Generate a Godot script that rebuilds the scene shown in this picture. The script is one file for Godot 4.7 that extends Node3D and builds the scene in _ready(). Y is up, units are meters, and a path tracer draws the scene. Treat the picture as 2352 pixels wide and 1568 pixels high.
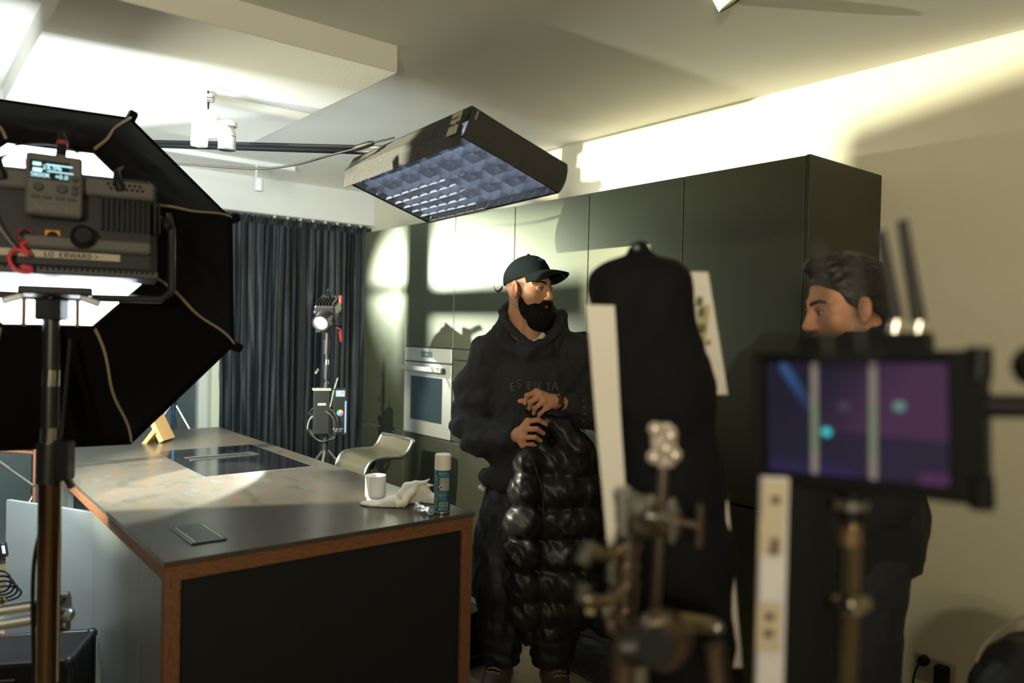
extends Node3D
# A kitchen used as a film set: tall dark cabinets, an island, film lamps and two men.

var mats := {}
var noises := {}
var rng := RandomNumberGenerator.new()
var font: SystemFont
const LEFT := -4.2
const WALL_X := 3.209
const BACK_Z := -5.86
const FRONT_Z := 2.6
const CEIL := 2.708

# ---------------------------------------------------------------- helpers
func lin(r: float, g: float, b: float) -> Color:
	return Color(r, g, b).linear_to_srgb()

func noise_tex(key: String, freq: float, size := 512, normal := false, strength := 4.0, octaves := 4, ramp: Gradient = null) -> NoiseTexture2D:
	if noises.has(key):
		return noises[key]
	var n := FastNoiseLite.new()
	n.seed = hash(key) % 10000
	n.noise_type = FastNoiseLite.TYPE_SIMPLEX_SMOOTH
	n.frequency = freq
	n.fractal_octaves = octaves
	var t := NoiseTexture2D.new()
	t.width = size
	t.height = size
	t.seamless = true
	t.noise = n
	t.as_normal_map = normal
	t.bump_strength = strength
	if ramp:
		t.color_ramp = ramp
	noises[key] = t
	return t

func mat(key: String, col: Color, rough := 0.6, metal := 0.0, o := {}) -> StandardMaterial3D:
	if mats.has(key):
		return mats[key]
	var m := StandardMaterial3D.new()
	m.resource_name = key
	m.albedo_color = col
	m.roughness = rough
	m.metallic = metal
	if o.has("spec"):
		m.metallic_specular = o.spec
	if o.has("vcol"):
		m.vertex_color_use_as_albedo = true
	if o.has("emit"):
		m.emission_enabled = true
		m.emission = o.emit
		m.emission_energy_multiplier = o.get("energy", 1.0)
	if o.has("sheen"):
		m.rim_enabled = true
		m.rim = o.sheen
		m.rim_tint = 0.6
	if o.has("coat"):
		m.clearcoat_enabled = true
		m.clearcoat = o.coat
		m.clearcoat_roughness = o.get("coat_rough", 0.2)
	if o.has("sss"):
		m.subsurf_scatter_enabled = true
		m.subsurf_scatter_strength = o.sss
	if o.has("back"):
		m.backlight_enabled = true
		m.backlight = o.back
	if o.has("bump"):  # relief: [texture, depth in centimetres, repeats per metre]
		m.heightmap_enabled = true
		m.heightmap_texture = o.bump[0]
		m.heightmap_scale = o.bump[1]
		m.uv1_triplanar = true
		m.uv1_world_triplanar = true
		m.uv1_scale = Vector3.ONE * o.bump[2]
	if o.has("tex"):  # colour: [texture, scale vector]
		m.albedo_texture = o.tex[0]
		m.uv1_triplanar = true
		m.uv1_world_triplanar = true
		m.uv1_scale = o.tex[1]
	if o.has("rtex"):
		m.roughness_texture = o.rtex
	mats[key] = m
	return m

class MB:
	var st := SurfaceTool.new()
	var flat := false
	var colored := false
	var color := Color.WHITE
	func _init() -> void:
		st.begin(Mesh.PRIMITIVE_TRIANGLES)
	func tri(a: Vector3, b: Vector3, c: Vector3) -> void:  # counter-clockwise from outside
		st.set_smooth_group(-1 if flat else 0)
		for p in [a, c, b]:
			if colored:
				st.set_color(color)
			st.add_vertex(p)
	func quad(a: Vector3, b: Vector3, c: Vector3, d: Vector3) -> void:
		tri(a, b, c)
		tri(a, c, d)
	func box(xf: Transform3D, s: Vector3, bev := 0.002) -> MB:
		var h := s * 0.5
		var b := minf(bev, minf(h.x, minf(h.y, h.z)) * 0.9)
		var was := flat
		flat = true
		var ax := [Vector3.RIGHT, Vector3.UP, Vector3.BACK]
		# faces
		for i in 3:
			var j := (i + 1) % 3
			var k := (i + 2) % 3
			for sg in [-1.0, 1.0]:
				var n: Vector3 = ax[i] * h[i] * sg
				var u: Vector3 = ax[j] * (h[j] - b)
				var v: Vector3 = ax[k] * (h[k] - b)
				var q := [n - u - v, n + u - v, n + u + v, n - u + v]
				if sg < 0:
					q.reverse()
				quad(xf * q[0], xf * q[1], xf * q[2], xf * q[3])
		if b > 0.0:
			for i in 3:
				var j := (i + 1) % 3
				var k := (i + 2) % 3
				for sj in [-1.0, 1.0]:
					for sk in [-1.0, 1.0]:
						var l: Vector3 = ax[i] * (h[i] - b)
						var p1: Vector3 = ax[j] * h[j] * sj + ax[k] * (h[k] - b) * sk
						var p2: Vector3 = ax[j] * (h[j] - b) * sj + ax[k] * h[k] * sk
						var q := [p1 - l, p1 + l, p2 + l, p2 - l]
						if sj * sk > 0:
							q.reverse()
						quad(xf * q[0], xf * q[1], xf * q[2], xf * q[3])
			for sx in [-1.0, 1.0]:
				for sy in [-1.0, 1.0]:
					for sz in [-1.0, 1.0]:
						var a := Vector3(h.x * sx, (h.y - b) * sy, (h.z - b) * sz)
						var c := Vector3((h.x - b) * sx, h.y * sy, (h.z - b) * sz)
						var e := Vector3((h.x - b) * sx, (h.y - b) * sy, h.z * sz)
						if sx * sy * sz > 0:
							tri(xf * a, xf * c, xf * e)
						else:
							tri(xf * a, xf * e, xf * c)
		flat = was
		return self
	func bx(a: Vector3, b: Vector3, bev := 0.002) -> MB:  # box between two corners
		return box(Transform3D(Basis(), (a + b) * 0.5), (b - a).abs(), bev)
	func bar(a: Vector3, b: Vector3, w: float, t: float, up := Vector3.UP, bev := 0.001) -> MB:
		var z := (b - a).normalized()
		var x := up.cross(z).normalized()
		var y := z.cross(x)
		return box(Transform3D(Basis(x, y, z), (a + b) * 0.5), Vector3(w, t, (b - a).length()), bev)
	func tube(pts: Array, r, n := 10, caps := true) -> MB:
		var m := pts.size()
		var t0: Vector3 = (pts[1] - pts[0]).normalized()
		var u := t0.cross(Vector3.UP if absf(t0.y) < 0.9 else Vector3.RIGHT).normalized()
		var rings := []
		for i in m:
			var t: Vector3 = (pts[mini(i + 1, m - 1)] - pts[maxi(i - 1, 0)]).normalized()
			u = (u - t * u.dot(t)).normalized()
			var v := t.cross(u)
			var rad: float = r[i] if r is Array else r
			var ring := []
			for k in n:
				var a := TAU * k / n
				ring.append(pts[i] + (u * cos(a) + v * sin(a)) * rad)
			rings.append(ring)
		for i in m - 1:
			for k in n:
				var l := (k + 1) % n
				quad(rings[i][k], rings[i][l], rings[i + 1][l], rings[i + 1][k])
		if caps:
			var was := flat
			flat = true
			for k in range(1, n - 1):
				tri(rings[0][0], rings[0][k + 1], rings[0][k])
				tri(rings[m - 1][0], rings[m - 1][k], rings[m - 1][k + 1])
			flat = was
		return self
	func lathe(xf: Transform3D, prof: Array, n := 24, sharp := true) -> MB:  # profile of (radius, height), from the bottom up on the outside
		for i in prof.size() - 1:
			var p: Vector2 = prof[i]
			var q: Vector2 = prof[i + 1]
			if sharp:
				st.set_smooth_group(0)
			for k in n:
				var a := TAU * k / n
				var b := TAU * (k + 1) / n
				var A := xf * Vector3(p.x * sin(a), p.y, p.x * cos(a))
				var B := xf * Vector3(p.x * sin(b), p.y, p.x * cos(b))
				var C := xf * Vector3(q.x * sin(b), q.y, q.x * cos(b))
				var D := xf * Vector3(q.x * sin(a), q.y, q.x * cos(a))
				if p.x > 1e-6:
					_t(A, B, C, i if sharp else 0)
				if q.x > 1e-6:
					_t(A, C, D, i if sharp else 0)
		return self
	func _t(a: Vector3, b: Vector3, c: Vector3, g: int) -> void:
		st.set_smooth_group(g)
		for p in [a, c, b]:
			if colored:
				st.set_color(color)
			st.add_vertex(p)
	func ball(c: Vector3, r: Vector3, n := 16, basis := Basis()) -> MB:
		var prof := []
		var m := n / 2
		for i in m + 1:
			var a := PI * i / m - PI / 2
			prof.append(Vector2(maxf(cos(a), 0.0), sin(a)))
		return lathe(Transform3D(basis * Basis.from_scale(r), c), prof, n, false)
	func extr(xf: Transform3D, poly: PackedVector2Array, d: float) -> MB:  # a flat outline with thickness along local z
		var p := poly.duplicate()
		if Geometry2D.is_polygon_clockwise(p):
			p.reverse()
		var was := flat
		flat = true
		var ix := Geometry2D.triangulate_polygon(p)
		for i in range(0, ix.size(), 3):
			var a := p[ix[i]]
			var b := p[ix[i + 1]]
			var c := p[ix[i + 2]]
			if (b - a).cross(c - a) < 0:
				var s := b
				b = c
				c = s
			tri(xf * Vector3(a.x, a.y, d / 2), xf * Vector3(b.x, b.y, d / 2), xf * Vector3(c.x, c.y, d / 2))
			tri(xf * Vector3(a.x, a.y, -d / 2), xf * Vector3(c.x, c.y, -d / 2), xf * Vector3(b.x, b.y, -d / 2))
		for i in p.size():
			var a := p[i]
			var b := p[(i + 1) % p.size()]
			quad(xf * Vector3(a.x, a.y, -d / 2), xf * Vector3(b.x, b.y, -d / 2), xf * Vector3(b.x, b.y, d / 2), xf * Vector3(a.x, a.y, d / 2))
		flat = was
		return self
	func sheet(nu: int, nv: int, f: Callable, thick := 0.0) -> MB:  # f(u, v) -> point; u to the right and v up as seen from outside
		var P := []
		for i in nu + 1:
			var row := []
			for j in nv + 1:
				row.append(f.call(float(i) / nu, float(j) / nv))
			P.append(row)
		if thick <= 0.0:
			for i in nu:
				for j in nv:
					quad(P[i][j], P[i + 1][j], P[i + 1][j + 1], P[i][j + 1])
			return self
		var Q := []
		for i in nu + 1:
			var row := []
			for j in nv + 1:
				var du: Vector3 = P[mini(i + 1, nu)][j] - P[maxi(i - 1, 0)][j]
				var dv: Vector3 = P[i][mini(j + 1, nv)] - P[i][maxi(j - 1, 0)]
				row.append(P[i][j] - du.cross(dv).normalized() * thick)
			Q.append(row)
		for i in nu:
			for j in nv:
				_q(P[i][j], P[i + 1][j], P[i + 1][j + 1], P[i][j + 1], 1)
				_q(Q[i][j + 1], Q[i + 1][j + 1], Q[i + 1][j], Q[i][j], 2)
		for i in nu:
			_q(Q[i][0], Q[i + 1][0], P[i + 1][0], P[i][0], 3)
			_q(P[i][nv], P[i + 1][nv], Q[i + 1][nv], Q[i][nv], 3)
		for j in nv:
			_q(P[0][j], P[0][j + 1], Q[0][j + 1], Q[0][j], 3)
			_q(Q[nu][j], Q[nu][j + 1], P[nu][j + 1], P[nu][j], 3)
		return self
	func _q(a: Vector3, b: Vector3, c: Vector3, d: Vector3, g: int) -> void:
		_t(a, b, c, g)
		_t(a, c, d, g)
	func done() -> ArrayMesh:
		st.generate_normals()
		st.index()
		return st.commit()

func part(parent: Node3D, called: String, what, m: Material, label := "") -> MeshInstance3D:
	var o := MeshInstance3D.new()
	o.name = called
	o.mesh = what.done() if what is MB else what
	o.material_override = m
	parent.add_child(o, true)
	var n: Node = parent
	var off := Vector3.ZERO
	while n != self and n is Node3D:  # meshes are given in world coordinates; the thing's node stands at its base
		off += n.position
		n = n.get_parent()
	o.position = -off
	if label:
		o.set_meta("label", label)
	return o

func local_part(parent: Node3D, called: String, what, m: Material) -> MeshInstance3D:  # a part given in its thing's own axes
	var o := MeshInstance3D.new()
	o.name = called
	o.mesh = what.done() if what is MB else what
	o.material_override = m
	parent.add_child(o, true)
	return o

func thing(called: String, label: String, category: String, at := Vector3.ZERO, group := "") -> Node3D:
	var o := Node3D.new()
	o.name = called
	add_child(o, true)
	o.position = at
	o.set_meta("label", label)
	o.set_meta("category", category)
	if group:
		o.set_meta("group", group)
	return o

func structure(called: String, what, m: Material) -> MeshInstance3D:
	var o := part(self, called, what, m)
	o.set_meta("kind", "structure")
	return o

func text(parent: Node3D, called: String, s: String, xf: Transform3D, size: float, m: Material, depth := 0.0006, bold := false) -> MeshInstance3D:
	var t := TextMesh.new()
	t.text = s
	var f := SystemFont.new()
	f.font_names = PackedStringArray(["Droid Sans"])
	if bold:
		f.font_weight = 700
	t.font = f
	t.font_size = 24
	t.pixel_size = size / 24.0
	t.depth = depth
	t.curve_step = 2.0
	var o := MeshInstance3D.new()
	o.name = called
	o.mesh = t
	o.material_override = m
	parent.add_child(o, true)
	var g := Transform3D()
	var n: Node = parent
	while n != self and n is Node3D:
		g = n.transform * g
		n = n.get_parent()
	o.transform = g.affine_inverse() * xf
	return o

func arc(c: Vector3, u: Vector3, v: Vector3, a0: float, a1: float, n := 12) -> Array:
	var out := []
	for i in n + 1:
		var a := lerpf(a0, a1, float(i) / n)
		out.append(c + u * cos(a) + v * sin(a))
	return out

func spline(pts: Array, n := 8) -> Array:  # smooth curve through the points
	var out := []
	for i in pts.size() - 1:
		var p0: Vector3 = pts[maxi(i - 1, 0)]
		var p1: Vector3 = pts[i]
		var p2: Vector3 = pts[i + 1]
		var p3: Vector3 = pts[mini(i + 2, pts.size() - 1)]
		for k in n:
			var t := float(k) / n
			out.append(0.5 * (2.0 * p1 + (p2 - p0) * t + (2.0 * p0 - 5.0 * p1 + 4.0 * p2 - p3) * t * t + (3.0 * p1 - p0 - 3.0 * p2 + p3) * t * t * t))
	out.append(pts[-1])
	return out

func face_xf(at: Vector3, x: Vector3, y: Vector3) -> Transform3D:  # a frame whose x and y lie as given
	var z := x.cross(y).normalized()
	x = x.normalized()
	return Transform3D(Basis(x, z.cross(x), z), at)

func knob_xf(at: Vector3, axis: Vector3) -> Transform3D:  # local y along the axis
	var y := axis.normalized()
	var x := y.cross(Vector3.UP if absf(y.y) < 0.9 else Vector3.RIGHT).normalized()
	return Transform3D(Basis(x, y, x.cross(y)), at)

# A field of distances on a grid, drawn as surface nets: bodies, clothes and cloth.
class Field:
	var o: Vector3
	var n: Vector3i
	var c: float
	var f := PackedFloat32Array()
	func _init(lo: Vector3, hi: Vector3, cell: float) -> void:
		o = lo
		c = cell
		n = Vector3i(((hi - lo) / cell).ceil()) + Vector3i.ONE
		f.resize(n.x * n.y * n.z)
		f.fill(0.2)
	func _range(lo: Vector3, hi: Vector3) -> Array:
		var a := Vector3i(((lo - o) / c).floor()).clamp(Vector3i.ZERO, n - Vector3i.ONE)
		var b := Vector3i(((hi - o) / c).ceil()).clamp(Vector3i.ZERO, n - Vector3i.ONE)
		return [a, b]
	func cap(a: Vector3, b: Vector3, ra: float, rb: float, k := 0.03) -> Field:
		var m := maxf(ra, rb) + k + c * 2.0
		var r := _range(a.min(b) - Vector3.ONE * m, a.max(b) + Vector3.ONE * m)
		var ab := b - a
		var l2 := maxf(ab.length_squared(), 1e-9)
		for x in range(r[0].x, r[1].x + 1):
			for y in range(r[0].y, r[1].y + 1):
				var i: int = (x * n.y + y) * n.z + r[0].z
				var p := o + Vector3(x, y, r[0].z) * c
				for z in range(r[0].z, r[1].z + 1):
					var ap := p - a
					var t := clampf(ap.dot(ab) / l2, 0.0, 1.0)
					var d := (ap - ab * t).length() - ra - (rb - ra) * t
					var e := f[i]
					var h := k - absf(d - e)
					f[i] = minf(d, e) - (h * h * 0.25 / k if h > 0.0 else 0.0)
					i += 1
					p.z += c
		return self
	func chain(pts: Array, rads: Array, k := 0.03) -> Field:
		for i in pts.size() - 1:
			cap(pts[i], pts[i + 1], rads[i], rads[i + 1], k)
		return self
	func ell(p0: Vector3, rad: Vector3, k := 0.02, cut := false, basis := Basis()) -> Field:
		var rm := maxf(rad.x, maxf(rad.y, rad.z))
		var rn := minf(rad.x, minf(rad.y, rad.z))
		var m := rm + k + c * 2.0
		var r := _range(p0 - Vector3.ONE * m, p0 + Vector3.ONE * m)
		var inv := basis.inverse()
		var i1 := Vector3.ONE / rad
		var i2 := i1 * i1
		for x in range(r[0].x, r[1].x + 1):
			for y in range(r[0].y, r[1].y + 1):
				var i: int = (x * n.y + y) * n.z + r[0].z
				var p := o + Vector3(x, y, r[0].z) * c
				for z in range(r[0].z, r[1].z + 1):
					var q := inv * (p - p0)
					var k0 := (q * i1).length()
					var k1 := (q * i2).length()
					var d := k0 * (k0 - 1.0) / k1 if k1 > 1e-6 else -rn
					var e := f[i]
					if cut:
						var h := k - absf(-d - e)
						f[i] = maxf(-d, e) + (h * h * 0.25 / k if h > 0.0 else 0.0)
					else:
						var h := k - absf(d - e)
						f[i] = minf(d, e) - (h * h * 0.25 / k if h > 0.0 else 0.0)
					i += 1
					p.z += c
		return self
	func warp(fn: Callable) -> Field:  # adds fn(point, distance) near the surface
		for x in n.x:
			for y in n.y:
				var i := (x * n.y + y) * n.z
				for z in n.z:
					if absf(f[i]) < 0.05:
						f[i] += fn.call(o + Vector3(x, y, z) * c, f[i])
					i += 1
		return self
	func cut(fn: Callable) -> Field:  # keeps what fn(point) < 0
		for x in n.x:
			for y in n.y:
				var i := (x * n.y + y) * n.z
				for z in n.z:
					if f[i] < 0.06:
						f[i] = maxf(f[i], fn.call(o + Vector3(x, y, z) * c))
					i += 1
		return self
	func at(p: Vector3) -> float:
		var g := ((p - o) / c).clamp(Vector3.ZERO, Vector3(n) - Vector3.ONE * 1.001)
		var i := Vector3i(g.floor())
		var t := g - Vector3(i)
		var b := (i.x * n.y + i.y) * n.z + i.z
		var sx := n.y * n.z
		var sy := n.z
		var v0 := lerpf(lerpf(f[b], f[b + 1], t.z), lerpf(f[b + sy], f[b + sy + 1], t.z), t.y)
		var v1 := lerpf(lerpf(f[b + sx], f[b + sx + 1], t.z), lerpf(f[b + sx + sy], f[b + sx + sy + 1], t.z), t.y)
		return lerpf(v0, v1, t.x)
	func grad(p: Vector3) -> Vector3:
		var e := c * 0.7
		return Vector3(at(p + Vector3(e, 0, 0)) - at(p - Vector3(e, 0, 0)), at(p + Vector3(0, e, 0)) - at(p - Vector3(0, e, 0)), at(p + Vector3(0, 0, e)) - at(p - Vector3(0, 0, e))).normalized()
	func hit(from: Vector3, dir: Vector3, far := 2.0) -> Vector3:  # first point of the surface along a ray
		var t := 0.0
		while t < far:
			var p := from + dir * t
			var d := at(p)
			if d < 0.0005:
				return p
			t += maxf(d * 0.6, 0.002)
		return from + dir * far
	func bake(to: Dictionary, color = null, xf := Transform3D()) -> void:  # adds the surface to {v, n, c, i}
		var id := PackedInt32Array()
		id.resize(f.size())
		id.fill(-1)
		var sx := n.y * n.z
		var sy := n.z
		var off := [0, 1, sy, sy + 1, sx, sx + 1, sx + sy, sx + sy + 1]
		var corner := [Vector3(0, 0, 0), Vector3(0, 0, 1), Vector3(0, 1, 0), Vector3(0, 1, 1), Vector3(1, 0, 0), Vector3(1, 0, 1), Vector3(1, 1, 0), Vector3(1, 1, 1)]
		var edges := [0, 1, 0, 2, 0, 4, 1, 3, 1, 5, 2, 3, 2, 6, 3, 7, 4, 5, 4, 6, 5, 7, 6, 7]
		for x in n.x - 1:
			for y in n.y - 1:
				var b := (x * n.y + y) * n.z
				for z in n.z - 1:
					var i := b + z
					var s := f[i] < 0.0
					if s == (f[i + 1] < 0.0) and s == (f[i + sy] < 0.0) and s == (f[i + sx] < 0.0) and s == (f[i + sy + 1] < 0.0) and s == (f[i + sx + 1] < 0.0) and s == (f[i + sx + sy] < 0.0) and s == (f[i + sx + sy + 1] < 0.0):
						continue
					var sum := Vector3.ZERO
					var cnt := 0
					for e in 12:
						var a: int = edges[e * 2]
						var d: int = edges[e * 2 + 1]
						var fa := f[i + off[a]]
						var fd := f[i + off[d]]
						if (fa < 0.0) != (fd < 0.0):
							sum += corner[a].lerp(corner[d], fa / (fa - fd))
							cnt += 1
					var p := o + (Vector3(x, y, z) + sum / cnt) * c
					id[i] = to.v.size()
					to.v.append(xf * p)
					to.n.append((xf.basis * grad(p)).normalized())
					to.c.append(color.call(p) if color != null else Color.WHITE)
		for x in range(1, n.x - 1):
			for y in range(1, n.y - 1):
				for z in range(1, n.z - 1):
					var i := (x * n.y + y) * n.z + z
					var s := f[i] < 0.0
					if s != (f[i + sx] < 0.0):
						_face(to, id[i], id[i - sy], id[i - sy - 1], id[i - 1], s)
					if s != (f[i + sy] < 0.0):
						_face(to, id[i], id[i - 1], id[i - sx - 1], id[i - sx], s)
					if s != (f[i + 1] < 0.0):
						_face(to, id[i], id[i - sx], id[i - sx - sy], id[i - sy], s)
	func _face(to: Dictionary, a: int, b: int, d: int, e: int, s: bool) -> void:
		if a < 0 or b < 0 or d < 0 or e < 0:
			return
		if s:
			to.i.append_array([a, d, b, a, e, d])
		else:
			to.i.append_array([a, b, d, a, d, e])

func skin_new() -> Dictionary:
	return {"v": PackedVector3Array(), "n": PackedVector3Array(), "c": PackedColorArray(), "i": PackedInt32Array()}

func skin_mesh(to: Dictionary) -> ArrayMesh:
	var a := []
	a.resize(Mesh.ARRAY_MAX)
	a[Mesh.ARRAY_VERTEX] = to.v
	a[Mesh.ARRAY_NORMAL] = to.n
	a[Mesh.ARRAY_COLOR] = to.c
	a[Mesh.ARRAY_INDEX] = to.i
	var m := ArrayMesh.new()
	m.add_surface_from_arrays(Mesh.PRIMITIVE_TRIANGLES, a)
	return m


func _ready() -> void:
	rng.seed = 7
	# ---- camera
	var cam := Camera3D.new()
	cam.name = "camera"
	add_child(cam)
	cam.transform = Transform3D(Basis(Vector3(0.777104, 0.022405, 0.628973), Vector3(-0.008544, 0.999650, -0.025053), Vector3(-0.629314, 0.014095, 0.777023)), Vector3(0, 1.57, 0))
	var lens := CameraAttributesPhysical.new()
	lens.frustum_focal_length = 27.06
	lens.frustum_near = 0.05
	lens.frustum_far = 60.0
	lens.frustum_focus_distance = 3.4
	lens.exposure_aperture = 1.5
	cam.attributes = lens
	cam.fov = 47.833
	cam.current = true
	# ---- night outside, exposure
	var we := WorldEnvironment.new()
	we.name = "environment"
	var env := Environment.new()
	env.background_mode = Environment.BG_COLOR
	env.background_color = Color(0.012, 0.014, 0.02)
	env.tonemap_mode = Environment.TONE_MAPPER_LINEAR
	env.tonemap_exposure = 1.0
	env.sdfgi_enabled = true
	env.ssao_enabled = true
	env.ssil_enabled = true
	we.environment = env
	add_child(we)
	# ---- the large lamps: unseen ones left, in the bay and behind the camera, the octagonal softbox, the spot by the curtain, the mat on the boom
	spot_lamp("unseen_hard_lamp", HARD, Vector3(2.6, 1.75, -3.1), 36.0, 48.0, lin(1.0, 0.98, 0.74), 0.015, 0.25)  # out of view on the left, lights cabinets and right wall
	area_lamp("softbox_front", OCT * Vector3(0, 0, -0.62), OCT.basis, Vector2(0.85, 0.85), 9.5, lin(0.86, 0.97, 1.0))
	area_lamp("softbox_core", OCT * Vector3(0, 0, -0.045), OCT.basis, Vector2(0.34, 0.22), 2.5, lin(0.9, 0.97, 1.0))
	spot_lamp("curtain_spot", FRES + FRES_DIR * 0.155, FRES + FRES_DIR * 2.0, 8.0, 34.0, lin(1.0, 0.97, 0.84), 0.02, 0.2)
	spot_lamp("unseen_bay_lamp", BAY, Vector3(2.65, 1.75, -4.15), 25.0, 15.0, lin(0.92, 1.0, 0.96), 0.012, 0.85)  # unseen behind the softbox, placed for the bright cabinet patches
	area_lamp("light_mat_glow", MAT_XF * Vector3(0, -0.05, 0), MAT_XF.basis * Basis(Vector3.RIGHT, PI / 2), Vector2(0.40, 0.92), 0.9, lin(0.72, 0.84, 1.0))
	area_lamp("unseen_rear_light", UNSEEN_REAR, Basis.looking_at(Vector3(2.2, 1.3, -2.4) - UNSEEN_REAR), Vector2(0.22, 0.22), 7.2, lin(1.0, 0.91, 0.67))  # out of view behind the camera, lights foreground and right wall
	palette()
	build_room()
	build_cabinets()
	build_island()
	build_softbox()
	build_light_mat()
	build_curtain()
	build_spots()
	build_ceiling_things()
	build_counter_things()
	build_stool()
	build_floor_things()
	build_person_in_cap()
	build_jacket()
	build_person_at_right()
	build_bag()
	build_grip_stand()
	build_monitor()

func spot_lamp(called: String, at: Vector3, to: Vector3, angle: float, energy: float, col: Color, size: float, soft: float) -> void:
	var l := SpotLight3D.new()
	l.name = called
	add_child(l)
	l.look_at_from_position(at, to)
	l.spot_angle = angle
	l.spot_angle_attenuation = soft
	l.spot_range = 20.0
	l.spot_attenuation = 2.0
	l.light_energy = energy
	l.light_color = col
	l.light_size = size
	l.shadow_enabled = true

func area_lamp(called: String, at: Vector3, b: Basis, size: Vector2, energy: float, col: Color) -> void:  # shines along its local -z
	var l := AreaLight3D.new()
	l.name = called
	add_child(l)
	l.transform = Transform3D(b.orthonormalized(), at)
	l.area_size = size
	l.area_normalize_energy = true
	l.area_range = 20.0
	l.area_attenuation = 2.0
	l.light_energy = energy
	l.light_color = col
	l.shadow_enabled = true

# where the lamps stand
const HARD := Vector3(-1.0, 2.45, -3.6)
const BAY := Vector3(1.55, 2.05, -5.55)
const UNSEEN_REAR := Vector3(-1.3, 1.9, 1.1)
const FRES := Vector3(2.158, 1.65, -4.525)
var FRES_DIR := (Vector3(1.02, 0.92, -3.3) - FRES).normalized()
var OCT := oct_frame()      # rear ring of the softbox: x right, y up, -z into the box
var MAT_XF := Transform3D(Basis.from_euler(Vector3(-0.01, -0.07, -0.322)) * Basis(Vector3.BACK, PI), Vector3(1.72, 2.15, -2.58))  # local y leaves the grid downward

func oct_frame() -> Transform3D:
	var a := Vector3(0.3397, 1.8019, -2.4317)
	var b := Vector3(0.4055, 1.7160, -2.8917)
	var z := (a - b).normalized()
	var x := Vector3.UP.cross(z).normalized()
	return Transform3D(Basis(x, z.cross(x), z), a)

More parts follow.
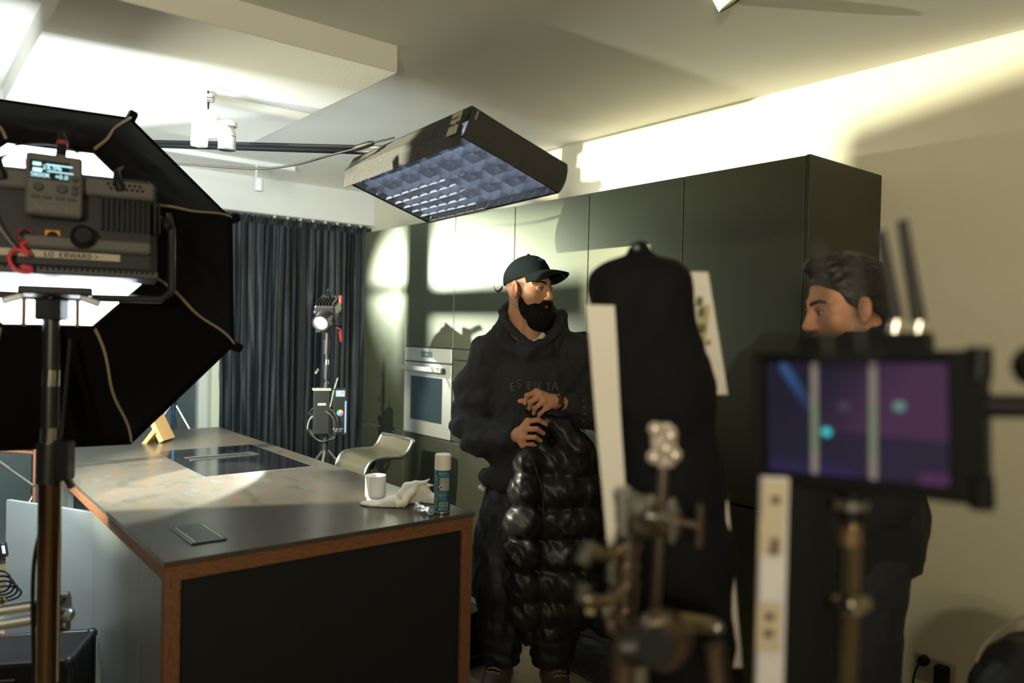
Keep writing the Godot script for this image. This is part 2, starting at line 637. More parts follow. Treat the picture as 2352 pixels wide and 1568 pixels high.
# ---------------------------------------------------------------- the room
func build_room() -> void:
	var plaster := noise_tex("plaster", 0.05, 512, false, 4.0, 5)
	var wall := mat("wall_paint", lin(0.74, 0.69, 0.53), 0.85, 0.0, {"bump": [plaster, 0.02, 2.5], "spec": 0.3})
	var ceil_m := mat("ceiling_paint", lin(0.78, 0.77, 0.72), 0.9, 0.0, {"bump": [plaster, 0.012, 2.0], "spec": 0.25})
	structure("ceiling", MB.new().bx(Vector3(LEFT - 0.2, CEIL, BACK_Z - 0.4), Vector3(WALL_X + 0.2, CEIL + 0.15, FRONT_Z + 0.2), 0.0), ceil_m)
	structure("wall_right", MB.new().bx(Vector3(WALL_X, 0, BACK_Z - 0.4), Vector3(WALL_X + 0.2, CEIL, FRONT_Z + 0.2), 0.0), wall)
	structure("wall_left", MB.new().bx(Vector3(LEFT - 0.2, 0, BACK_Z - 0.4), Vector3(LEFT, CEIL, FRONT_Z + 0.2), 0.0), mat("unseen_wall_dark", lin(0.06, 0.055, 0.05), 0.85))  # unseen wall, made dark so the cabinets reflect little from it
	structure("wall_front", MB.new().bx(Vector3(LEFT, 0, FRONT_Z), Vector3(WALL_X, CEIL, FRONT_Z + 0.2), 0.0), wall)
	var back := MB.new()
	back.bx(Vector3(LEFT, 2.434, BACK_Z - 0.36), Vector3(WALL_X, CEIL, BACK_Z), 0.004)
	structure("wall_back", back, ceil_m)
	# window behind the curtain, down to the floor
	var frame_m := mat("window_frame", lin(0.62, 0.62, 0.55), 0.5)
	var fr := MB.new()
	for x in [LEFT + 0.04, -1.6, 0.02, 1.86, WALL_X - 0.04]:
		fr.bx(Vector3(x - 0.035, 0, BACK_Z - 0.22), Vector3(x + 0.035, 2.434, BACK_Z - 0.14), 0.004)
	fr.bx(Vector3(LEFT, 0, BACK_Z - 0.22), Vector3(WALL_X, 0.07, BACK_Z - 0.14), 0.004)
	fr.bx(Vector3(LEFT, 2.36, BACK_Z - 0.22), Vector3(WALL_X, 2.434, BACK_Z - 0.14), 0.004)
	var win := structure("window_1", fr, frame_m)
	var pane_m := mat("window_glass", Color(0.75, 0.85, 0.85, 0.1), 0.02)
	pane_m.transparency = BaseMaterial3D.TRANSPARENCY_ALPHA
	var posts := [LEFT + 0.04, -1.6, 0.02, 1.86, WALL_X - 0.04]
	for k in 4:
		part(win, "pane", MB.new().bx(Vector3(posts[k] + 0.035, 0.07, BACK_Z - 0.185), Vector3(posts[k + 1] - 0.035, 2.36, BACK_Z - 0.18), 0.0), pane_m)
	# pale jamb at the curtain's edge
	structure("trim_1", MB.new().bx(Vector3(1.885, 0, BACK_Z - 0.12), Vector3(1.945, 2.434, BACK_Z - 0.03), 0.004), mat("jamb_paint", lin(0.66, 0.68, 0.5), 0.7))
	# dropped ceiling field over the island
	structure("ceiling_canopy", MB.new().bx(Vector3(0.416, 2.6, -4.44), Vector3(1.588, CEIL + 0.01, -2.735), 0.003), ceil_m)
	# baseboards
	var base_m := mat("baseboard_paint", lin(0.6, 0.57, 0.48), 0.6)
	structure("baseboard_right", MB.new().bx(Vector3(WALL_X - 0.014, 0, -1.54), Vector3(WALL_X, 0.06, FRONT_Z), 0.003), base_m)
	structure("baseboard_left", MB.new().bx(Vector3(LEFT, 0, BACK_Z), Vector3(LEFT + 0.014, 0.06, FRONT_Z), 0.003), base_m)
	# floor: a slab with boards running away from the camera
	var fl := structure("floor", MB.new().bx(Vector3(LEFT, -0.15, BACK_Z - 0.36), Vector3(WALL_X, -0.012, FRONT_Z), 0.0), mat("floor_slab", lin(0.05, 0.04, 0.03), 0.9))
	var gr := Gradient.new()
	gr.colors = PackedColorArray([lin(0.30, 0.24, 0.15), lin(0.42, 0.35, 0.24), lin(0.36, 0.29, 0.19), lin(0.48, 0.41, 0.30)])
	gr.offsets = PackedFloat32Array([0.15, 0.42, 0.6, 0.9])
	var grain := noise_tex("oak", 0.02, 1024, false, 4.0, 5, gr)
	var woods := []
	for k in 4:
		var t := 0.85 + 0.1 * k
		woods.append(mat("oak_board_%d" % k, Color(t, t, t).clamp(), 0.5, 0.0, {"tex": [grain, Vector3(7.0, 1.0, 0.45 + 0.06 * k)], "spec": 0.4}))
		woods[k].uv1_offset = Vector3(0.21 * k, 0, 0.37 * k)
	var w := 0.196
	var cols := int(ceil((WALL_X - LEFT) / w))
	var meshes := {}
	for i in cols:
		var x0 := LEFT + i * w
		var ww := minf(w, WALL_X - x0) - 0.0025
		var z := BACK_Z + 0.0
		var first := 0.35 + 0.9 * fmod(i * 0.377, 1.0)
		while z < FRONT_Z - 0.02:
			var l := minf(first if z <= BACK_Z + 0.001 else 1.38, FRONT_Z - z)
			var key := "%.3f_%.3f" % [ww, l]
			if not meshes.has(key):
				meshes[key] = MB.new().box(Transform3D(), Vector3(ww, 0.012, l - 0.0025), 0.0015).done()
			var o := local_part(fl, "plank", meshes[key], woods[rng.randi() % 4])
			o.position = Vector3(x0 + ww / 2, -0.006, z + l / 2)
			z += l

# ---------------------------------------------------------------- tall cabinets
func build_cabinets() -> void:
	var lac := mat("bronze_lacquer", lin(0.13, 0.135, 0.095), 0.43, 1.0, {"bump": [noise_tex("lacquer", 0.08, 256), 0.008, 8.0]})
	var core := mat("cabinet_carcass", lin(0.012, 0.012, 0.012), 0.8)
	var zs := [-4.965, -4.387, -3.836, -3.268, -2.697, -2.123, -1.556]
	var xf := 2.65
	var top := 2.25
	var names := [
		"tall dark cabinet at the far end of the row, beside the curtain",
		"tall dark cabinet that houses the oven",
		"tall dark cabinet just right of the oven, behind the bearded man",
		"tall dark cabinet with a plain full door, second right of the oven",
		"tall dark cabinet with a plain full door, last but one of the row",
		"tall dark cabinet at the near end of the row, by the pale wall"]
	for i in 6:
		var a: float = zs[i]
		var b: float = zs[i + 1]
		var t := thing("tall_cabinet", names[i], "cabinet", Vector3(xf + 0.27, 0, (a + b) / 2), "tall cabinets along the right wall")
		var body := MB.new()
		var hole: bool = i == 1
		body.bx(Vector3(xf + 0.03, 0.0, a + 0.002), Vector3(WALL_X - 0.003, 0.1, b - 0.002), 0.0)
		if hole:
			body.bx(Vector3(xf + 0.02, 0.1, a + 0.002), Vector3(WALL_X - 0.003, 0.885, b - 0.002), 0.0)
			body.bx(Vector3(xf + 0.02, 1.452, a + 0.002), Vector3(WALL_X - 0.003, top, b - 0.002), 0.0)
		else:
			body.bx(Vector3(xf + 0.02, 0.1, a + 0.002), Vector3(WALL_X - 0.003, top, b - 0.002), 0.0)
		part(t, "body", body, core)
		var cuts := [0.105, 0.885, top]
		if i in [1]:
			cuts = [0.105, 0.885, 1.452, top]
		elif i == 2:
			cuts = [0.105, 0.885, 1.385, 1.452, top]
		for k in cuts.size() - 1:
			if i == 1 and k == 1:
				continue
			var lo: float = cuts[k] + (0.012 if k > 0 and absf(cuts[k] - 0.885) < 0.01 else 0.0025)
			part(t, "door", MB.new().bx(Vector3(xf, lo, a + 0.0025), Vector3(xf + 0.02, cuts[k + 1] - 0.0025, b - 0.0025), 0.0012), lac)
		if i == 0:
			part(t, "grip_rail", MB.new().bx(Vector3(xf - 0.012, 0.872, a + 0.05), Vector3(xf + 0.01, 0.880, b - 0.12), 0.001), mat("dark_trim", lin(0.02, 0.02, 0.018), 0.4))
		if i == 5:
			part(t, "side_panel", MB.new().bx(Vector3(xf, 0.0, b), Vector3(WALL_X - 0.003, top, b + 0.018), 0.0012), mat("dark_lacquer", lin(0.10, 0.10, 0.085), 0.55, 1.0))
	# oven in the second unit
	var ov := thing("oven", "built-in oven with a steel control panel, bar handle and dark glass door", "oven", Vector3(xf + 0.25, 0.89, -4.11))
	var steel := mat("oven_steel", lin(0.42, 0.42, 0.38), 0.42, 0.85)
	var dark := mat("oven_glass", lin(0.012, 0.018, 0.022), 0.12, 0.0, {"spec": 0.6})
	part(ov, "body", MB.new().bx(Vector3(xf + 0.015, 0.89, -4.382), Vector3(WALL_X - 0.02, 1.448, -3.842), 0.0), core)
	part(ov, "control_panel", MB.new().bx(Vector3(xf - 0.006, 1.362, -4.382), Vector3(xf + 0.015, 1.448, -3.842), 0.0015), steel)
	var disp := part(ov, "display", MB.new().bx(Vector3(xf - 0.0075, 1.388, -4.18), Vector3(xf - 0.004, 1.427, -4.055), 0.0), mat("oven_display", lin(0.05, 0.07, 0.065), 0.15))
	part(disp, "symbol", MB.new().bx(Vector3(xf - 0.0082, 1.404, -4.125), Vector3(xf - 0.0074, 1.409, -4.11), 0.0), mat("display_mark", lin(0.4, 0.45, 0.42), 0.5))
	var od := part(ov, "door", MB.new().bx(Vector3(xf - 0.006, 0.897, -4.382), Vector3(xf + 0.015, 1.352, -3.842), 0.0015), steel)
	part(od, "window", MB.new().bx(Vector3(xf - 0.0075, 0.985, -4.30), Vector3(xf - 0.004, 1.265, -3.935), 0.0), dark)
	var hb := MB.new().bx(Vector3(xf - 0.055, 1.302, -4.352), Vector3(xf - 0.038, 1.332, -3.895), 0.003)
	part(od, "handle", hb, steel)
	for z in [-4.33, -3.93]:
		part(od, "handle_post", MB.new().bx(Vector3(xf - 0.04, 1.300, z - 0.022), Vector3(xf - 0.006, 1.330, z + 0.022), 0.002), mat("dark_trim", Color.BLACK))
	# wall socket low on the right wall
	var so := thing("wall_socket", "double wall socket with a plugged-in adapter low on the right wall", "socket", Vector3(3.2090, 0.2707, -1.2727))
	var fm := mat("socket_white", lin(0.45, 0.40, 0.3), 0.5)
	var c0 := Vector3(3.2050, 0.3374, -1.3489)
	var c1 := Vector3(3.2050, 0.2410, -1.1940)
	part(so, "frame", MB.new().bx(Vector3(WALL_X - 0.01, c1.y - 0.02, c1.z), Vector3(WALL_X, c0.y - 0.015, c0.z), 0.003), fm)
	var bk := mat("black_plastic", lin(0.007, 0.007, 0.007), 0.5, 0.0, {"spec": 0.35})
	var pc := Vector3(3.1900, 0.3045, -1.3082)
	part(so, "plug", MB.new().lathe(knob_xf(Vector3(WALL_X - 0.045, pc.y, pc.z), Vector3.RIGHT), [Vector2(0, 0), Vector2(0.016, 0.0), Vector2(0.02, 0.01), Vector2(0.02, 0.036), Vector2(0, 0.036)], 16), bk)
	part(so, "cable", MB.new().tube(spline([Vector3(WALL_X - 0.045, pc.y, pc.z), Vector3(WALL_X - 0.075, pc.y - 0.01, pc.z), Vector3(WALL_X - 0.085, pc.y - 0.07, pc.z - 0.01), Vector3(WALL_X - 0.09, 0.01, pc.z - 0.02)]), 0.004, 8), bk)
	var ad := Vector3(3.1800, 0.2826, -1.2372)
	part(so, "adapter", MB.new().bx(Vector3(WALL_X - 0.05, ad.y - 0.05, ad.z - 0.024), Vector3(WALL_X - 0.009, ad.y + 0.028, ad.z + 0.024), 0.006), bk)

# ---------------------------------------------------------------- island
const IX0 := 0.585
const IX1 := 1.63
const IZ0 := -4.94
const IZ1 := -2.2
const IY := 0.92

func build_island() -> void:
	var g := Gradient.new()
	g.colors = PackedColorArray([lin(0.085, 0.075, 0.055), lin(0.115, 0.10, 0.08), lin(0.105, 0.10, 0.085), lin(0.14, 0.088, 0.055), lin(0.10, 0.095, 0.08), lin(0.12, 0.125, 0.115)])
	g.offsets = PackedFloat32Array([0.15, 0.38, 0.52, 0.63, 0.72, 0.9])
	var stone := noise_tex("rusted_top", 0.008, 1024, false, 4.0, 3, g)
	var top_m := mat("worktop_rust", Color(1, 1, 1), 0.29, 0.5, {"tex": [stone, Vector3(0.9, 0.8, 0.5)]})
	var wood_g := Gradient.new()
	wood_g.colors = PackedColorArray([lin(0.13, 0.05, 0.022), lin(0.22, 0.095, 0.042), lin(0.17, 0.07, 0.03)])
	wood_g.offsets = PackedFloat32Array([0.2, 0.5, 0.8])
	var wood_t := noise_tex("walnut", 0.03, 512, false, 4.0, 4, wood_g)
	var wood := mat("walnut_edge", Color(1, 1, 1), 0.5, 0.0, {"tex": [wood_t, Vector3(6.0, 6.0, 1.2)]})
	var wood_x := mat("walnut_front", Color(1, 1, 1), 0.5, 0.0, {"tex": [wood_t, Vector3(1.2, 6.0, 6.0)]})
	var wt := thing("island_worktop", "dark worktop of the kitchen island with rusty mottling", "worktop", Vector3((IX0 + IX1) / 2, 0.905, (IZ0 + IZ1) / 2))
	# the hob is let into the slab
	var hx0 := 1.045
	var hx1 := 1.538
	var hz0 := -4.14
	var hz1 := -3.345
	var slab := MB.new()
	slab.bx(Vector3(IX0, 0.905, hz1), Vector3(IX1, IY, IZ1), 0.0012)
	slab.bx(Vector3(IX0, 0.905, IZ0), Vector3(IX1, IY, hz0), 0.0012)
	slab.bx(Vector3(IX0, 0.905, hz0), Vector3(hx0, IY, hz1), 0.0)
	slab.bx(Vector3(hx1, 0.905, hz0), Vector3(IX1, IY, hz1), 0.0)
	part(wt, "slab", slab, top_m)
	# hob
	var hob := thing("induction_hob", "black glass hob with a slotted extractor, let into the island", "hob", Vector3((hx0 + hx1) / 2, 0.912, (hz0 + hz1) / 2))
	var hg := mat("hob_glass", lin(0.006, 0.006, 0.007), 0.08, 0.0, {"spec": 0.55, "rtex": noise_tex("hob_dust", 0.03, 512)})
	hg.roughness = 0.22
	part(hob, "glass", MB.new().bx(Vector3(hx0 + 0.003, 0.907, hz0 + 0.003), Vector3(hx1 - 0.003, 0.9205, hz1 - 0.003), 0.001), hg)
	var st := mat("brushed_steel", lin(0.55, 0.55, 0.53), 0.3, 1.0)
	var bezel := MB.new()
	for s in [hz0, hz1]:
		bezel.bx(Vector3(hx0, 0.909, s - 0.003), Vector3(hx1, 0.9212, s + 0.003), 0.001)
	for s in [hx0, hx1]:
		bezel.bx(Vector3(s - 0.003, 0.909, hz0), Vector3(s + 0.003, 0.9212, hz1), 0.001)
	part(hob, "bezel", bezel, st)
	var sl := MB.new()
	var sa := Vector3(1.1139, 0.9215, -3.8220)
	var sb := Vector3(1.4494, 0.9215, -3.7227)
	sl.bx(Vector3(sa.x, 0.9205, sa.z - 0.05), Vector3(sb.x, 0.9235, sa.z - 0.035), 0.001)
	sl.bx(Vector3(sa.x, 0.9205, sa.z + 0.035), Vector3(sb.x, 0.9235, sa.z + 0.05), 0.001)
	sl.bx(Vector3(sb.x - 0.03, 0.9205, sa.z - 0.05), Vector3(sb.x, 0.924, sa.z + 0.05), 0.001)
	part(hob, "extractor_slot", sl, st)
	part(hob, "slot_opening", MB.new().bx(Vector3(sa.x, 0.9203, sa.z - 0.035), Vector3(sb.x - 0.03, 0.9212, sa.z + 0.035), 0.0), mat("slot_black", lin(0.004, 0.004, 0.004), 0.6))
	# pop-up socket plate
	var pp := thing("countertop_socket", "flat black pop-up socket plate near the worktop's front left corner", "socket", Vector3(0.747, IY, -2.44))
	part(pp, "plate", MB.new().bx(Vector3(0.696, IY, -2.556), Vector3(0.798, 0.925, -2.327), 0.001), mat("plate_black", lin(0.01, 0.01, 0.01), 0.35))
	part(pp, "strip", MB.new().bx(Vector3(0.705, 0.9245, -2.54), Vector3(0.710, 0.9262, -2.34), 0.0005), st)
	part(pp, "strip", MB.new().bx(Vector3(0.786, 0.9245, -2.54), Vector3(0.791, 0.9262, -2.34), 0.0005), st)
	part(pp, "edge", MB.new().bx(Vector3(0.6945, IY, -2.556), Vector3(0.6965, 0.9255, -2.327), 0.0002), st)
	# island body: walnut frame with a dark end panel, grey doors on the left side
	var ib := thing("island_cabinet", "kitchen island body with walnut frame, dark end panel and grey doors", "cabinet", Vector3((IX0 + IX1) / 2, 0, (IZ0 + IZ1) / 2))
	var f := IZ1 - 0.005
	part(ib, "top_rail", MB.new().bx(Vector3(IX0 + 0.005, 0.862, f - 0.03), Vector3(IX1 - 0.005, 0.905, f), 0.001), wood_x)
	part(ib, "post", MB.new().bx(Vector3(IX0 + 0.005, 0.0, f - 0.035), Vector3(IX0 + 0.047, 0.862, f), 0.001), wood_v(wood_t))
	part(ib, "post", MB.new().bx(Vector3(IX1 - 0.047, 0.0, f - 0.035), Vector3(IX1 - 0.005, 0.862, f), 0.001), wood_v(wood_t))
	part(ib, "end_panel", MB.new().bx(Vector3(IX0 + 0.04, 0.0, f - 0.04), Vector3(IX1 - 0.04, 0.87, f - 0.014), 0.0), mat("end_panel_dark", lin(0.015, 0.0155, 0.017), 0.6, 0.0, {"spec": 0.3}))
	part(ib, "side_rail", MB.new().bx(Vector3(IX0 + 0.005, 0.862, IZ0), Vector3(IX0 + 0.035, 0.905, f - 0.03), 0.001), wood)
	part(ib, "side_rail", MB.new().bx(Vector3(IX1 - 0.035, 0.862, IZ0), Vector3(IX1 - 0.005, 0.905, f - 0.03), 0.001), wood)
	part(ib, "carcass", MB.new().bx(Vector3(IX0 + 0.06, 0.0, IZ0 + 0.03), Vector3(IX1 - 0.03, 0.9, f - 0.05), 0.0), mat("island_core", lin(0.016, 0.016, 0.016), 0.7))
	var grey := mat("grey_door", lin(0.27, 0.30, 0.30), 0.33, 0.35)
	var dz := [f - 0.036, -2.62, -3.34, -3.845, -4.39, IZ0 + 0.03]
	for k in 5:
		if k == 2:
			continue  # this one stands open
		part(ib, "door", MB.new().bx(Vector3(IX0 + 0.038, 0.08, dz[k + 1] + 0.002), Vector3(IX0 + 0.058, 0.858, dz[k] - 0.002), 0.0012), grey)
	var hinge := Vector3(0.640, 0, -3.345)
	var tip := Vector3(0.392, 0, -3.785)
	part(ib, "open_door", MB.new().bar(hinge + Vector3(0, 0.45, 0), tip + Vector3(0, 0.45, 0), 0.019, 0.745, Vector3.UP, 0.0012), grey, "grey door standing open")

func wood_v(t: Texture2D) -> StandardMaterial3D:
	return mat("walnut_post", Color(1, 1, 1), 0.5, 0.0, {"tex": [t, Vector3(6.0, 1.2, 6.0)]})

func palette() -> void:  # materials shared between things
	mat("black_plastic", lin(0.007, 0.007, 0.007), 0.5, 0.0, {"spec": 0.35})
	mat("dark_trim", lin(0.02, 0.02, 0.018), 0.4)
	mat("chrome", lin(0.62, 0.62, 0.6), 0.15, 1.0)
	mat("clip_steel", lin(0.5, 0.52, 0.54), 0.35, 0.8)
	mat("stand_black", lin(0.010, 0.010, 0.010), 0.4)
	mat("lamp_shell", lin(0.012, 0.012, 0.012), 0.4)
	mat("ink_black", lin(0.01, 0.01, 0.01), 0.7)
	mat("label_cream", lin(0.42, 0.38, 0.29), 0.6)
	mat("hole_black", lin(0.004, 0.004, 0.004), 0.9)
	mat("button_dark", lin(0.05, 0.048, 0.045), 0.5)
	mat("slot_grey", lin(0.3, 0.33, 0.35), 0.5)
	mat("cream_metal", lin(0.5, 0.5, 0.36), 0.4, 0.3)
	mat("print_white", lin(0.5, 0.52, 0.55), 0.6)
	mat("cable_grey", lin(0.2, 0.22, 0.2), 0.4)


# ---------------------------------------------------------------- softbox with its lamp and stand
func build_softbox() -> void:
	var black := mat("softbox_fabric", lin(0.006, 0.0055, 0.006), 0.85, 0.0, {"spec": 0.14, "bump": [noise_tex("weave", 0.06, 256), 0.05, 6.0]})
	var white := mat("softbox_lining", lin(0.82, 0.84, 0.85), 0.7)
	var pipe := mat("piping_tan", lin(0.32, 0.24, 0.13), 0.7)
	var bk := mat("black_plastic", lin(0.014, 0.014, 0.014), 0.45)
	var t := thing("softbox", "large black octagonal softbox seen from behind with tan piping", "softbox", OCT.origin)
	var R0 := 0.275
	var R1 := 0.60
	var Z1 := -0.43
	var nz := FastNoiseLite.new()
	nz.seed = 3
	nz.frequency = 3.2
	var ringp := func(k: float, r: float, z: float) -> Vector3:
		var a := deg_to_rad(22.5 + 45.0 * k)
		return Vector3(cos(a) * r, sin(a) * r, z)
	for k in 8:
		var shell := func(u: float, v: float, inset: float) -> Vector3:
			var a: Vector3 = ringp.call(k, lerpf(R0, R1, v), lerpf(0.0, Z1, v * v * 0.35 + v * 0.65))
			var b: Vector3 = ringp.call(k + 1, lerpf(R0, R1, v), lerpf(0.0, Z1, v * v * 0.35 + v * 0.65))
			var p := a.lerp(b, u)
			var out := Vector3(p.x, p.y, 0.0).normalized()
			var mid := sin(PI * u) * sin(PI * minf(v * 1.05, 1.0))
			var low := smoothstep(0.1, -0.4, p.y) * smoothstep(0.3, 1.0, v)
			var w := sin((u * 9.0 + v * 2.0) * TAU) * 0.006 * low * mid + nz.get_noise_3d(p.x * 2.0, p.y * 2.0, p.z * 2.0) * 0.012 * mid
			return OCT * (p + out * (-0.022 * mid + w - inset) + Vector3(0, 0, 0.012 * mid))
		part(t, "fabric_panel", MB.new().sheet(26, 16, func(u: float, v: float): return shell.call(1.0 - u, v, 0.0), 0.002), black)
		part(t, "lining_panel", MB.new().sheet(6, 8, func(u: float, v: float): return shell.call(u, v, 0.008)), white)
		# lip round the front
		part(t, "front_lip", MB.new().sheet(6, 2, func(u: float, v: float): return OCT * (ringp.call(k, R1, Z1 - 0.1 * v) as Vector3).lerp(ringp.call(k + 1, R1, Z1 - 0.1 * v), 1.0 - u), 0.003), black)
		var seam := []
		for i in 15:
			var v := i / 14.0
			var q: Vector3 = ringp.call(k, lerpf(R0, R1, v) + 0.004, lerpf(0.0, Z1, v * v * 0.35 + v * 0.65))
			seam.append(OCT * (q + Vector3(sin(v * 9.0) * 0.006, cos(v * 7.0) * 0.006, 0.0)))
		part(t, "piping", MB.new().tube(seam, 0.0042, 6), pipe)
		if k in [0, 7, 1]:
			var e: Vector3 = ringp.call(k, R1 + 0.012, Z1 - 0.01)
			part(t, "corner_pocket", MB.new().box(Transform3D(OCT.basis * Basis(Vector3.BACK, deg_to_rad(22.5 + 45 * k)), OCT * e), Vector3(0.05, 0.03, 0.03), 0.006), black)
	var rim := []
	var ring := []
	for k in 9:
		rim.append(OCT * ringp.call(k, R1 + 0.002, Z1))
		ring.append(OCT * ringp.call(k, R0, 0.0))
	part(t, "rim_rod", MB.new().tube(rim, 0.006, 6), black)
	part(t, "ring_edge", MB.new().tube(ring, 0.006, 6), black)
	# cloth over the front: lit from behind
	var dif := MB.new()
	dif.flat = true
	for k in 8:
		dif.tri(OCT * Vector3(0, 0, Z1 - 0.12), OCT * ringp.call(k + 1, R1 - 0.004, Z1 - 0.07), OCT * ringp.call(k, R1 - 0.004, Z1 - 0.07))
	part(t, "lamp_diffuser", dif, mat("diffuser_glow", lin(0.85, 0.87, 0.88), 0.8, 0.0, {"emit": lin(0.88, 0.97, 1.0), "energy": 2.2}))
	# tape marks on the lip
	for q in [[515, 655, 0.03], [520, 680, 0.03]]:
		pass
	# ---- the lamp head
	var h := thing("panel_lamp", "black panel lamp with a control box and display, mounted in the softbox", "lamp", OCT * Vector3(0.03, 0.0, 0.05))
	var body := mat("lamp_body", lin(0.010, 0.0105, 0.013), 0.5)
	var grey := mat("lamp_grey", lin(0.09, 0.085, 0.08), 0.5)
	var B := OCT.basis
	part(h, "body", MB.new().box(Transform3D(B, OCT * Vector3(0.03, 0.02, 0.025)), Vector3(0.46, 0.285, 0.11), 0.02), body)
	part(h, "lamp_face", MB.new().box(Transform3D(B, OCT * Vector3(0.03, 0.02, -0.034)), Vector3(0.40, 0.25, 0.006), 0.0), mat("led_glow", lin(0.9, 0.9, 0.9), 0.6, 0.0, {"emit": lin(0.95, 0.98, 1.0), "energy": 2.0}))
	part(h, "upper_shelf", MB.new().box(Transform3D(B, OCT * Vector3(0.03, 0.118, 0.085)), Vector3(0.44, 0.05, 0.03), 0.006), grey)
	part(h, "lower_shelf", MB.new().box(Transform3D(B, OCT * Vector3(0.09, -0.045, 0.085)), Vector3(0.30, 0.035, 0.03), 0.006), grey)
	part(h, "lower_grille", MB.new().box(Transform3D(B, OCT * Vector3(0.03, -0.118, 0.05)), Vector3(0.46, 0.022, 0.07), 0.004), mat("grille_grey", lin(0.05, 0.05, 0.055), 0.5))
	var holes := MB.new()
	for i in 34:
		holes.lathe(knob_xf(OCT * Vector3(-0.19 + i * 0.0132, -0.114, 0.0835), B.z), [Vector2(0.004, 0), Vector2(0.004, 0.003), Vector2(0, 0.003)], 6)
	for i in 7:
		for j in 2:
			holes.lathe(knob_xf(OCT * Vector3(0.135 + i * 0.013 + j * 0.0065, 0.128 - j * 0.012, 0.0985), B.z), [Vector2(0.0042, 0), Vector2(0.0042, 0.003), Vector2(0, 0.003)], 8)
	part(h, "vent_holes", holes, mat("hole_black", lin(0.004, 0.004, 0.004), 0.9)).set_meta("kind", "stuff")
	# cooling fins
	for i in 12:
		part(h, "cooling_fin", MB.new().box(Transform3D(B, OCT * Vector3(0.12 + i * 0.013, 0.045, 0.082)), Vector3(0.003, 0.09, 0.03), 0.0005), body)
	# control box
	var cb := part(h, "control_box", MB.new().box(Transform3D(B * Basis(Vector3.UP, 0.06), OCT * Vector3(0.008, 0.098, 0.12)), Vector3(0.128, 0.165, 0.035), 0.006), mat("control_grey", lin(0.10, 0.095, 0.09), 0.5))
	var cf := Transform3D(B * Basis(Vector3.UP, 0.06), OCT * Vector3(0.008, 0.098, 0.12) + B * Vector3(0.001, 0, 0.0182))
	part(cb, "screen", MB.new().box(cf * Transform3D(Basis(), Vector3(-0.012, 0.036, 0)), Vector3(0.088, 0.05, 0.002), 0.0), mat("screen_black", lin(0.006, 0.007, 0.01), 0.2))
	var glow := mat("screen_glow", lin(0.5, 0.8, 0.9), 0.5, 0.0, {"emit": lin(0.45, 0.85, 1.0), "energy": 1.6})
	var rows := MB.new()
	for q in [[-0.043, 0.05, 0.018, 0.008], [-0.014, 0.051, 0.06, 0.0025], [-0.043, 0.034, 0.02, 0.009], [-0.012, 0.033, 0.06, 0.002]]:
		rows.box(cf * Transform3D(Basis(), Vector3(q[0] + q[2] * 0.5 - 0.006, q[1], 0.0015)), Vector3(q[2], q[3], 0.0008), 0.0)
	part(cb, "screen_bars", rows, glow)
	text(cb, "screen_text", "24.5%", cf * Transform3D(Basis(), Vector3(-0.006, 0.043, 0.002)), 0.016, glow)
	text(cb, "screen_text", "5600K   +0.0", cf * Transform3D(Basis(), Vector3(-0.012, 0.021, 0.002)), 0.0155, glow)
	for q in [[-0.036, -0.012, 0.011], [0.016, -0.012, 0.012], [0.046, 0.02, 0.008], [0.046, -0.004, 0.007], [0.046, -0.018, 0.007]]:
		part(cb, "button", MB.new().lathe(knob_xf(cf * Vector3(q[0], q[1], 0.0), B.z), [Vector2(q[2], 0), Vector2(q[2], 0.006), Vector2(q[2] * 0.8, 0.008), Vector2(0, 0.008)], 14), mat("button_dark", lin(0.05, 0.048, 0.045), 0.5))
	for i in 4:
		part(cb, "button", MB.new().box(cf * Transform3D(Basis(), Vector3(-0.042 + i * 0.027, -0.037, 0.001)), Vector3(0.02, 0.008, 0.003), 0.001), mat("button_dark", Color.BLACK))
	text(cb, "maker_name", "Aputure", cf * Transform3D(Basis(), Vector3(-0.006, -0.062, 0.001)), 0.022, mat("print_dim", lin(0.19, 0.17, 0.13), 0.6))
	part(h, "cable_plug", MB.new().tube([OCT * Vector3(0.022, 0.19, 0.10), OCT * Vector3(0.026, 0.235, 0.10), OCT * Vector3(0.024, 0.26, 0.09)], [0.013, 0.012, 0.006], 12), bk)
	part(h, "plug_band", MB.new().tube([OCT * Vector3(0.0255, 0.222, 0.10), OCT * Vector3(0.026, 0.232, 0.10)], 0.0135, 12), mat("red_band", lin(0.3, 0.03, 0.02), 0.5))
	# sockets under the box
	for q in [[-0.055, "socket_red", lin(0.16, 0.012, 0.012)], [0.006, "socket_orange", lin(0.75, 0.30, 0.03)]]:
		var so := part(h, "cable_socket", MB.new().box(Transform3D(B, OCT * Vector3(q[0], -0.027, 0.082)), Vector3(0.036, 0.036, 0.006), 0.003), mat(q[1], q[2], 0.5))
		part(so, "opening", MB.new().lathe(knob_xf(OCT * Vector3(q[0], -0.027, 0.083), B.z), [Vector2(0.0135, 0), Vector2(0.0135, 0.0035), Vector2(0, 0.0035)], 16), mat("hole_black", Color.BLACK))
	part(h, "power_plug", MB.new().lathe(knob_xf(OCT * Vector3(0.075, -0.03, 0.08), B.z), [Vector2(0.03, 0), Vector2(0.03, 0.04), Vector2(0.02, 0.05), Vector2(0, 0.05)], 20), bk)
	# label strip
	var lb := part(h, "name_label", MB.new().box(Transform3D(B, OCT * Vector3(0.0, -0.075, 0.083)), Vector3(0.33, 0.019, 0.002), 0.0), mat("label_cream", lin(0.42, 0.38, 0.29), 0.6))
	text(lb, "label_text", "LO  ERWARD >", Transform3D(B, OCT * Vector3(0.05, -0.0755, 0.0845)), 0.019, mat("ink_black", lin(0.01, 0.01, 0.01), 0.7), 0.0006, true)
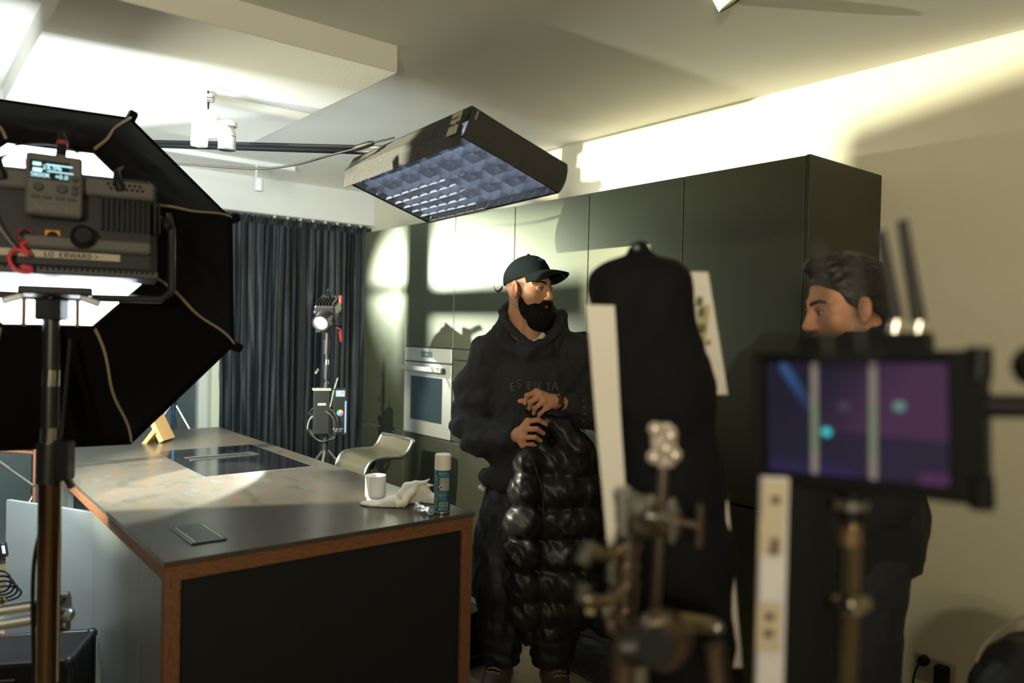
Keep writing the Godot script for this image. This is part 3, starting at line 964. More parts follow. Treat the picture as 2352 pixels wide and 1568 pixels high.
	# handle rails and clips at the top
	part(h, "top_rail", MB.new().box(Transform3D(B, OCT * Vector3(0.0, 0.172, 0.06)), Vector3(0.12, 0.022, 0.05), 0.004), mat("clip_steel", lin(0.5, 0.52, 0.54), 0.35, 0.8))
	for x in [-0.115, 0.155]:
		part(h, "safety_strap", MB.new().tube(spline([OCT * Vector3(x + 0.02, 0.20, 0.05), OCT * Vector3(x, 0.16, 0.10), OCT * Vector3(x + 0.01, 0.11, 0.105)], 5), [0.003, 0.003, 0.004, 0.005, 0.007, 0.009, 0.011, 0.012, 0.012, 0.011, 0.009], 8), bk)
	# curved cables over the bright gap
	part(h, "cable", MB.new().tube(spline([OCT * Vector3(-0.16, 0.13, 0.1), OCT * Vector3(-0.09, 0.20, 0.1), OCT * Vector3(0.0, 0.225, 0.09), OCT * Vector3(0.07, 0.205, 0.09), OCT * Vector3(0.115, 0.15, 0.1)]), 0.0025, 6), bk)
	part(h, "cable", MB.new().tube(spline([OCT * Vector3(-0.15, 0.08, 0.12), OCT * Vector3(-0.11, -0.02, 0.12), OCT * Vector3(-0.075, -0.07, 0.11)]), 0.0022, 6), mat("cable_grey", lin(0.2, 0.22, 0.2), 0.4))
	# red cable tie
	var red := mat("red_rubber", lin(0.55, 0.03, 0.05), 0.5)
	part(h, "cable_tie", MB.new().tube(spline([OCT * Vector3(-0.05, -0.05, 0.1), OCT * Vector3(-0.062, -0.062, 0.105), OCT * Vector3(-0.045, -0.085, 0.108), OCT * Vector3(-0.075, -0.075, 0.11), OCT * Vector3(-0.088, -0.1, 0.11), OCT * Vector3(-0.072, -0.128, 0.11), OCT * Vector3(-0.045, -0.132, 0.11), OCT * Vector3(-0.042, -0.12, 0.105), OCT * Vector3(-0.06, -0.115, 0.1)]), 0.0055, 8), red)
	# yoke: a bent bracket round the lamp
	var yk := []
	for q in [[-0.235, 0.04], [-0.235, -0.14], [-0.2, -0.175], [0.0, -0.178], [0.27, -0.175], [0.30, -0.15], [0.302, 0.03], [0.29, 0.08]]:
		yk.append(OCT * Vector3(q[0], q[1], 0.03))
	part(h, "yoke", MB.new().tube(yk, 0.011, 8), body)
	part(h, "yoke_plate", MB.new().box(Transform3D(B, OCT * Vector3(0.015, -0.172, 0.055)), Vector3(0.17, 0.022, 0.07), 0.004), body)
	part(h, "yoke_knob", MB.new().lathe(knob_xf(OCT * Vector3(0.26, 0.045, 0.03), B.x), [Vector2(0, 0), Vector2(0.024, 0), Vector2(0.024, 0.03), Vector2(0.012, 0.045), Vector2(0, 0.045)], 14), bk)
	for x in [-0.055, 0.065]:
		part(h, "clamp_screw", MB.new().tube([OCT * Vector3(x, -0.19, 0.075), OCT * Vector3(x, -0.265, 0.075)], 0.0055, 8), mat("screw_bronze", lin(0.22, 0.14, 0.09), 0.35, 0.9))
		part(h, "clamp_wing", MB.new().box(Transform3D(B * Basis(Vector3.BACK, 0.35 if x < 0 else -0.35), OCT * Vector3(x * 1.45, -0.195, 0.075)), Vector3(0.05, 0.018, 0.008), 0.003), mat("clip_steel", Color.WHITE))
	# ---- stand
	var p := Vector3(0.3377, 1.3782, -2.3742)
	var s := thing("lamp_stand", "tall roller stand with bronze and chrome tubes under the softbox lamp", "stand", Vector3(p.x, 0, p.z))
	var bronze := mat("bronze_tube", lin(0.20, 0.13, 0.08), 0.22, 1.0)
	var chrome := mat("chrome", lin(0.62, 0.62, 0.6), 0.15, 1.0)
	var blk := mat("stand_black", lin(0.016, 0.015, 0.014), 0.35, 0.3)
	var v := func(y: float, dx := 0.0) -> Vector3: return Vector3(p.x + dx * 0.777, y, p.z + dx * 0.629)
	var y_at := func(py: float) -> float: return 1.57 + (739.0 - py) / 1768.0 * 2.06
	part(s, "top_tube", MB.new().tube([v.call(y_at.call(1115)), v.call(1.66)], 0.022, 20), blk)
	part(s, "riser_sleeve", MB.new().tube([v.call(y_at.call(890)), v.call(y_at.call(853))], 0.0155 + 0.0075, 20), chrome)
	part(s, "riser_sleeve", MB.new().tube([v.call(y_at.call(1022)), v.call(y_at.call(985))], 0.0155 + 0.008, 20), chrome)
	part(s, "collar", MB.new().tube([v.call(y_at.call(1112)), v.call(y_at.call(1020))], 0.032, 20), blk)
	part(s, "tube", MB.new().tube([v.call(0.25), v.call(y_at.call(1110))], 0.0262, 24), bronze)
	part(s, "spigot_block", MB.new().box(Transform3D(Basis(Vector3.UP, -0.68), v.call(y_at.call(1060), 0.042)), Vector3(0.034, 0.105, 0.04), 0.004), blk)
	part(s, "lock_lever", MB.new().box(Transform3D(Basis(Vector3.UP, -0.68) * Basis(Vector3.BACK, 0.5), v.call(y_at.call(1105), 0.05)), Vector3(0.016, 0.05, 0.02), 0.004), blk)
	part(s, "chrome_rod", MB.new().tube([v.call(0.6, 0.0295), v.call(y_at.call(1105), 0.0295)], 0.0045, 10), chrome)
	part(s, "cable", MB.new().tube(spline([v.call(1.52, 0.05), v.call(1.32, 0.034), v.call(1.15, 0.012), v.call(1.08, 0.005), v.call(0.98, -0.028), v.call(0.86, -0.04), v.call(0.6, -0.034), v.call(0.2, -0.03)]) , 0.0052, 8), bk)
	part(s, "clamp_block", MB.new().box(Transform3D(Basis(Vector3.UP, -0.68), v.call(1.60)), Vector3(0.07, 0.06, 0.05), 0.006), blk)
	for k in 3:
		var a := deg_to_rad(95.0 + 85.0 * k)
		var foot := Vector3(p.x + cos(a) * 0.45, 0.04, p.z + sin(a) * 0.3)
		var lg := part(s, "leg", MB.new().bar(v.call(0.32), foot, 0.03, 0.02, Vector3.UP, 0.002), chrome)
		part(lg, "rubber_foot", MB.new().ball(foot + Vector3(0, -0.01, 0), Vector3(0.03, 0.03, 0.03), 10), bk)
	# side arm low on the stand, with two bright tubes and a toothed knob
	var ar := thing("tube_clamp", "pair of bright aluminium tubes with a toothed clamp knob, low on the left", "clamp", Vector3(0.2807, 0.8132, -2.3071))
	var alu := mat("bright_aluminium", lin(0.72, 0.76, 0.82), 0.2, 1.0)
	part(ar, "tube", MB.new().tube([Vector3(0.1798, 0.7926, -2.4399), Vector3(0.3252, 0.7943, -2.4252)], 0.0155, 18), alu)
	part(ar, "tube", MB.new().tube([Vector3(0.1801, 0.7560, -2.4390), Vector3(0.3255, 0.7586, -2.4243)], 0.0155, 18), alu)
	var gear := PackedVector2Array()
	for i in 48:
		var a := TAU * i / 48
		var r := 0.052 if (i / 2) % 2 == 0 else 0.046
		gear.append(Vector2(cos(a), sin(a)) * r)
	var gx := face_xf(Vector3(0.3842, 0.7616, -2.4283), Vector3(0.35, 0, -0.94), Vector3.UP)
	part(ar, "knob", MB.new().extr(gx, gear, 0.022), alu)
	part(ar, "knob_cap", MB.new().lathe(knob_xf(Vector3(0.3928, 0.7561, -2.4083), Vector3(0.777, 0, 0.629)), [Vector2(0.018, -0.01), Vector2(0.018, 0.006), Vector2(0.013, 0.012), Vector2(0, 0.012)], 16), alu)
	part(ar, "clamp_body", MB.new().box(Transform3D(Basis(Vector3.UP, -0.68), Vector3(0.3457, 0.7747, -2.4082)), Vector3(0.06, 0.07, 0.06), 0.006), blk)
	part(ar, "jaw", MB.new().bar(Vector3(0.3847, 0.7084, -2.4269), Vector3(0.3844, 0.7362, -2.4276), 0.03, 0.02), alu)
	part(ar, "bolt", MB.new().tube([Vector3(0.3690, 0.6879, -2.4263), Vector3(0.3692, 0.6711, -2.4259)], 0.007, 10), chrome)

# ---------------------------------------------------------------- light mat on a boom
func build_light_mat() -> void:
	var X := MAT_XF
	var hx := 0.215
	var hz := 0.485
	var skirt := mat("mat_skirt", lin(0.034, 0.033, 0.028), 0.75, 0.0, { "bump": [noise_tex("weave", 0.06, 256), 0.04, 8.0]})
	var strip_m := mat("grid_fabric", lin(0.10, 0.11, 0.135), 0.7, 0.0, {"sheen": 0.3})
	var edge := mat("black_plastic", lin(0.014, 0.014, 0.014), 0.45)
	var t := thing("light_mat", "flat rectangular light mat with a fabric egg-crate grid on a boom", "lamp", X.origin)
	# top shell and side skirts (local -y is up)
	part(t, "back_plate", MB.new().box(X * Transform3D(Basis(), Vector3(0, -0.092, 0)), Vector3(hx * 2 - 0.01, 0.016, hz * 2 - 0.01), 0.004), skirt)
	part(t, "lamp_face", MB.new().box(X * Transform3D(Basis(), Vector3(0, -0.055, 0)), Vector3(hx * 2 - 0.02, 0.004, hz * 2 - 0.02), 0.0), mat("mat_glow", lin(0.7, 0.72, 0.75), 0.7, 0.0, {"emit": lin(0.62, 0.74, 0.95), "energy": 0.22}))
	var nz := FastNoiseLite.new()
	nz.seed = 11
	nz.frequency = 9.0
	for sd in 4:
		var along := sd % 2 == 0      # skirts on +-x run along z
		var s := 1.0 if sd < 2 else -1.0
		var L := hz if along else hx
		var W := hx if along else hz
		var is_lit: bool = along and s > 0
		var fn := func(u: float, v: float) -> Vector3:
			var q := lerpf(-L, L, u) * s * 1.012
			var bulge := 0.012 * sin(PI * v) + 0.0012 * sin(u * 260.0) * (1.0 if is_lit and v < 0.55 else 0.15) + nz.get_noise_2d(u * 6.0 + sd * 5.0, v * 2.0) * 0.004
			if is_lit:
				bulge += 0.010 * smoothstep(0.42, 0.5, v) * smoothstep(0.62, 0.52, v) + 0.004 * absf(sin(u * 90.0 + v * 14.0)) * smoothstep(0.45, 0.6, v) * smoothstep(0.85, 0.6, v)
			var y := lerpf(0.04 if is_lit else 0.012, -0.098, v)
			return X * (Vector3((W + bulge) * s, y, -q) if along else Vector3(q, y, (W + bulge) * s))
		part(t, "skirt", MB.new().sheet(220 if is_lit else 40, 14 if is_lit else 6, fn, 0.003), skirt)
	# binding along the lower edge and top edge
	for y in [0.012, -0.1]:
		var rim := []
		for q in [[-1, -1], [1, -1], [1, 1], [-1, 1], [-1, -1]]:
			rim.append(X * Vector3(q[0] * hx, y, q[1] * hz))
		part(t, "edge_binding", MB.new().tube(rim, 0.004, 6), edge)
	# egg crate: fabric strips crossing
	for i in range(1, 12):
		var z := lerpf(-hz, hz, i / 12.0)
		part(t, "grid_strip", MB.new().sheet(36, 3, func(u: float, v: float): return X * Vector3(lerpf(-hx, hx, u), lerpf(-0.05, 0.008, v), z + 0.006 * sin(u * 9.0 * PI) * sin(PI * v) + 0.004 * sin(u * 5.0 + i) * v)), strip_m)
	for i in range(1, 9):
		var x := lerpf(-hx, hx, i / 9.0)
		part(t, "grid_strip", MB.new().sheet(48, 3, func(u: float, v: float): return X * Vector3(x + 0.005 * sin(u * 12.0 * PI) * sin(PI * v) + 0.003 * sin(u * 7.0 + i) * v, lerpf(-0.05, 0.008, v), lerpf(-hz, hz, u))), strip_m)
	# label, glint tab
	var nearc := X * Vector3(hx + 0.022, -0.035, hz - 0.045)
	var lx := X.basis * Vector3(0, 0, -1)
	var ly := X.basis * Vector3(0, -1, 0)
	var lb := part(t, "brand_label", MB.new().box(face_xf(nearc, lx, ly), Vector3(0.06, 0.085, 0.004), 0.0005), mat("label_cream", lin(0.42, 0.38, 0.29), 0.6))
	text(lb, "label_text", "Snapgrid", face_xf(nearc + X.basis * Vector3(0.0025, -0.02, 0), lx, ly), 0.013, mat("ink_black", Color.BLACK))
	text(lb, "label_text", "40 degrees", face_xf(nearc + X.basis * Vector3(0.0025, 0.006, 0), lx, ly), 0.0105, mat("ink_black", Color.BLACK))
	part(t, "metal_tab", MB.new().box(X * Transform3D(Basis(), Vector3(hx - 0.02, -0.075, hz + 0.012)), Vector3(0.008, 0.035, 0.003), 0.0005), mat("chrome", Color.WHITE))
	# wire loops and bracket on top
	var top := X * Vector3(0.02, -0.11, -0.02)
	for k in 3:
		part(t, "tie_wire", MB.new().tube(arc(top + Vector3(-0.05 + 0.04 * k, 0.03, 0.02 * k), Vector3(0.03 + 0.01 * k, 0.0, 0.02), Vector3(0.012, 0.045 + 0.012 * k, 0), 0.0, PI * 1.8, 18), 0.0014, 5), edge)
	part(t, "mount_bracket", MB.new().box(Transform3D(X.basis, X * Vector3(0.02, -0.108, -0.02)), Vector3(0.12, 0.02, 0.12), 0.003), edge)
	# ---- boom
	var bm := thing("boom_arm", "long black boom bar reaching over the island to the light mat", "boom", Vector3(0.52, 0, -5.25))
	var a := X * Vector3(0.02, -0.135, -0.02)
	var b := Vector3(1.0673, 2.4631, -4.1066)
	var e := a + (b - a) * 1.62
	var alu := mat("boom_black", lin(0.008, 0.008, 0.009), 0.5, 0.0, {"spec": 0.3})
	part(bm, "bar", MB.new().bar(a, e, 0.026, 0.036, Vector3.UP, 0.003), alu)
	for sgn in [-1.0, 1.0]:
		part(bm, "bar_groove", MB.new().bar(a + Vector3(0, sgn * 0.009, 0), e + Vector3(0, sgn * 0.009, 0), 0.0272, 0.004, Vector3.UP, 0.0), mat("groove_grey", lin(0.025, 0.026, 0.028), 0.5, 0.2))
	part(bm, "stand_pole", MB.new().tube([Vector3(e.x, 0.1, e.z), Vector3(e.x, e.y + 0.03, e.z)], 0.018, 14), mat("stand_black", Color.BLACK))
	part(bm, "clamp", MB.new().box(Transform3D(Basis(), e), Vector3(0.07, 0.08, 0.07), 0.01), mat("stand_black", Color.BLACK))
	for k in 3:
		var an := TAU * k / 3 + 0.3
		part(bm, "stand_leg", MB.new().tube([Vector3(e.x, 0.6, e.z), Vector3(e.x + cos(an) * 0.45, 0.02, e.z + sin(an) * 0.3)], 0.011, 8), mat("chrome", Color.WHITE))
	# ---- feeding cable
	var cb := thing("power_cable", "black cable sagging from the light mat towards the softbox", "cable", Vector3(1.2638, 2.2429, -3.2356))
	part(cb, "cable", MB.new().tube(spline([Vector3(0.8721, 2.3180, -3.9403), Vector3(1.0551, 2.3032, -3.7275), Vector3(1.1558, 2.2843, -3.5813), Vector3(1.2723, 2.2605, -3.3578), Vector3(1.3508, 2.2604, -3.1655), Vector3(1.4220, 2.2825, -2.9795), Vector3(1.4623, 2.2920, -2.8570)]), 0.0048, 8), edge)
	part(cb, "connector", MB.new().tube([Vector3(1.4623, 2.2920, -2.8570), Vector3(1.4712, 2.2971, -2.8369), Vector3(1.4950, 2.3069, -2.7793), Vector3(1.5010, 2.3084, -2.7616)], [0.007, 0.0125, 0.0125, 0.007], 12), edge)
	part(cb, "lead", MB.new().tube(spline([Vector3(1.4982, 2.3083, -2.7638), Vector3(1.5207, 2.3148, -2.7200), Vector3(1.5441, 2.3212, -2.6754)], 4), 0.004, 8), edge)

# ---------------------------------------------------------------- curtain
func build_curtain() -> void:
	var cl := mat("curtain_cloth", lin(0.011, 0.015, 0.017), 0.55, 0.0, {"sheen": 0.35, "bump": [noise_tex("weave", 0.06, 256), 0.04, 7.0]})
	var x0 := 1.935
	var x1 := WALL_X - 0.005
	var t := thing("curtain", "dark blue-grey floor-length curtain hanging in pleats at the back", "curtain", Vector3((x0 + x1) / 2, 0, BACK_Z - 0.06))
	var nz := FastNoiseLite.new()
	nz.seed = 21
	nz.frequency = 1.3
	var fold := func(u: float, v: float) -> float:
		var w := u * 21.0 + nz.get_noise_2d(u * 3.0, v * 0.25) * 0.9
		var s := sin(w * TAU)
		return signf(s) * pow(absf(s), 0.75)
	part(t, "drape", MB.new().sheet(520, 46, func(u: float, v: float):
		var y := lerpf(0.02, 2.36, v)
		var amp := lerpf(0.044, 0.03, v) * (0.7 + 0.5 * nz.get_noise_2d(u * 9.0 + 5.0, v * 0.12))
		var lean := (1.0 - v) * -0.03 * u
		return Vector3(lerpf(x0, x1, u) + 0.012 * sin(u * 42.0 * PI) + lean, y, BACK_Z - 0.055 + amp * fold.call(u, v))), cl)
	part(t, "heading", MB.new().sheet(520, 8, func(u: float, v: float):
		var y := lerpf(2.355, 2.415, v) + 0.006 * sin(u * 190.0) * v
		var g := 0.010 * sin(u * 21.0 * TAU * 2.0) + 0.006 * sin(u * 333.0) * sin(v * 3.0)
		return Vector3(lerpf(x0, x1, u), y, BACK_Z - 0.045 + g)), cl)
	for i in 8:
		part(t, "hook", MB.new().box(Transform3D(Basis(), Vector3(lerpf(2.35, 3.1, i / 7.0), 2.424, BACK_Z - 0.04)), Vector3(0.022, 0.018, 0.012), 0.003), mat("hook_white", lin(0.7, 0.7, 0.66), 0.5))
	# thin stand in the window bay; its unseen lamp lights patches on the cabinets
	var s := thing("bay_lamp_stand", "thin light stand in the dark bay left of the curtain, with an unseen lamp and cutters placed to light the cabinets in patches", "stand", Vector3(BAY.x, 0, BAY.z))
	var ch := mat("chrome", Color.WHITE)
	var bk := mat("lamp_shell", Color.BLACK)
	part(s, "pole", MB.new().tube([Vector3(BAY.x - 0.02, 0.05, BAY.z - 0.03), Vector3(BAY.x - 0.02, 1.96, BAY.z - 0.03)], 0.014, 12), mat("blue_tube", lin(0.05, 0.12, 0.2), 0.25, 0.8))
	for k in 3:
		var an := TAU * k / 3 + 0.9
		part(s, "leg", MB.new().tube([Vector3(BAY.x - 0.02, 1.03, BAY.z - 0.03), Vector3(BAY.x - 0.02 + cos(an) * 0.30, 0.62, BAY.z - 0.03 + sin(an) * 0.22)], 0.008, 8), ch)
	part(s, "hub", MB.new().tube([Vector3(BAY.x - 0.02, 1.0, BAY.z - 0.03), Vector3(BAY.x - 0.02, 1.06, BAY.z - 0.03)], 0.024, 12), mat("stand_black", Color.BLACK))
	var dir := (Vector3(2.65, 1.75, -4.15) - BAY).normalized()
	lamp_head(s, BAY - dir * 0.16, dir, true, 6.0)
	# unseen cutters, shaped by where their dark bars fall on the cabinets, brought back to 15 % of the way
	var back := func(y: float, z: float) -> Vector3: return BAY.lerp(Vector3(2.65, y, z), 0.16)
	for q in [[2.6, -4.44, 0.5, -4.06], [1.84, -4.44, 1.62, -2.6], [1.87, -5.2, 1.79, -4.40]]:
		var m := MB.new()
		m.flat = true
		m.quad(back.call(q[2], q[1]), back.call(q[2], q[3]), back.call(q[0], q[3]), back.call(q[0], q[1]))
		part(s, "unseen_flag", m, bk)

# ---------------------------------------------------------------- the spot lamps
func lamp_head(t: Node3D, at: Vector3, dir: Vector3, lit: bool, glow: float) -> void:
	var z := -dir.normalized()
	var x := Vector3.UP.cross(z).normalized()
	var X := Transform3D(Basis(x, z.cross(x), z), at)
	var bk := mat("lamp_shell", lin(0.018, 0.018, 0.018), 0.4, 0.3)
	part(t, "barrel", MB.new().lathe(X * Transform3D(Basis(Vector3.RIGHT, -PI / 2), Vector3.ZERO), [Vector2(0, -0.12), Vector2(0.05, -0.12), Vector2(0.058, -0.11), Vector2(0.058, 0.03), Vector2(0.049, 0.05), Vector2(0.049, 0.14), Vector2(0.053, 0.145), Vector2(0.053, 0.155), Vector2(0.042, 0.155), Vector2(0.042, 0.12)].map(func(q): return Vector2(q.x, q.y)), 28), bk)
	part(t, "lamp_lens", MB.new().lathe(X * Transform3D(Basis(Vector3.RIGHT, -PI / 2), Vector3.ZERO), [Vector2(0.042, 0.128), Vector2(0.03, 0.138), Vector2(0, 0.143)], 24), mat("lens_glow", lin(0.9, 0.9, 0.85), 0.2, 0.0, {"emit": lin(1.0, 1.0, 0.86), "energy": glow}))
	part(t, "heat_sink", MB.new().box(X * Transform3D(Basis(), Vector3(0, 0.045, 0.03)), Vector3(0.13, 0.05, 0.16), 0.008), bk)
	for i in 6:
		part(t, "fin", MB.new().box(X * Transform3D(Basis(), Vector3(-0.05 + i * 0.02, 0.078, 0.03)), Vector3(0.004, 0.025, 0.15), 0.0005), bk)
	part(t, "accessory_clip", MB.new().box(X * Transform3D(Basis(), Vector3(-0.06, 0, -0.148)), Vector3(0.02, 0.03, 0.02), 0.002), bk)
	part(t, "accessory_clip", MB.new().box(X * Transform3D(Basis(), Vector3(0.02, -0.056, -0.148)), Vector3(0.03, 0.012, 0.02), 0.002), bk)
	part(t, "handle", MB.new().tube([X * Vector3(-0.01, 0.09, 0.05), X * Vector3(-0.012, 0.14, 0.03), X * Vector3(-0.014, 0.155, 0.02)], 0.008, 10), bk)
	part(t, "yoke", MB.new().tube([X * Vector3(-0.07, 0.0, 0.02), X * Vector3(-0.075, -0.07, 0.02), X * Vector3(-0.06, -0.085, 0.02), X * Vector3(0.06, -0.085, 0.02), X * Vector3(0.075, -0.07, 0.02), X * Vector3(0.07, 0.0, 0.02)], 0.006, 8), bk)
	part(t, "yoke_knob", MB.new().lathe(knob_xf(X * Vector3(0.07, 0, 0.02), X.basis.x), [Vector2(0, 0), Vector2(0.02, 0), Vector2(0.02, 0.02), Vector2(0, 0.02)], 12), bk)

func build_spots() -> void:
	var bk := mat("stand_black", lin(0.016, 0.015, 0.014), 0.35, 0.3)
	var ch := mat("chrome", Color.WHITE)
	var red := mat("red_tag", lin(0.62, 0.03, 0.02), 0.5)
	var t := thing("spot_lamp", "small lit spotlight with red tags in front of the curtain", "lamp", FRES)
	lamp_head(t, FRES, FRES_DIR, true, 9.0)
	var rg := FRES_DIR.cross(Vector3.UP).normalized()
	part(t, "red_tag", MB.new().box(Transform3D(Basis(Vector3.UP, 0.7), Vector3(2.2075, 1.7404, -4.4441)), Vector3(0.03, 0.055, 0.012), 0.005), red)
	part(t, "red_tag", MB.new().box(Transform3D(Basis(Vector3.UP, 0.7) * Basis(Vector3.BACK, 0.35), Vector3(2.2094, 1.5133, -4.4384)), Vector3(0.03, 0.075, 0.004), 0.002), red)
	part(t, "tag_strap", MB.new().tube(spline([Vector3(2.1856, 1.5646, -4.4587), Vector3(2.2070, 1.5542, -4.4412), Vector3(2.2136, 1.5271, -4.4353)], 4), 0.003, 6), red)
	# its stand
	var p := FRES + Vector3(0.0, 0, 0.0)
	var s2 := thing("spot_stand", "black light stand with clamps and a control pack under the small spotlight", "stand", Vector3(p.x, 0, p.z))
	var Y := func(y: float, dx := 0.0, dz := 0.0) -> Vector3: return Vector3(p.x + dx, y, p.z + dz)
	part(s2, "pole", MB.new().tube([Y.call(0.35), Y.call(1.53)], 0.0125, 14), bk)
	part(s2, "chrome_section", MB.new().tube([Y.call(0.45), Y.call(0.79)], 0.016, 14), ch)
	part(s2, "chrome_section", MB.new().tube([Y.call(1.33), Y.call(1.36)], 0.0165, 14), ch)
	part(s2, "chrome_section", MB.new().tube([Y.call(1.2), Y.call(1.222)], 0.0165, 14), ch)
	for y in [1.44, 1.285, 1.165, 0.83]:
		part(s2, "collar", MB.new().tube([Y.call(y - 0.045), Y.call(y + 0.045)], 0.021, 14), bk)
	for y in [1.285, 1.165]:
		part(s2, "wing_knob", MB.new().box(Transform3D(Basis(Vector3.UP, 0.68) * Basis(Vector3.BACK, 0.6), Y.call(y, -0.05, -0.03)), Vector3(0.045, 0.018, 0.012), 0.005), mat("clip_steel", Color.WHITE))
	for k in 3:
		var an := TAU * k / 3 + 2.2
		part(s2, "leg", MB.new().tube([Y.call(0.8), Y.call(0.62, cos(an) * 0.16, sin(an) * 0.16), Y.call(0.02, cos(an) * 0.5, sin(an) * 0.5)], 0.0085, 8), mat("leg_metal", lin(0.3, 0.31, 0.28), 0.3, 0.9))
	# control pack hanging on the stand
	var c := Vector3(2.2146, 1.0321, -4.4770)
	var cp := thing("control_pack", "black lamp control pack with a lit screen hanging on the spotlight stand", "control unit", c)
	var R := Vector3(0.777, 0.0, 0.629)
	var bs := Basis(R, Vector3.UP, R.cross(Vector3.UP))
	bs = bs * Basis(Vector3.UP, 0.35)
	part(cp, "case", MB.new().box(Transform3D(bs, c + bs.x * 0.012), Vector3(0.085, 0.30, 0.07), 0.004), bk)
	part(cp, "side_unit", MB.new().box(Transform3D(bs, c - bs.x * 0.10 + Vector3(0, 0, 0)), Vector3(0.10, 0.28, 0.06), 0.006), mat("lamp_shell", Color.BLACK))
	part(cp, "top_plate", MB.new().box(Transform3D(bs, c - bs.x * 0.10 + Vector3(0, 0.142, 0)), Vector3(0.11, 0.012, 0.07), 0.002), mat("cream_metal", lin(0.5, 0.5, 0.36), 0.4, 0.3))
	part(cp, "latch", MB.new().box(Transform3D(bs, c - bs.x * 0.10 + Vector3(0, 0.05, 0) + bs.z * 0.032), Vector3(0.05, 0.014, 0.006), 0.002), mat("cream_metal", Color.WHITE))
	var fz := bs.z * 0.036
	part(cp, "screen", MB.new().box(Transform3D(bs, c + bs.x * 0.012 + Vector3(0, 0.118, 0) + fz), Vector3(0.055, 0.038, 0.002), 0.0), mat("pack_screen", lin(0.1, 0.1, 0.1), 0.3, 0.0, {"emit": lin(0.35, 0.75, 0.8), "energy": 0.9}))
	part(cp, "screen_field", MB.new().box(Transform3D(bs, c + bs.x * 0.022 + Vector3(0, 0.122, 0) + fz * 1.04), Vector3(0.022, 0.02, 0.002), 0.0), mat("pack_screen_red", lin(0.1, 0.1, 0.1), 0.3, 0.0, {"emit": lin(0.9, 0.35, 0.3), "energy": 0.8}))
	var wheel := MB.new()
	wheel.colored = true
	for i in 24:
		wheel.color = Color.from_hsv(i / 24.0, 0.95, 1.0)
		var a0 := TAU * i / 24
		var a1 := TAU * (i + 1) / 24
		var wc := c + bs.x * 0.012 + Vector3(0, -0.005, 0) + fz * 1.03
		wheel.flat = true
		wheel.tri(wc, wc + (bs.x * cos(a0) + bs.y * sin(a0)) * 0.019, wc + (bs.x * cos(a1) + bs.y * sin(a1)) * 0.019)
	var wm := mat("color_wheel_print", Color.WHITE, 0.4)
	wm.vertex_color_use_as_albedo = true
	part(cp, "color_wheel_mark", wheel, wm)
	part(cp, "side_stripe", MB.new().box(Transform3D(bs, c + bs.x * 0.046 + Vector3(0, -0.03, 0) + fz), Vector3(0.009, 0.2, 0.003), 0.0), mat("stripe_blue", lin(0.16, 0.24, 0.4), 0.5))
	text(cp, "print", "Bluetooth", Transform3D(bs, c + Vector3(0, -0.105, 0) + fz * 1.03), 0.014, mat("print_white", lin(0.5, 0.52, 0.55), 0.6))
	text(cp, "print", "MADE IN", Transform3D(bs, c + Vector3(0, -0.12, 0) + fz * 1.03), 0.012, mat("print_white", Color.WHITE))
	# looped cables
	var lc := thing("coiled_cable", "loops of black cable hanging beside the spotlight stand", "cable", Vector3(2.1205, 0.9907, -4.5268))
	for k in 3:
		part(lc, "loop", MB.new().tube(arc(Vector3(2.1421, 0.9638, -4.5088) + Vector3(-0.01 * k, -0.01 * k, 0.01 * k), Vector3(-0.085 + 0.018 * k, 0, -0.07), Vector3(0, 0.12 - 0.012 * k, 0), 0.4, TAU - 0.3, 26), 0.004, 7), bk)
	part(lc, "lead", MB.new().tube(spline([Vector3(2.2059, 1.2460, -4.4622), Vector3(2.1763, 1.1592, -4.4589), Vector3(2.1580, 1.0628, -4.4720), Vector3(2.1114, 1.0341, -4.5092), Vector3(2.0671, 0.9849, -4.5570), Vector3(2.0591, 0.9202, -4.5752)], 6), 0.0042, 7), mat("cable_grey", lin(0.2, 0.22, 0.2), 0.4))
	# unseen hard lamp beyond the left edge of the frame, placed to light the cabinets
	var hl := thing("unseen_left_lamp", "unseen black lamp out of view on the left, placed to light the cabinets and wall", "lamp", Vector3(HARD.x - 0.16, 0, HARD.z))
	lamp_head(hl, HARD - Vector3(0.16, 0, 0.0), Vector3(1, 0, 0), true, 9.0)
	part(hl, "unseen_barn_door", MB.new().bx(Vector3(HARD.x, HARD.y + 0.046, HARD.z - 0.3), Vector3(HARD.x + 0.62, HARD.y + 0.048, HARD.z + 0.4), 0.0), bk)  # unseen leaf, placed to keep the beam off the near ceiling
	part(hl, "pole", MB.new().tube([Vector3(HARD.x - 0.16, 0.1, HARD.z), Vector3(HARD.x - 0.16, HARD.y - 0.08, HARD.z)], 0.014, 12), bk)
	for k in 3:
		var an := TAU * k / 3
		part(hl, "leg", MB.new().tube([Vector3(HARD.x - 0.16, 0.5, HARD.z), Vector3(HARD.x - 0.16 + cos(an) * 0.45, 0.015, HARD.z + sin(an) * 0.45)], 0.009, 8), bk)
	# unseen black cutters on a stand, shaped to shade cabinets, wall and man
	var fx := -0.35
	var fg := thing("unseen_flag_stand", "unseen black flags out of view on the left, placed to shade the cabinets, wall and man", "unseen_flag", Vector3(fx, 0, -3.715))
	part(fg, "unseen_flag", MB.new().bx(Vector3(fx, 2.299, -3.70), Vector3(fx + 0.003, 2.343, -3.44), 0.0), bk)
	part(fg, "unseen_flag", MB.new().bx(Vector3(fx, 2.22, -3.741), Vector3(fx + 0.003, 2.55, -3.689), 0.0), bk)
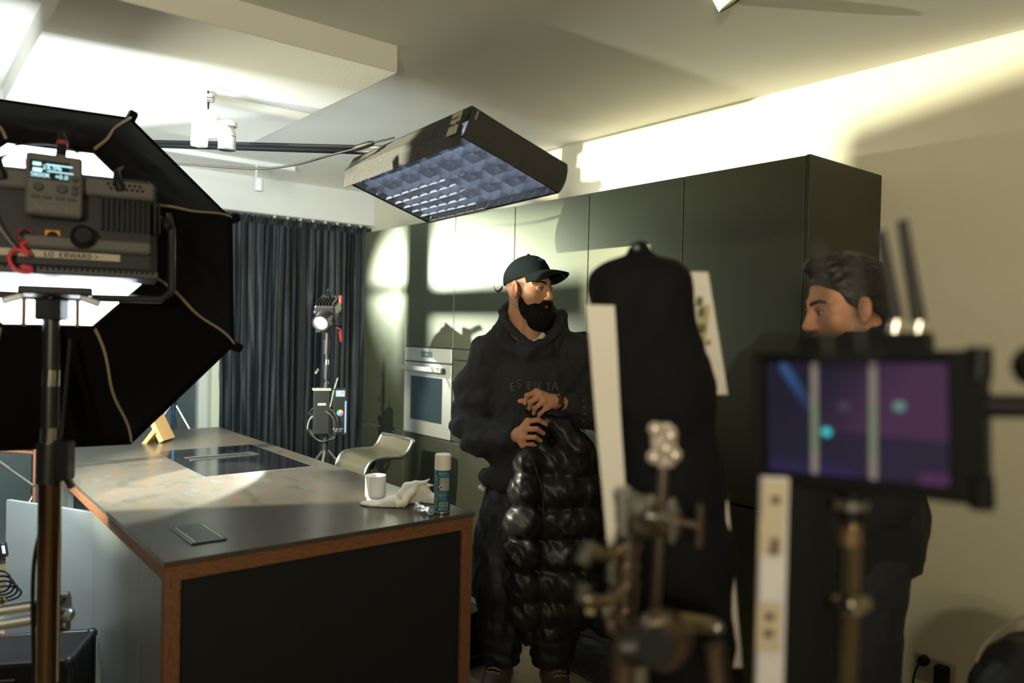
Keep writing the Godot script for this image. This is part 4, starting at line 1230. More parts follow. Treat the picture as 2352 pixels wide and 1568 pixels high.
	part(fg, "unseen_flag", MB.new().extr(Transform3D(Basis(Vector3.BACK, Vector3.UP, Vector3.LEFT), Vector3(fx, 0, 0)), PackedVector2Array([Vector2(-3.5, 2.05), Vector2(-3.49, 2.315), Vector2(-3.36, 2.305), Vector2(-3.335, 2.325), Vector2(-3.315, 2.38), Vector2(-3.308, 2.453), Vector2(-3.2, 2.469), Vector2(-2.9, 2.5), Vector2(-2.9, 1.8), Vector2(-3.318, 1.8), Vector2(-3.318, 2.15), Vector2(-3.36, 2.15), Vector2(-3.36, 2.05)]), 0.003), bk)  # outline shaped for the shade edge on the wall and the man
	part(fg, "unseen_flag", MB.new().extr(Transform3D(Basis(Vector3.BACK, Vector3.UP, Vector3.LEFT), Vector3(fx, 0, 0)), PackedVector2Array([Vector2(-4.2, 2.425), Vector2(-4.2, 2.62), Vector2(-3.62, 2.62), Vector2(-3.62, 2.45), Vector2(-3.44, 2.43), Vector2(-3.44, 2.40), Vector2(-3.62, 2.41)]), 0.003), bk)  # added cutter, keeps the beam off the boom and dropped ceiling
	part(fg, "arm", MB.new().tube([Vector3(fx, 2.343, -3.715), Vector3(fx, 2.343, -3.95)], 0.007, 8), bk)
	part(fg, "pole", MB.new().tube([Vector3(fx, 0.05, -3.715), Vector3(fx, 2.23, -3.715)], 0.014, 10), bk)
	for k in 3:
		var an := TAU * k / 3 + 0.5
		part(fg, "leg", MB.new().tube([Vector3(fx, 0.4, -3.715), Vector3(fx + cos(an) * 0.4, 0.015, -3.715 + sin(an) * 0.4)], 0.009, 8), bk)
	# unseen panel lamp behind the camera, placed to light the foreground and right wall
	var fl := thing("unseen_rear_lamp", "unseen square lamp panel out of view behind the camera, placed to light the foreground", "lamp", Vector3(UNSEEN_REAR.x, 0, UNSEEN_REAR.z))
	var fbz := Basis.looking_at(Vector3(2.2, 1.3, -2.4) - UNSEEN_REAR)
	part(fl, "housing", MB.new().box(Transform3D(fbz, UNSEEN_REAR + fbz.z * 0.035), Vector3(0.27, 0.27, 0.05), 0.006), bk)
	part(fl, "lamp_face", MB.new().box(Transform3D(fbz, UNSEEN_REAR + fbz.z * 0.006), Vector3(0.22, 0.22, 0.006), 0.0), mat("unseen_panel_glow", lin(0.8, 0.8, 0.8), 0.6, 0.0, {"emit": lin(1.0, 0.91, 0.67), "energy": 4.0}))
	part(fl, "unseen_barn_door", MB.new().box(Transform3D(Basis.looking_at(Vector3(fbz.z.x, 0, fbz.z.z)), UNSEEN_REAR - Vector3(fbz.z.x, 0, fbz.z.z).normalized() * 0.28 - Vector3(0, 0.1, 0)), Vector3(0.8, 0.003, 0.36), 0.0), bk)  # unseen leaf, placed to darken the lower right wall
	part(fl, "pole", MB.new().tube([Vector3(UNSEEN_REAR.x, 0.05, UNSEEN_REAR.z) + Vector3(fbz.z.x, 0, fbz.z.z) * 0.07, UNSEEN_REAR + fbz.z * 0.07], 0.014, 10), bk)
	for k in 3:
		var an := TAU * k / 3 + 0.5
		part(fl, "leg", MB.new().tube([Vector3(UNSEEN_REAR.x, 0.4, UNSEEN_REAR.z), Vector3(UNSEEN_REAR.x + cos(an) * 0.4, 0.015, UNSEEN_REAR.z + sin(an) * 0.4)], 0.009, 8), bk)

# ---------------------------------------------------------------- things on the ceiling
func build_ceiling_things() -> void:
	var wh := mat("white_enamel", lin(0.80, 0.81, 0.78), 0.4)
	var bk := mat("black_plastic", Color.BLACK)
	# adjustable spotlight with its driver box, under the canopy
	var m := Vector3(1.0815, 2.6000, -3.4966)
	var t := thing("ceiling_spot", "white swivel spotlight with a long driver box under the dropped ceiling", "lamp", m)
	part(t, "mount_plate", MB.new().box(Transform3D(Basis(Vector3.UP, 0.2), m + Vector3(0.02, -0.004, 0.0)), Vector3(0.11, 0.006, 0.11), 0.002), wh)
	var R := Vector3(0.777, 0.0, 0.629)
	var bs := Basis(R, Vector3.UP, R.cross(Vector3.UP)) * Basis(Vector3.UP, -0.5)
	var c := Vector3(1.0627, 2.4699, -3.5313)
	var bx := part(t, "driver_box", MB.new().box(Transform3D(bs * Basis(Vector3.BACK, -0.07), c), Vector3(0.062, 0.235, 0.05), 0.005), wh)
	part(bx, "slot", MB.new().box(Transform3D(bs * Basis(Vector3.BACK, -0.07), c + bs.z * 0.0255 + Vector3(0.0, 0.01, 0)), Vector3(0.016, 0.03, 0.002), 0.0), mat("slot_grey", lin(0.3, 0.33, 0.35), 0.5))
	part(bx, "slot", MB.new().box(Transform3D(bs * Basis(Vector3.BACK, -0.07), c + bs.z * 0.0255 + Vector3(0.004, 0.085, 0)), Vector3(0.022, 0.036, 0.002), 0.0), mat("slot_grey", Color.WHITE))
	part(bx, "indicator", MB.new().box(Transform3D(bs, c + Vector3(0.005, -0.119, 0.0)), Vector3(0.02, 0.004, 0.014), 0.0), mat("green_light", lin(0.05, 0.2, 0.08), 0.4, 0.0, {"emit": lin(0.1, 0.7, 0.25), "energy": 0.4}))
	part(t, "hinge", MB.new().lathe(knob_xf(Vector3(1.0898, 2.5611, -3.4853), R), [Vector2(0, -0.012), Vector2(0.02, -0.012), Vector2(0.02, 0.012), Vector2(0, 0.012)], 16), mat("chrome", Color.WHITE))
	part(t, "cord", MB.new().tube([Vector3(1.0806, 2.5934, -3.4933), Vector3(1.0813, 2.5131, -3.4913)], 0.004, 6), bk)
	part(t, "arm", MB.new().box(Transform3D(bs, Vector3(1.1032, 2.4518, -3.4982)), Vector3(0.05, 0.11, 0.05), 0.01), wh)
	var e := Vector3(1.1275, 2.4045, -3.4262)
	part(t, "elbow", MB.new().tube(spline([Vector3(1.0885, 2.4283, -3.5097), Vector3(1.1147, 2.4261, -3.4626), Vector3(1.1348, 2.4142, -3.4204), Vector3(1.1424, 2.3840, -3.4137)], 6), 0.036, 20), wh)
	part(t, "cap", MB.new().lathe(knob_xf(Vector3(1.1448, 2.4506, -3.4130), Vector3.UP), [Vector2(0.036, -0.02), Vector2(0.036, 0.0), Vector2(0.02, 0.006), Vector2(0, 0.006)], 18), wh)
	part(t, "barrel", MB.new().lathe(knob_xf(Vector3(1.1399, 2.3307, -3.4148), Vector3.UP), [Vector2(0.037, 0.0), Vector2(0.037, 0.055), Vector2(0.0, 0.056)], 24), wh)
	part(t, "lens", MB.new().lathe(knob_xf(Vector3(1.1399, 2.3307, -3.4148), Vector3.UP), [Vector2(0, 0.004), Vector2(0.033, 0.002), Vector2(0.0365, -0.001)], 24), mat("lens_dark", lin(0.01, 0.011, 0.014), 0.15))
	# track by the back wall
	var a := Vector3(1.4445, 2.7050, -5.4496)
	var b := Vector3(2.2497, 2.6900, -5.3013)
	var tr := thing("light_track", "white ceiling track with one small spot near the back wall", "track light", (a + b) / 2)
	part(tr, "rail", MB.new().bx(Vector3(a.x - 0.5, 2.676, b.z - 0.02), Vector3(b.x, CEIL, b.z + 0.02), 0.002), wh)
	var s := Vector3(1.9896, 2.5472, -5.3600)
	part(tr, "stem", MB.new().tube([Vector3(s.x - 0.015, 2.68, b.z), Vector3(s.x - 0.015, s.y + 0.02, b.z)], 0.006, 8), wh)
	part(tr, "spot_body", MB.new().lathe(Transform3D(Basis(), Vector3(s.x + 0.005, s.y - 0.045, b.z)), [Vector2(0, 0), Vector2(0.03, 0), Vector2(0.03, 0.085), Vector2(0, 0.088)], 20), wh)
	part(tr, "swivel", MB.new().ball(Vector3(s.x - 0.018, s.y + 0.03, b.z), Vector3(0.01, 0.01, 0.01), 10), wh)
	# spot at the top edge of the picture
	var q := Vector3(2.1886, 2.7110, -1.5942)
	var sp := thing("surface_spot", "white cylinder spotlight on the ceiling at the top edge", "lamp", Vector3(q.x, CEIL, q.z))
	var d := Vector3(0.35, -0.8, 0.3).normalized()
	part(sp, "barrel", MB.new().lathe(knob_xf(q - d * -0.03, -d), [Vector2(0.040, 0.0), Vector2(0.042, 0.01), Vector2(0.042, 0.12), Vector2(0.03, 0.13), Vector2(0, 0.13)], 24), wh)
	part(sp, "lens", MB.new().lathe(knob_xf(q - d * -0.03, -d), [Vector2(0, 0.01), Vector2(0.038, 0.006), Vector2(0.041, 0.0)], 24), mat("lens_off", lin(0.25, 0.25, 0.2), 0.3))
	part(sp, "stem", MB.new().tube([q - d * 0.05, Vector3(q.x - d.x * 0.06, CEIL, q.z)], 0.01, 10), wh)


# ---------------------------------------------------------------- things on the worktop
func bend_text(s: String, size: float, c: Vector3, r: float, mid: float) -> ArrayMesh:  # lettering round an upright cylinder
	var t := TextMesh.new()
	t.text = s
	var f := SystemFont.new()
	f.font_names = PackedStringArray(["Droid Sans"])
	t.font = f
	t.font_size = 24
	t.pixel_size = size / 24.0
	t.depth = 0.0
	var a := t.get_mesh_arrays()
	var v: PackedVector3Array = a[Mesh.ARRAY_VERTEX]
	for i in v.size():
		var w := mid + v[i].x / r
		v[i] = c + Vector3(sin(w) * r, v[i].y, cos(w) * r)
	a[Mesh.ARRAY_VERTEX] = v
	a[Mesh.ARRAY_NORMAL] = null
	a[Mesh.ARRAY_TANGENT] = null
	a[Mesh.ARRAY_TEX_UV] = null
	a[Mesh.ARRAY_TEX_UV2] = null
	var st := SurfaceTool.new()
	st.create_from_arrays(a)
	st.generate_normals()
	return st.commit()

func build_counter_things() -> void:
	# cup
	var cp := Vector3(1.4338, 0.9205, -2.5696)
	var cup := thing("cup", "white straight-sided ceramic cup without a handle on the worktop", "cup", cp)
	var china := mat("white_china", lin(0.80, 0.81, 0.78), 0.22)
	part(cup, "body", MB.new().lathe(Transform3D(Basis(), cp), [Vector2(0, 0), Vector2(0.031, 0), Vector2(0.032, 0.003), Vector2(0.032, 0.008), Vector2(0.0305, 0.009), Vector2(0.0375, 0.013), Vector2(0.0388, 0.02), Vector2(0.0388, 0.091), Vector2(0.0376, 0.093), Vector2(0.0362, 0.091), Vector2(0.0362, 0.02), Vector2(0.03, 0.012), Vector2(0, 0.012)], 48), china)
	# spray can
	var b := Vector3(1.5271, 0.9205, -2.2582)
	var can := thing("spray_can", "teal spray can with a white cap on the worktop's corner", "spray can", b)
	var teal := mat("can_teal", lin(0.008, 0.12, 0.15), 0.3, 0.2)
	var r := 0.0285
	var ang := atan2(-b.x, -b.z) - 0.02
	part(can, "base_rim", MB.new().lathe(Transform3D(Basis(), b), [Vector2(0, 0), Vector2(0.0265, 0.0), Vector2(0.0285, 0.003), Vector2(0.0285, 0.007), Vector2(0.027, 0.009)], 40), mat("brushed_steel", Color.WHITE))
	part(can, "body", MB.new().lathe(Transform3D(Basis(), b), [Vector2(0.027, 0.008), Vector2(r, 0.011), Vector2(r, 0.151), Vector2(0.0265, 0.155), Vector2(0.02, 0.157)], 48), teal)
	part(can, "cap", MB.new().lathe(Transform3D(Basis(), b), [Vector2(0.0268, 0.153), Vector2(0.0292, 0.155), Vector2(0.0286, 0.205), Vector2(0.0265, 0.2085), Vector2(0, 0.209)], 48), mat("cap_white", lin(0.78, 0.74, 0.68), 0.45))
	var patch := func(called: String, a0: float, a1: float, y0: float, y1: float, m: Material, lift := 0.0003) -> void:
		part(can, called, MB.new().sheet(10, 1, func(u: float, v: float): return b + Vector3(sin(ang + lerpf(a0, a1, u)) * (r + lift), lerpf(y0, y1, v), cos(ang + lerpf(a0, a1, u)) * (r + lift))), m)
	var pw := mat("print_pale", lin(0.5, 0.58, 0.56), 0.4)
	patch.call("label_field", -0.35, 0.95, 0.083, 0.129, mat("print_grey", lin(0.30, 0.33, 0.32), 0.4))
	for q in [[0.135, 0.1358], [0.0265, 0.0273]]:
		patch.call("label_line", -1.3, 1.3, q[0], q[1], pw)
	patch.call("label_line", -0.62, -0.60, 0.027, 0.135, pw)
	patch.call("label_line", -0.78, -0.74, 0.027, 0.135, pw)
	patch.call("barcode_field", -0.35, 0.8, 0.029, 0.043, mat("print_silver", lin(0.35, 0.38, 0.38), 0.4))
	for i in 12:
		patch.call("barcode_bar", -0.22 + i * 0.075, -0.22 + i * 0.075 + (0.035 if i % 3 else 0.05), 0.0315, 0.041, mat("ink_black", Color.BLACK), 0.0006)
	for k in 9:
		patch.call("print_line", -0.3 + 0.02 * (k % 3), 0.85 - 0.12 * ((k * 7) % 4), 0.1265 - k * 0.0045, 0.1275 - k * 0.0045, mat("print_dark_grey", lin(0.14, 0.17, 0.17), 0.4), 0.0006) if k < 4 else null
	# hazard diamond
	var dia := func(s: float, lift: float, m: Material, called: String) -> void:
		var q := MB.new()
		q.flat = true
		var pt := func(x: float, y: float) -> Vector3:
			var w: float = ang - 0.12 + x / r
			return b + Vector3(sin(w) * (r + lift), 0.0965 + y, cos(w) * (r + lift))
		q.quad(pt.call(0, -s), pt.call(s, 0), pt.call(0, s), pt.call(-s, 0))
		part(can, called, q, m)
	dia.call(0.0115, 0.0009, mat("hazard_red", lin(0.5, 0.04, 0.03), 0.5), "hazard_border")
	dia.call(0.0092, 0.0013, mat("hazard_white", lin(0.65, 0.55, 0.48), 0.5), "hazard_field")
	var fl := MB.new()
	fl.flat = true
	var fp := []
	for q in [[-0.0035, -0.0035], [0.0035, -0.0035], [0.0042, 0.0], [0.0022, 0.002], [0.0016, 0.0052], [-0.001, 0.0025], [-0.0036, 0.0018]]:
		var w: float = ang - 0.12 + q[0] / r
		fp.append(b + Vector3(sin(w) * (r + 0.0018), 0.0965 + q[1], cos(w) * (r + 0.0018)))
	for k in range(1, fp.size() - 1):
		fl.tri(fp[0], fp[k], fp[k + 1])
	part(can, "hazard_flame", fl, mat("ink_black", Color.BLACK))
	part(can, "brand_print", bend_text("HOTREGA", 0.0085, b + Vector3(0, 0.1435, 0), r + 0.0005, ang + 0.2), pw)
	part(can, "brand_print", bend_text("HOTREGA", 0.0085, b + Vector3(0, 0.0185, 0), r + 0.0005, ang + 0.2), pw)
	patch.call("brand_mark", -0.42, -0.28, 0.1405, 0.1465, pw)
	patch.call("brand_mark", -0.42, -0.28, 0.0155, 0.0215, pw)
	part(can, "volume_print", bend_text("300 ml", 0.0095, b + Vector3(0, 0.068, 0), r + 0.0005, ang - 0.0), pw)
	part(can, "volume_print", bend_text("400 cm3", 0.006, b + Vector3(0, 0.0605, 0), r + 0.0005, ang - 0.02), pw)
	part(can, "small_print", bend_text("Art. No. 170 450", 0.0045, b + Vector3(0, 0.0755, 0), r + 0.0005, ang + 0.03), pw)
	part(can, "small_print", bend_text("Made in Germany", 0.0045, b + Vector3(0, 0.0525, 0), r + 0.0005, ang + 0.03), pw)
	# white cloth, thrown down in folds
	var cloth := mat("white_cloth", lin(0.80, 0.76, 0.66), 0.85, 0.0, {"sheen": 0.3, "bump": [noise_tex("weave", 0.06, 256), 0.03, 12.0]})
	var o := Vector3(1.4791, 0.9200, -2.4300)
	var R := Vector3(0.777, 0, 0.629)
	var F := Vector3(0.629, 0, -0.777)
	var cl := thing("cloth", "crumpled white cloth lying between the cup and the spray can", "cloth", o)
	var P := func(x: float, y: float, z: float) -> Vector3: return o + R * x + Vector3.UP * y + F * z
	var fd := Field.new(o - Vector3(0.2, 0.02, 0.2), o + Vector3(0.22, 0.12, 0.2), 0.004)
	var bb := Basis(R, Vector3.UP, -F)
	fd.ell(P.call(-0.09, 0.006, -0.01), Vector3(0.075, 0.012, 0.035), 0.012, false, bb)
	fd.ell(P.call(-0.045, 0.016, -0.022), Vector3(0.05, 0.024, 0.03), 0.014, false, bb * Basis(Vector3.BACK, 0.25))
	fd.chain([P.call(-0.02, 0.010, -0.045), P.call(0.0, 0.02, -0.035), P.call(0.016, 0.045, -0.01), P.call(0.03, 0.065, 0.01)], [0.010, 0.015, 0.017, 0.013], 0.008)
	fd.chain([P.call(-0.015, 0.045, -0.025), P.call(0.005, 0.07, -0.005), P.call(0.035, 0.078, 0.015), P.call(0.07, 0.082, 0.02), P.call(0.085, 0.094, 0.022)], [0.012, 0.014, 0.010, 0.007, 0.003], 0.008)
	fd.chain([P.call(0.03, 0.065, 0.03), P.call(0.07, 0.068, 0.03), P.call(0.1, 0.07, 0.03)], [0.011, 0.008, 0.003], 0.008)
	fd.chain([P.call(0.03, 0.06, 0.02), P.call(0.07, 0.045, 0.04), P.call(0.095, 0.02, 0.04), P.call(0.1, 0.005, 0.04)], [0.014, 0.016, 0.016, 0.012], 0.014)
	fd.chain([P.call(0.02, 0.03, 0.03), P.call(0.06, 0.015, 0.05)], [0.03, 0.02], 0.02)
	fd.ell(P.call(0.055, 0.012, -0.012), Vector3(0.034, 0.03, 0.03), 0.012, true)
	fd.ell(P.call(-0.012, 0.034, -0.05), Vector3(0.010, 0.012, 0.014), 0.005, true)
	var nz := FastNoiseLite.new()
	nz.seed = 5
	nz.frequency = 14.0
	fd.warp(func(p: Vector3, _d: float): return nz.get_noise_3dv(p) * 0.0035)
	fd.cut(func(p: Vector3): return 0.9212 - p.y)
	var sk := skin_new()
	fd.bake(sk)
	part(cl, "cloth", skin_mesh(sk), cloth)
	# crumpled foil wrapper
	var fo := Vector3(1.4775, 0.9200, -2.2858)
	var foil := thing("foil_wrapper", "small crumpled clear wrapper beside the spray can", "wrapper", fo)
	var q := MB.new()
	q.flat = true
	var n2 := FastNoiseLite.new()
	n2.seed = 9
	n2.frequency = 40.0
	q.sheet(10, 8, func(u: float, v: float):
		var x := lerpf(-0.035, 0.028, u)
		var z := lerpf(-0.02, 0.02, v)
		return fo + R * (x + z * 0.4) + F * (z - x * 0.35) + Vector3.UP * (0.012 + 0.02 * sin(PI * v) * (1.1 - u) + 0.012 * n2.get_noise_2d(u * 1.0, v * 1.0)), 0.0012)
	part(foil, "wrapper", q, mat("foil", lin(0.7, 0.74, 0.78), 0.18, 0.85))
	part(foil, "twist", MB.new().lathe(knob_xf(fo + R * 0.02 + F * -0.03 + Vector3.UP * 0.006, Vector3(-0.3, 0.3, 0.5)), [Vector2(0.012, -0.012), Vector2(0.007, 0.0), Vector2(0.003, 0.012), Vector2(0.012, 0.026)], 7), mat("foil", Color.WHITE))
	# small wooden easel
	var we := thing("wooden_easel", "small two-board wooden easel at the far end of the worktop", "easel", Vector3(1.1909, 0.9200, -4.4873))
	var oak := noise_tex("easel_oak", 0.03, 256, false, 4.0, 4, oak_ramp())
	var om := mat("easel_wood", Color.WHITE, 0.55, 0.0, {"tex": [oak, Vector3(8, 2, 8)]})
	var e0 := Vector3(1.1520, 0.9200, -4.4158)
	var ex := Vector3(0.62, 0, -0.78).normalized()
	var ey := Vector3(-0.42, 0.9, -0.2)
	ey = (ey - ex * ey.dot(ex)).normalized()
	var ez := ex.cross(ey)
	part(we, "front_board", MB.new().box(Transform3D(Basis(ex, ey, ez), e0 + ex * 0.07 + ey * 0.072 + Vector3(0, 0.006, 0)), Vector3(0.15, 0.145, 0.026), 0.0015), om)
	var gy := Vector3(-0.62, -0.55, 0.1).normalized()
	var gz := ex.cross(gy).normalized()
	part(we, "rear_board", MB.new().box(Transform3D(Basis(ex, gz.cross(ex), gz), e0 + ex * 0.07 + ey * 0.07 + gy * 0.062), Vector3(0.14, 0.105, 0.022), 0.0015), om)

func oak_ramp() -> Gradient:
	var g := Gradient.new()
	g.colors = PackedColorArray([lin(0.50, 0.27, 0.09), lin(0.62, 0.36, 0.14), lin(0.56, 0.31, 0.11)])
	g.offsets = PackedFloat32Array([0.2, 0.5, 0.8])
	return g

# ---------------------------------------------------------------- stool
func build_stool() -> void:
	var t := thing("bar_stool", "bar stool with a bent seat in a steel frame, behind the island", "stool", Vector3(2.17, 0, -3.93))
	var st := mat("stool_steel", lin(0.55, 0.56, 0.55), 0.24, 1.0)
	var seat := mat("stool_seat", lin(0.10, 0.09, 0.06), 0.3, 0.5)
	var prof := []
	for q in [[2.025, 0.73], [2.028, 0.765], [2.04, 0.80], [2.065, 0.83], [2.10, 0.842], [2.17, 0.845], [2.24, 0.843], [2.27, 0.848], [2.297, 0.87], [2.318, 0.905], [2.33, 0.925]]:
		prof.append(Vector3(q[0], q[1], 0))
	var cv := spline(prof, 4)
	var zn := -3.755
	var zf := -4.105
	var f := func(u: float, v: float) -> Vector3:
		var k := u * (cv.size() - 1)
		var i := mini(int(k), cv.size() - 2)
		var p: Vector3 = cv[i].lerp(cv[i + 1], k - i)
		return Vector3(p.x, p.y + 0.004, lerpf(zn, zf, v))
	part(t, "seat", MB.new().sheet(40, 6, f, 0.012), seat)
	var loop := []
	for p in cv:
		loop.append(p + Vector3(0, 0, zn))
	for k in 5:
		loop.append(cv[-1] + Vector3(0.006 * sin(PI * k / 4.0), 0.006, lerpf(zn - 0.01, zf + 0.01, k / 4.0)))
	for i in cv.size():
		loop.append(cv[cv.size() - 1 - i] + Vector3(0, 0, zf))
	loop.append(cv[0] + Vector3(0, -0.008, zf + 0.02))
	loop.append(cv[0] + Vector3(0, -0.008, zn - 0.02))
	loop.append(cv[0] + Vector3(0, 0, zn))
	part(t, "frame", MB.new().tube(loop, 0.0115, 10), st)
	part(t, "swivel", MB.new().tube([Vector3(2.15, 0.76, -3.93), Vector3(2.15, 0.825, -3.93)], [0.024, 0.05], 18), mat("stand_black", Color.BLACK))
	part(t, "column", MB.new().tube([Vector3(2.15, 0.02, -3.93), Vector3(2.15, 0.78, -3.93)], 0.022, 20), st)
	part(t, "foot_rest", MB.new().tube(arc(Vector3(2.15, 0.3, -3.93), Vector3(0.15, 0, 0), Vector3(0, 0, 0.15), 0, TAU, 28), 0.01, 10), st)
	part(t, "base", MB.new().lathe(Transform3D(Basis(), Vector3(2.15, 0, -3.93)), [Vector2(0, 0.0), Vector2(0.2, 0), Vector2(0.2, 0.006), Vector2(0.03, 0.018), Vector2(0, 0.018)], 36), st)

# ---------------------------------------------------------------- things on the floor
func build_floor_things() -> void:
	var bk := mat("case_black", lin(0.007, 0.007, 0.008), 0.5, 0.0, {"spec": 0.35})
	var tr := mat("case_trim", lin(0.03, 0.03, 0.03), 0.35, 0.5)
	# flight case left of the island
	var c0 := Vector3(0.608, 0.42, -3.187)
	var e1 := Vector3(0.494 - 0.608, 0, -2.954 + 3.187).normalized()
	var e2 := Vector3(0.407 - 0.608, 0, -3.341 + 3.187).normalized()
	e2 = (e2 - e1 * e2.dot(e1)).normalized()
	var mid := c0 + e1 * 0.135 + e2 * 0.26 - Vector3(0, 0.21, 0)
	var t := thing("flight_case", "black equipment case with metal edges on the floor left of the island", "case", Vector3(mid.x, 0, mid.z))
	var bs := Basis(-e2, Vector3.UP, (-e2).cross(Vector3.UP))
	part(t, "case", MB.new().box(Transform3D(bs, mid), Vector3(0.52, 0.42, 0.27), 0.004), bk)
	for sy in [-0.205, 0.205]:
		for sz in [-0.13, 0.13]:
			part(t, "edge_strip", MB.new().box(Transform3D(bs, mid + bs * Vector3(0, sy, sz)), Vector3(0.524, 0.014, 0.016), 0.002), tr)
	for sx in [-0.256, 0.256]:
		for sz in [-0.13, 0.13]:
			part(t, "edge_strip", MB.new().box(Transform3D(bs, mid + bs * Vector3(sx, 0, sz)), Vector3(0.016, 0.424, 0.016), 0.002), tr)
		part(t, "edge_strip", MB.new().box(Transform3D(bs, mid + bs * Vector3(sx, 0.205, 0)), Vector3(0.016, 0.014, 0.27), 0.002), tr)
		for sz in [-0.125, 0.125]:
			part(t, "corner", MB.new().ball(mid + bs * Vector3(sx * 0.985, 0.2, sz), Vector3(0.02, 0.02, 0.02), 10), tr)
	part(t, "latch", MB.new().box(Transform3D(bs, mid + bs * Vector3(0.05, 0.13, 0.138)), Vector3(0.09, 0.06, 0.012), 0.003), tr)
	# clutter at the left edge
	var cl := thing("cable_bundle", "tangle of black cables and connectors at the left edge", "cable", Vector3(0.3412, 0.5908, -3.4381))
	for k in 4:
		part(cl, "loop", MB.new().tube(arc(Vector3(0.3361, 0.5824, -3.4420) + Vector3(0.005 * k, -0.016 * k, 0), Vector3(0.03 + 0.006 * k, 0, 0.02), Vector3(0, 0.04 - 0.004 * k, 0), 0, TAU, 20), 0.004, 7), mat("black_plastic", Color.BLACK))
	part(cl, "connector", MB.new().tube([Vector3(0.3394, 0.5005, -3.4379), Vector3(0.3494, 0.5172, -3.4301)], 0.01, 10), mat("brass", lin(0.5, 0.36, 0.1), 0.3, 1.0))
	var bt := thing("battery_block", "small black battery block with a white print at the left edge", "battery", Vector3(0.3268, 0.7170, -3.3877))
	part(bt, "block", MB.new().box(Transform3D(Basis(Vector3.UP, -0.5) * Basis(Vector3.BACK, 0.15), Vector3(0.3244, 0.7137, -3.3896)), Vector3(0.05, 0.055, 0.03), 0.004), mat("black_plastic", Color.BLACK))
	part(bt, "screen", MB.new().box(Transform3D(Basis(Vector3.UP, -0.5) * Basis(Vector3.BACK, 0.15), Vector3(0.3333, 0.7263, -3.3440)), Vector3(0.01, 0.03, 0.004), 0.001), mat("print_white", Color.WHITE))
	var rb := thing("storage_box", "low black box with red lettering at the left edge", "box", Vector3(0.2845, 0.3595, -3.4798))
	var rp := Vector3(0.1626, 0.2970, -3.7061)
	part(rb, "box", MB.new().bx(Vector3(rp.x - 0.25, 0.0, rp.z - 0.16), Vector3(rp.x + 0.11, 0.40, rp.z + 0.16), 0.005), bk)
	text(rb, "print", "PELI", face_xf(Vector3(0.3276, 0.4237, -3.2916), Vector3(0.777, 0, 0.629), Vector3.UP), 0.03, mat("red_print", lin(0.35, 0.02, 0.02), 0.5))
	part(rb, "lid_line", MB.new().bx(Vector3(rp.x - 0.252, 0.33, rp.z - 0.162), Vector3(rp.x + 0.112, 0.34, rp.z + 0.162), 0.001), tr)
	# brown frame and bars behind, left of the island
	var fr := thing("stacked_frame", "brown wooden frame leaning left of the island in the dark", "frame", Vector3(0.6164, 0.6000, -4.7965))
	part(fr, "upright", MB.new().tube([Vector3(0.5501, 0.9727, -4.3054), Vector3(0.5501, 0.5960, -4.2986)], 0.009, 8), mat("frame_brown", lin(0.16, 0.07, 0.035), 0.5))
	part(fr, "upright", MB.new().tube([Vector3(0.3224, 0.9661, -4.4897), Vector3(0.3224, 0.5894, -4.4829)], 0.009, 8), mat("frame_brown", Color.BLACK))
	part(fr, "cross_bar", MB.new().tube([Vector3(0.3193, 0.9451, -4.4918), Vector3(0.5505, 0.9308, -4.3044)], 0.009, 8), mat("frame_brown", Color.BLACK))
	var lg := thing("tripod_leg", "slanting steel stand leg in the dark left of the island", "stand", Vector3(0.4469, 0.8848, -4.0013))
	part(lg, "tube", MB.new().tube([Vector3(0.3415, 0.9741, -4.0883), Vector3(0.4893, 0.8580, -3.8378)], 0.0065, 8), mat("leg_metal", Color.WHITE))
	part(lg, "sleeve", MB.new().tube([Vector3(0.3415, 0.9741, -4.0883), Vector3(0.4118, 0.9186, -3.9788)], 0.0095, 8), mat("leg_metal", Color.WHITE))
	# dark fabric roll at the foot of the cabinets
	var bg := thing("sandbag", "dark fabric sandbag on the floor against the cabinets", "bag", Vector3(2.5, 0, -2.4))
	var fd := Field.new(Vector3(2.25, -0.02, -2.85), Vector3(2.7, 0.25, -1.9), 0.012)
	fd.chain([Vector3(2.5, 0.06, -2.78), Vector3(2.52, 0.085, -2.55), Vector3(2.5, 0.09, -2.3), Vector3(2.47, 0.08, -2.0)], [0.06, 0.095, 0.10, 0.08], 0.04)
	var nz := FastNoiseLite.new()
	nz.seed = 31
	nz.frequency = 9.0
	fd.warp(func(p: Vector3, _d: float): return nz.get_noise_3d(p.x * 3.0, p.y * 2.0, p.z) * 0.014)
	fd.cut(func(p: Vector3): return 0.003 - p.y)
	var sk := skin_new()
	fd.bake(sk)
	part(bg, "bag", skin_mesh(sk), mat("bag_fabric", lin(0.02, 0.021, 0.023), 0.6, 0.0, {"sheen": 0.4}))
	part(bg, "handle", MB.new().tube(spline([Vector3(2.46, 0.17, -2.55), Vector3(2.44, 0.21, -2.45), Vector3(2.45, 0.21, -2.35), Vector3(2.46, 0.17, -2.28)]), 0.008, 8), mat("bag_fabric", Color.BLACK))
	# low case behind the bearded man
	var kc := thing("low_case", "low black case on the floor between the island and the man", "case", Vector3(1.98, 0, -3.05))
	part(kc, "case", MB.new().bx(Vector3(1.80, 0.0, -3.35), Vector3(2.2, 0.26, -2.85), 0.006), bk)
	for y in [0.05, 0.19]:
		part(kc, "edge_strip", MB.new().bx(Vector3(1.795, y, -3.355), Vector3(2.205, y + 0.012, -2.845), 0.002), mat("case_edge", lin(0.12, 0.13, 0.14), 0.3, 0.8))
	part(kc, "handle", MB.new().tube(spline([Vector3(1.9, 0.12, -2.845), Vector3(1.92, 0.125, -2.82), Vector3(2.05, 0.125, -2.82), Vector3(2.07, 0.12, -2.845)]), 0.007, 8), tr)
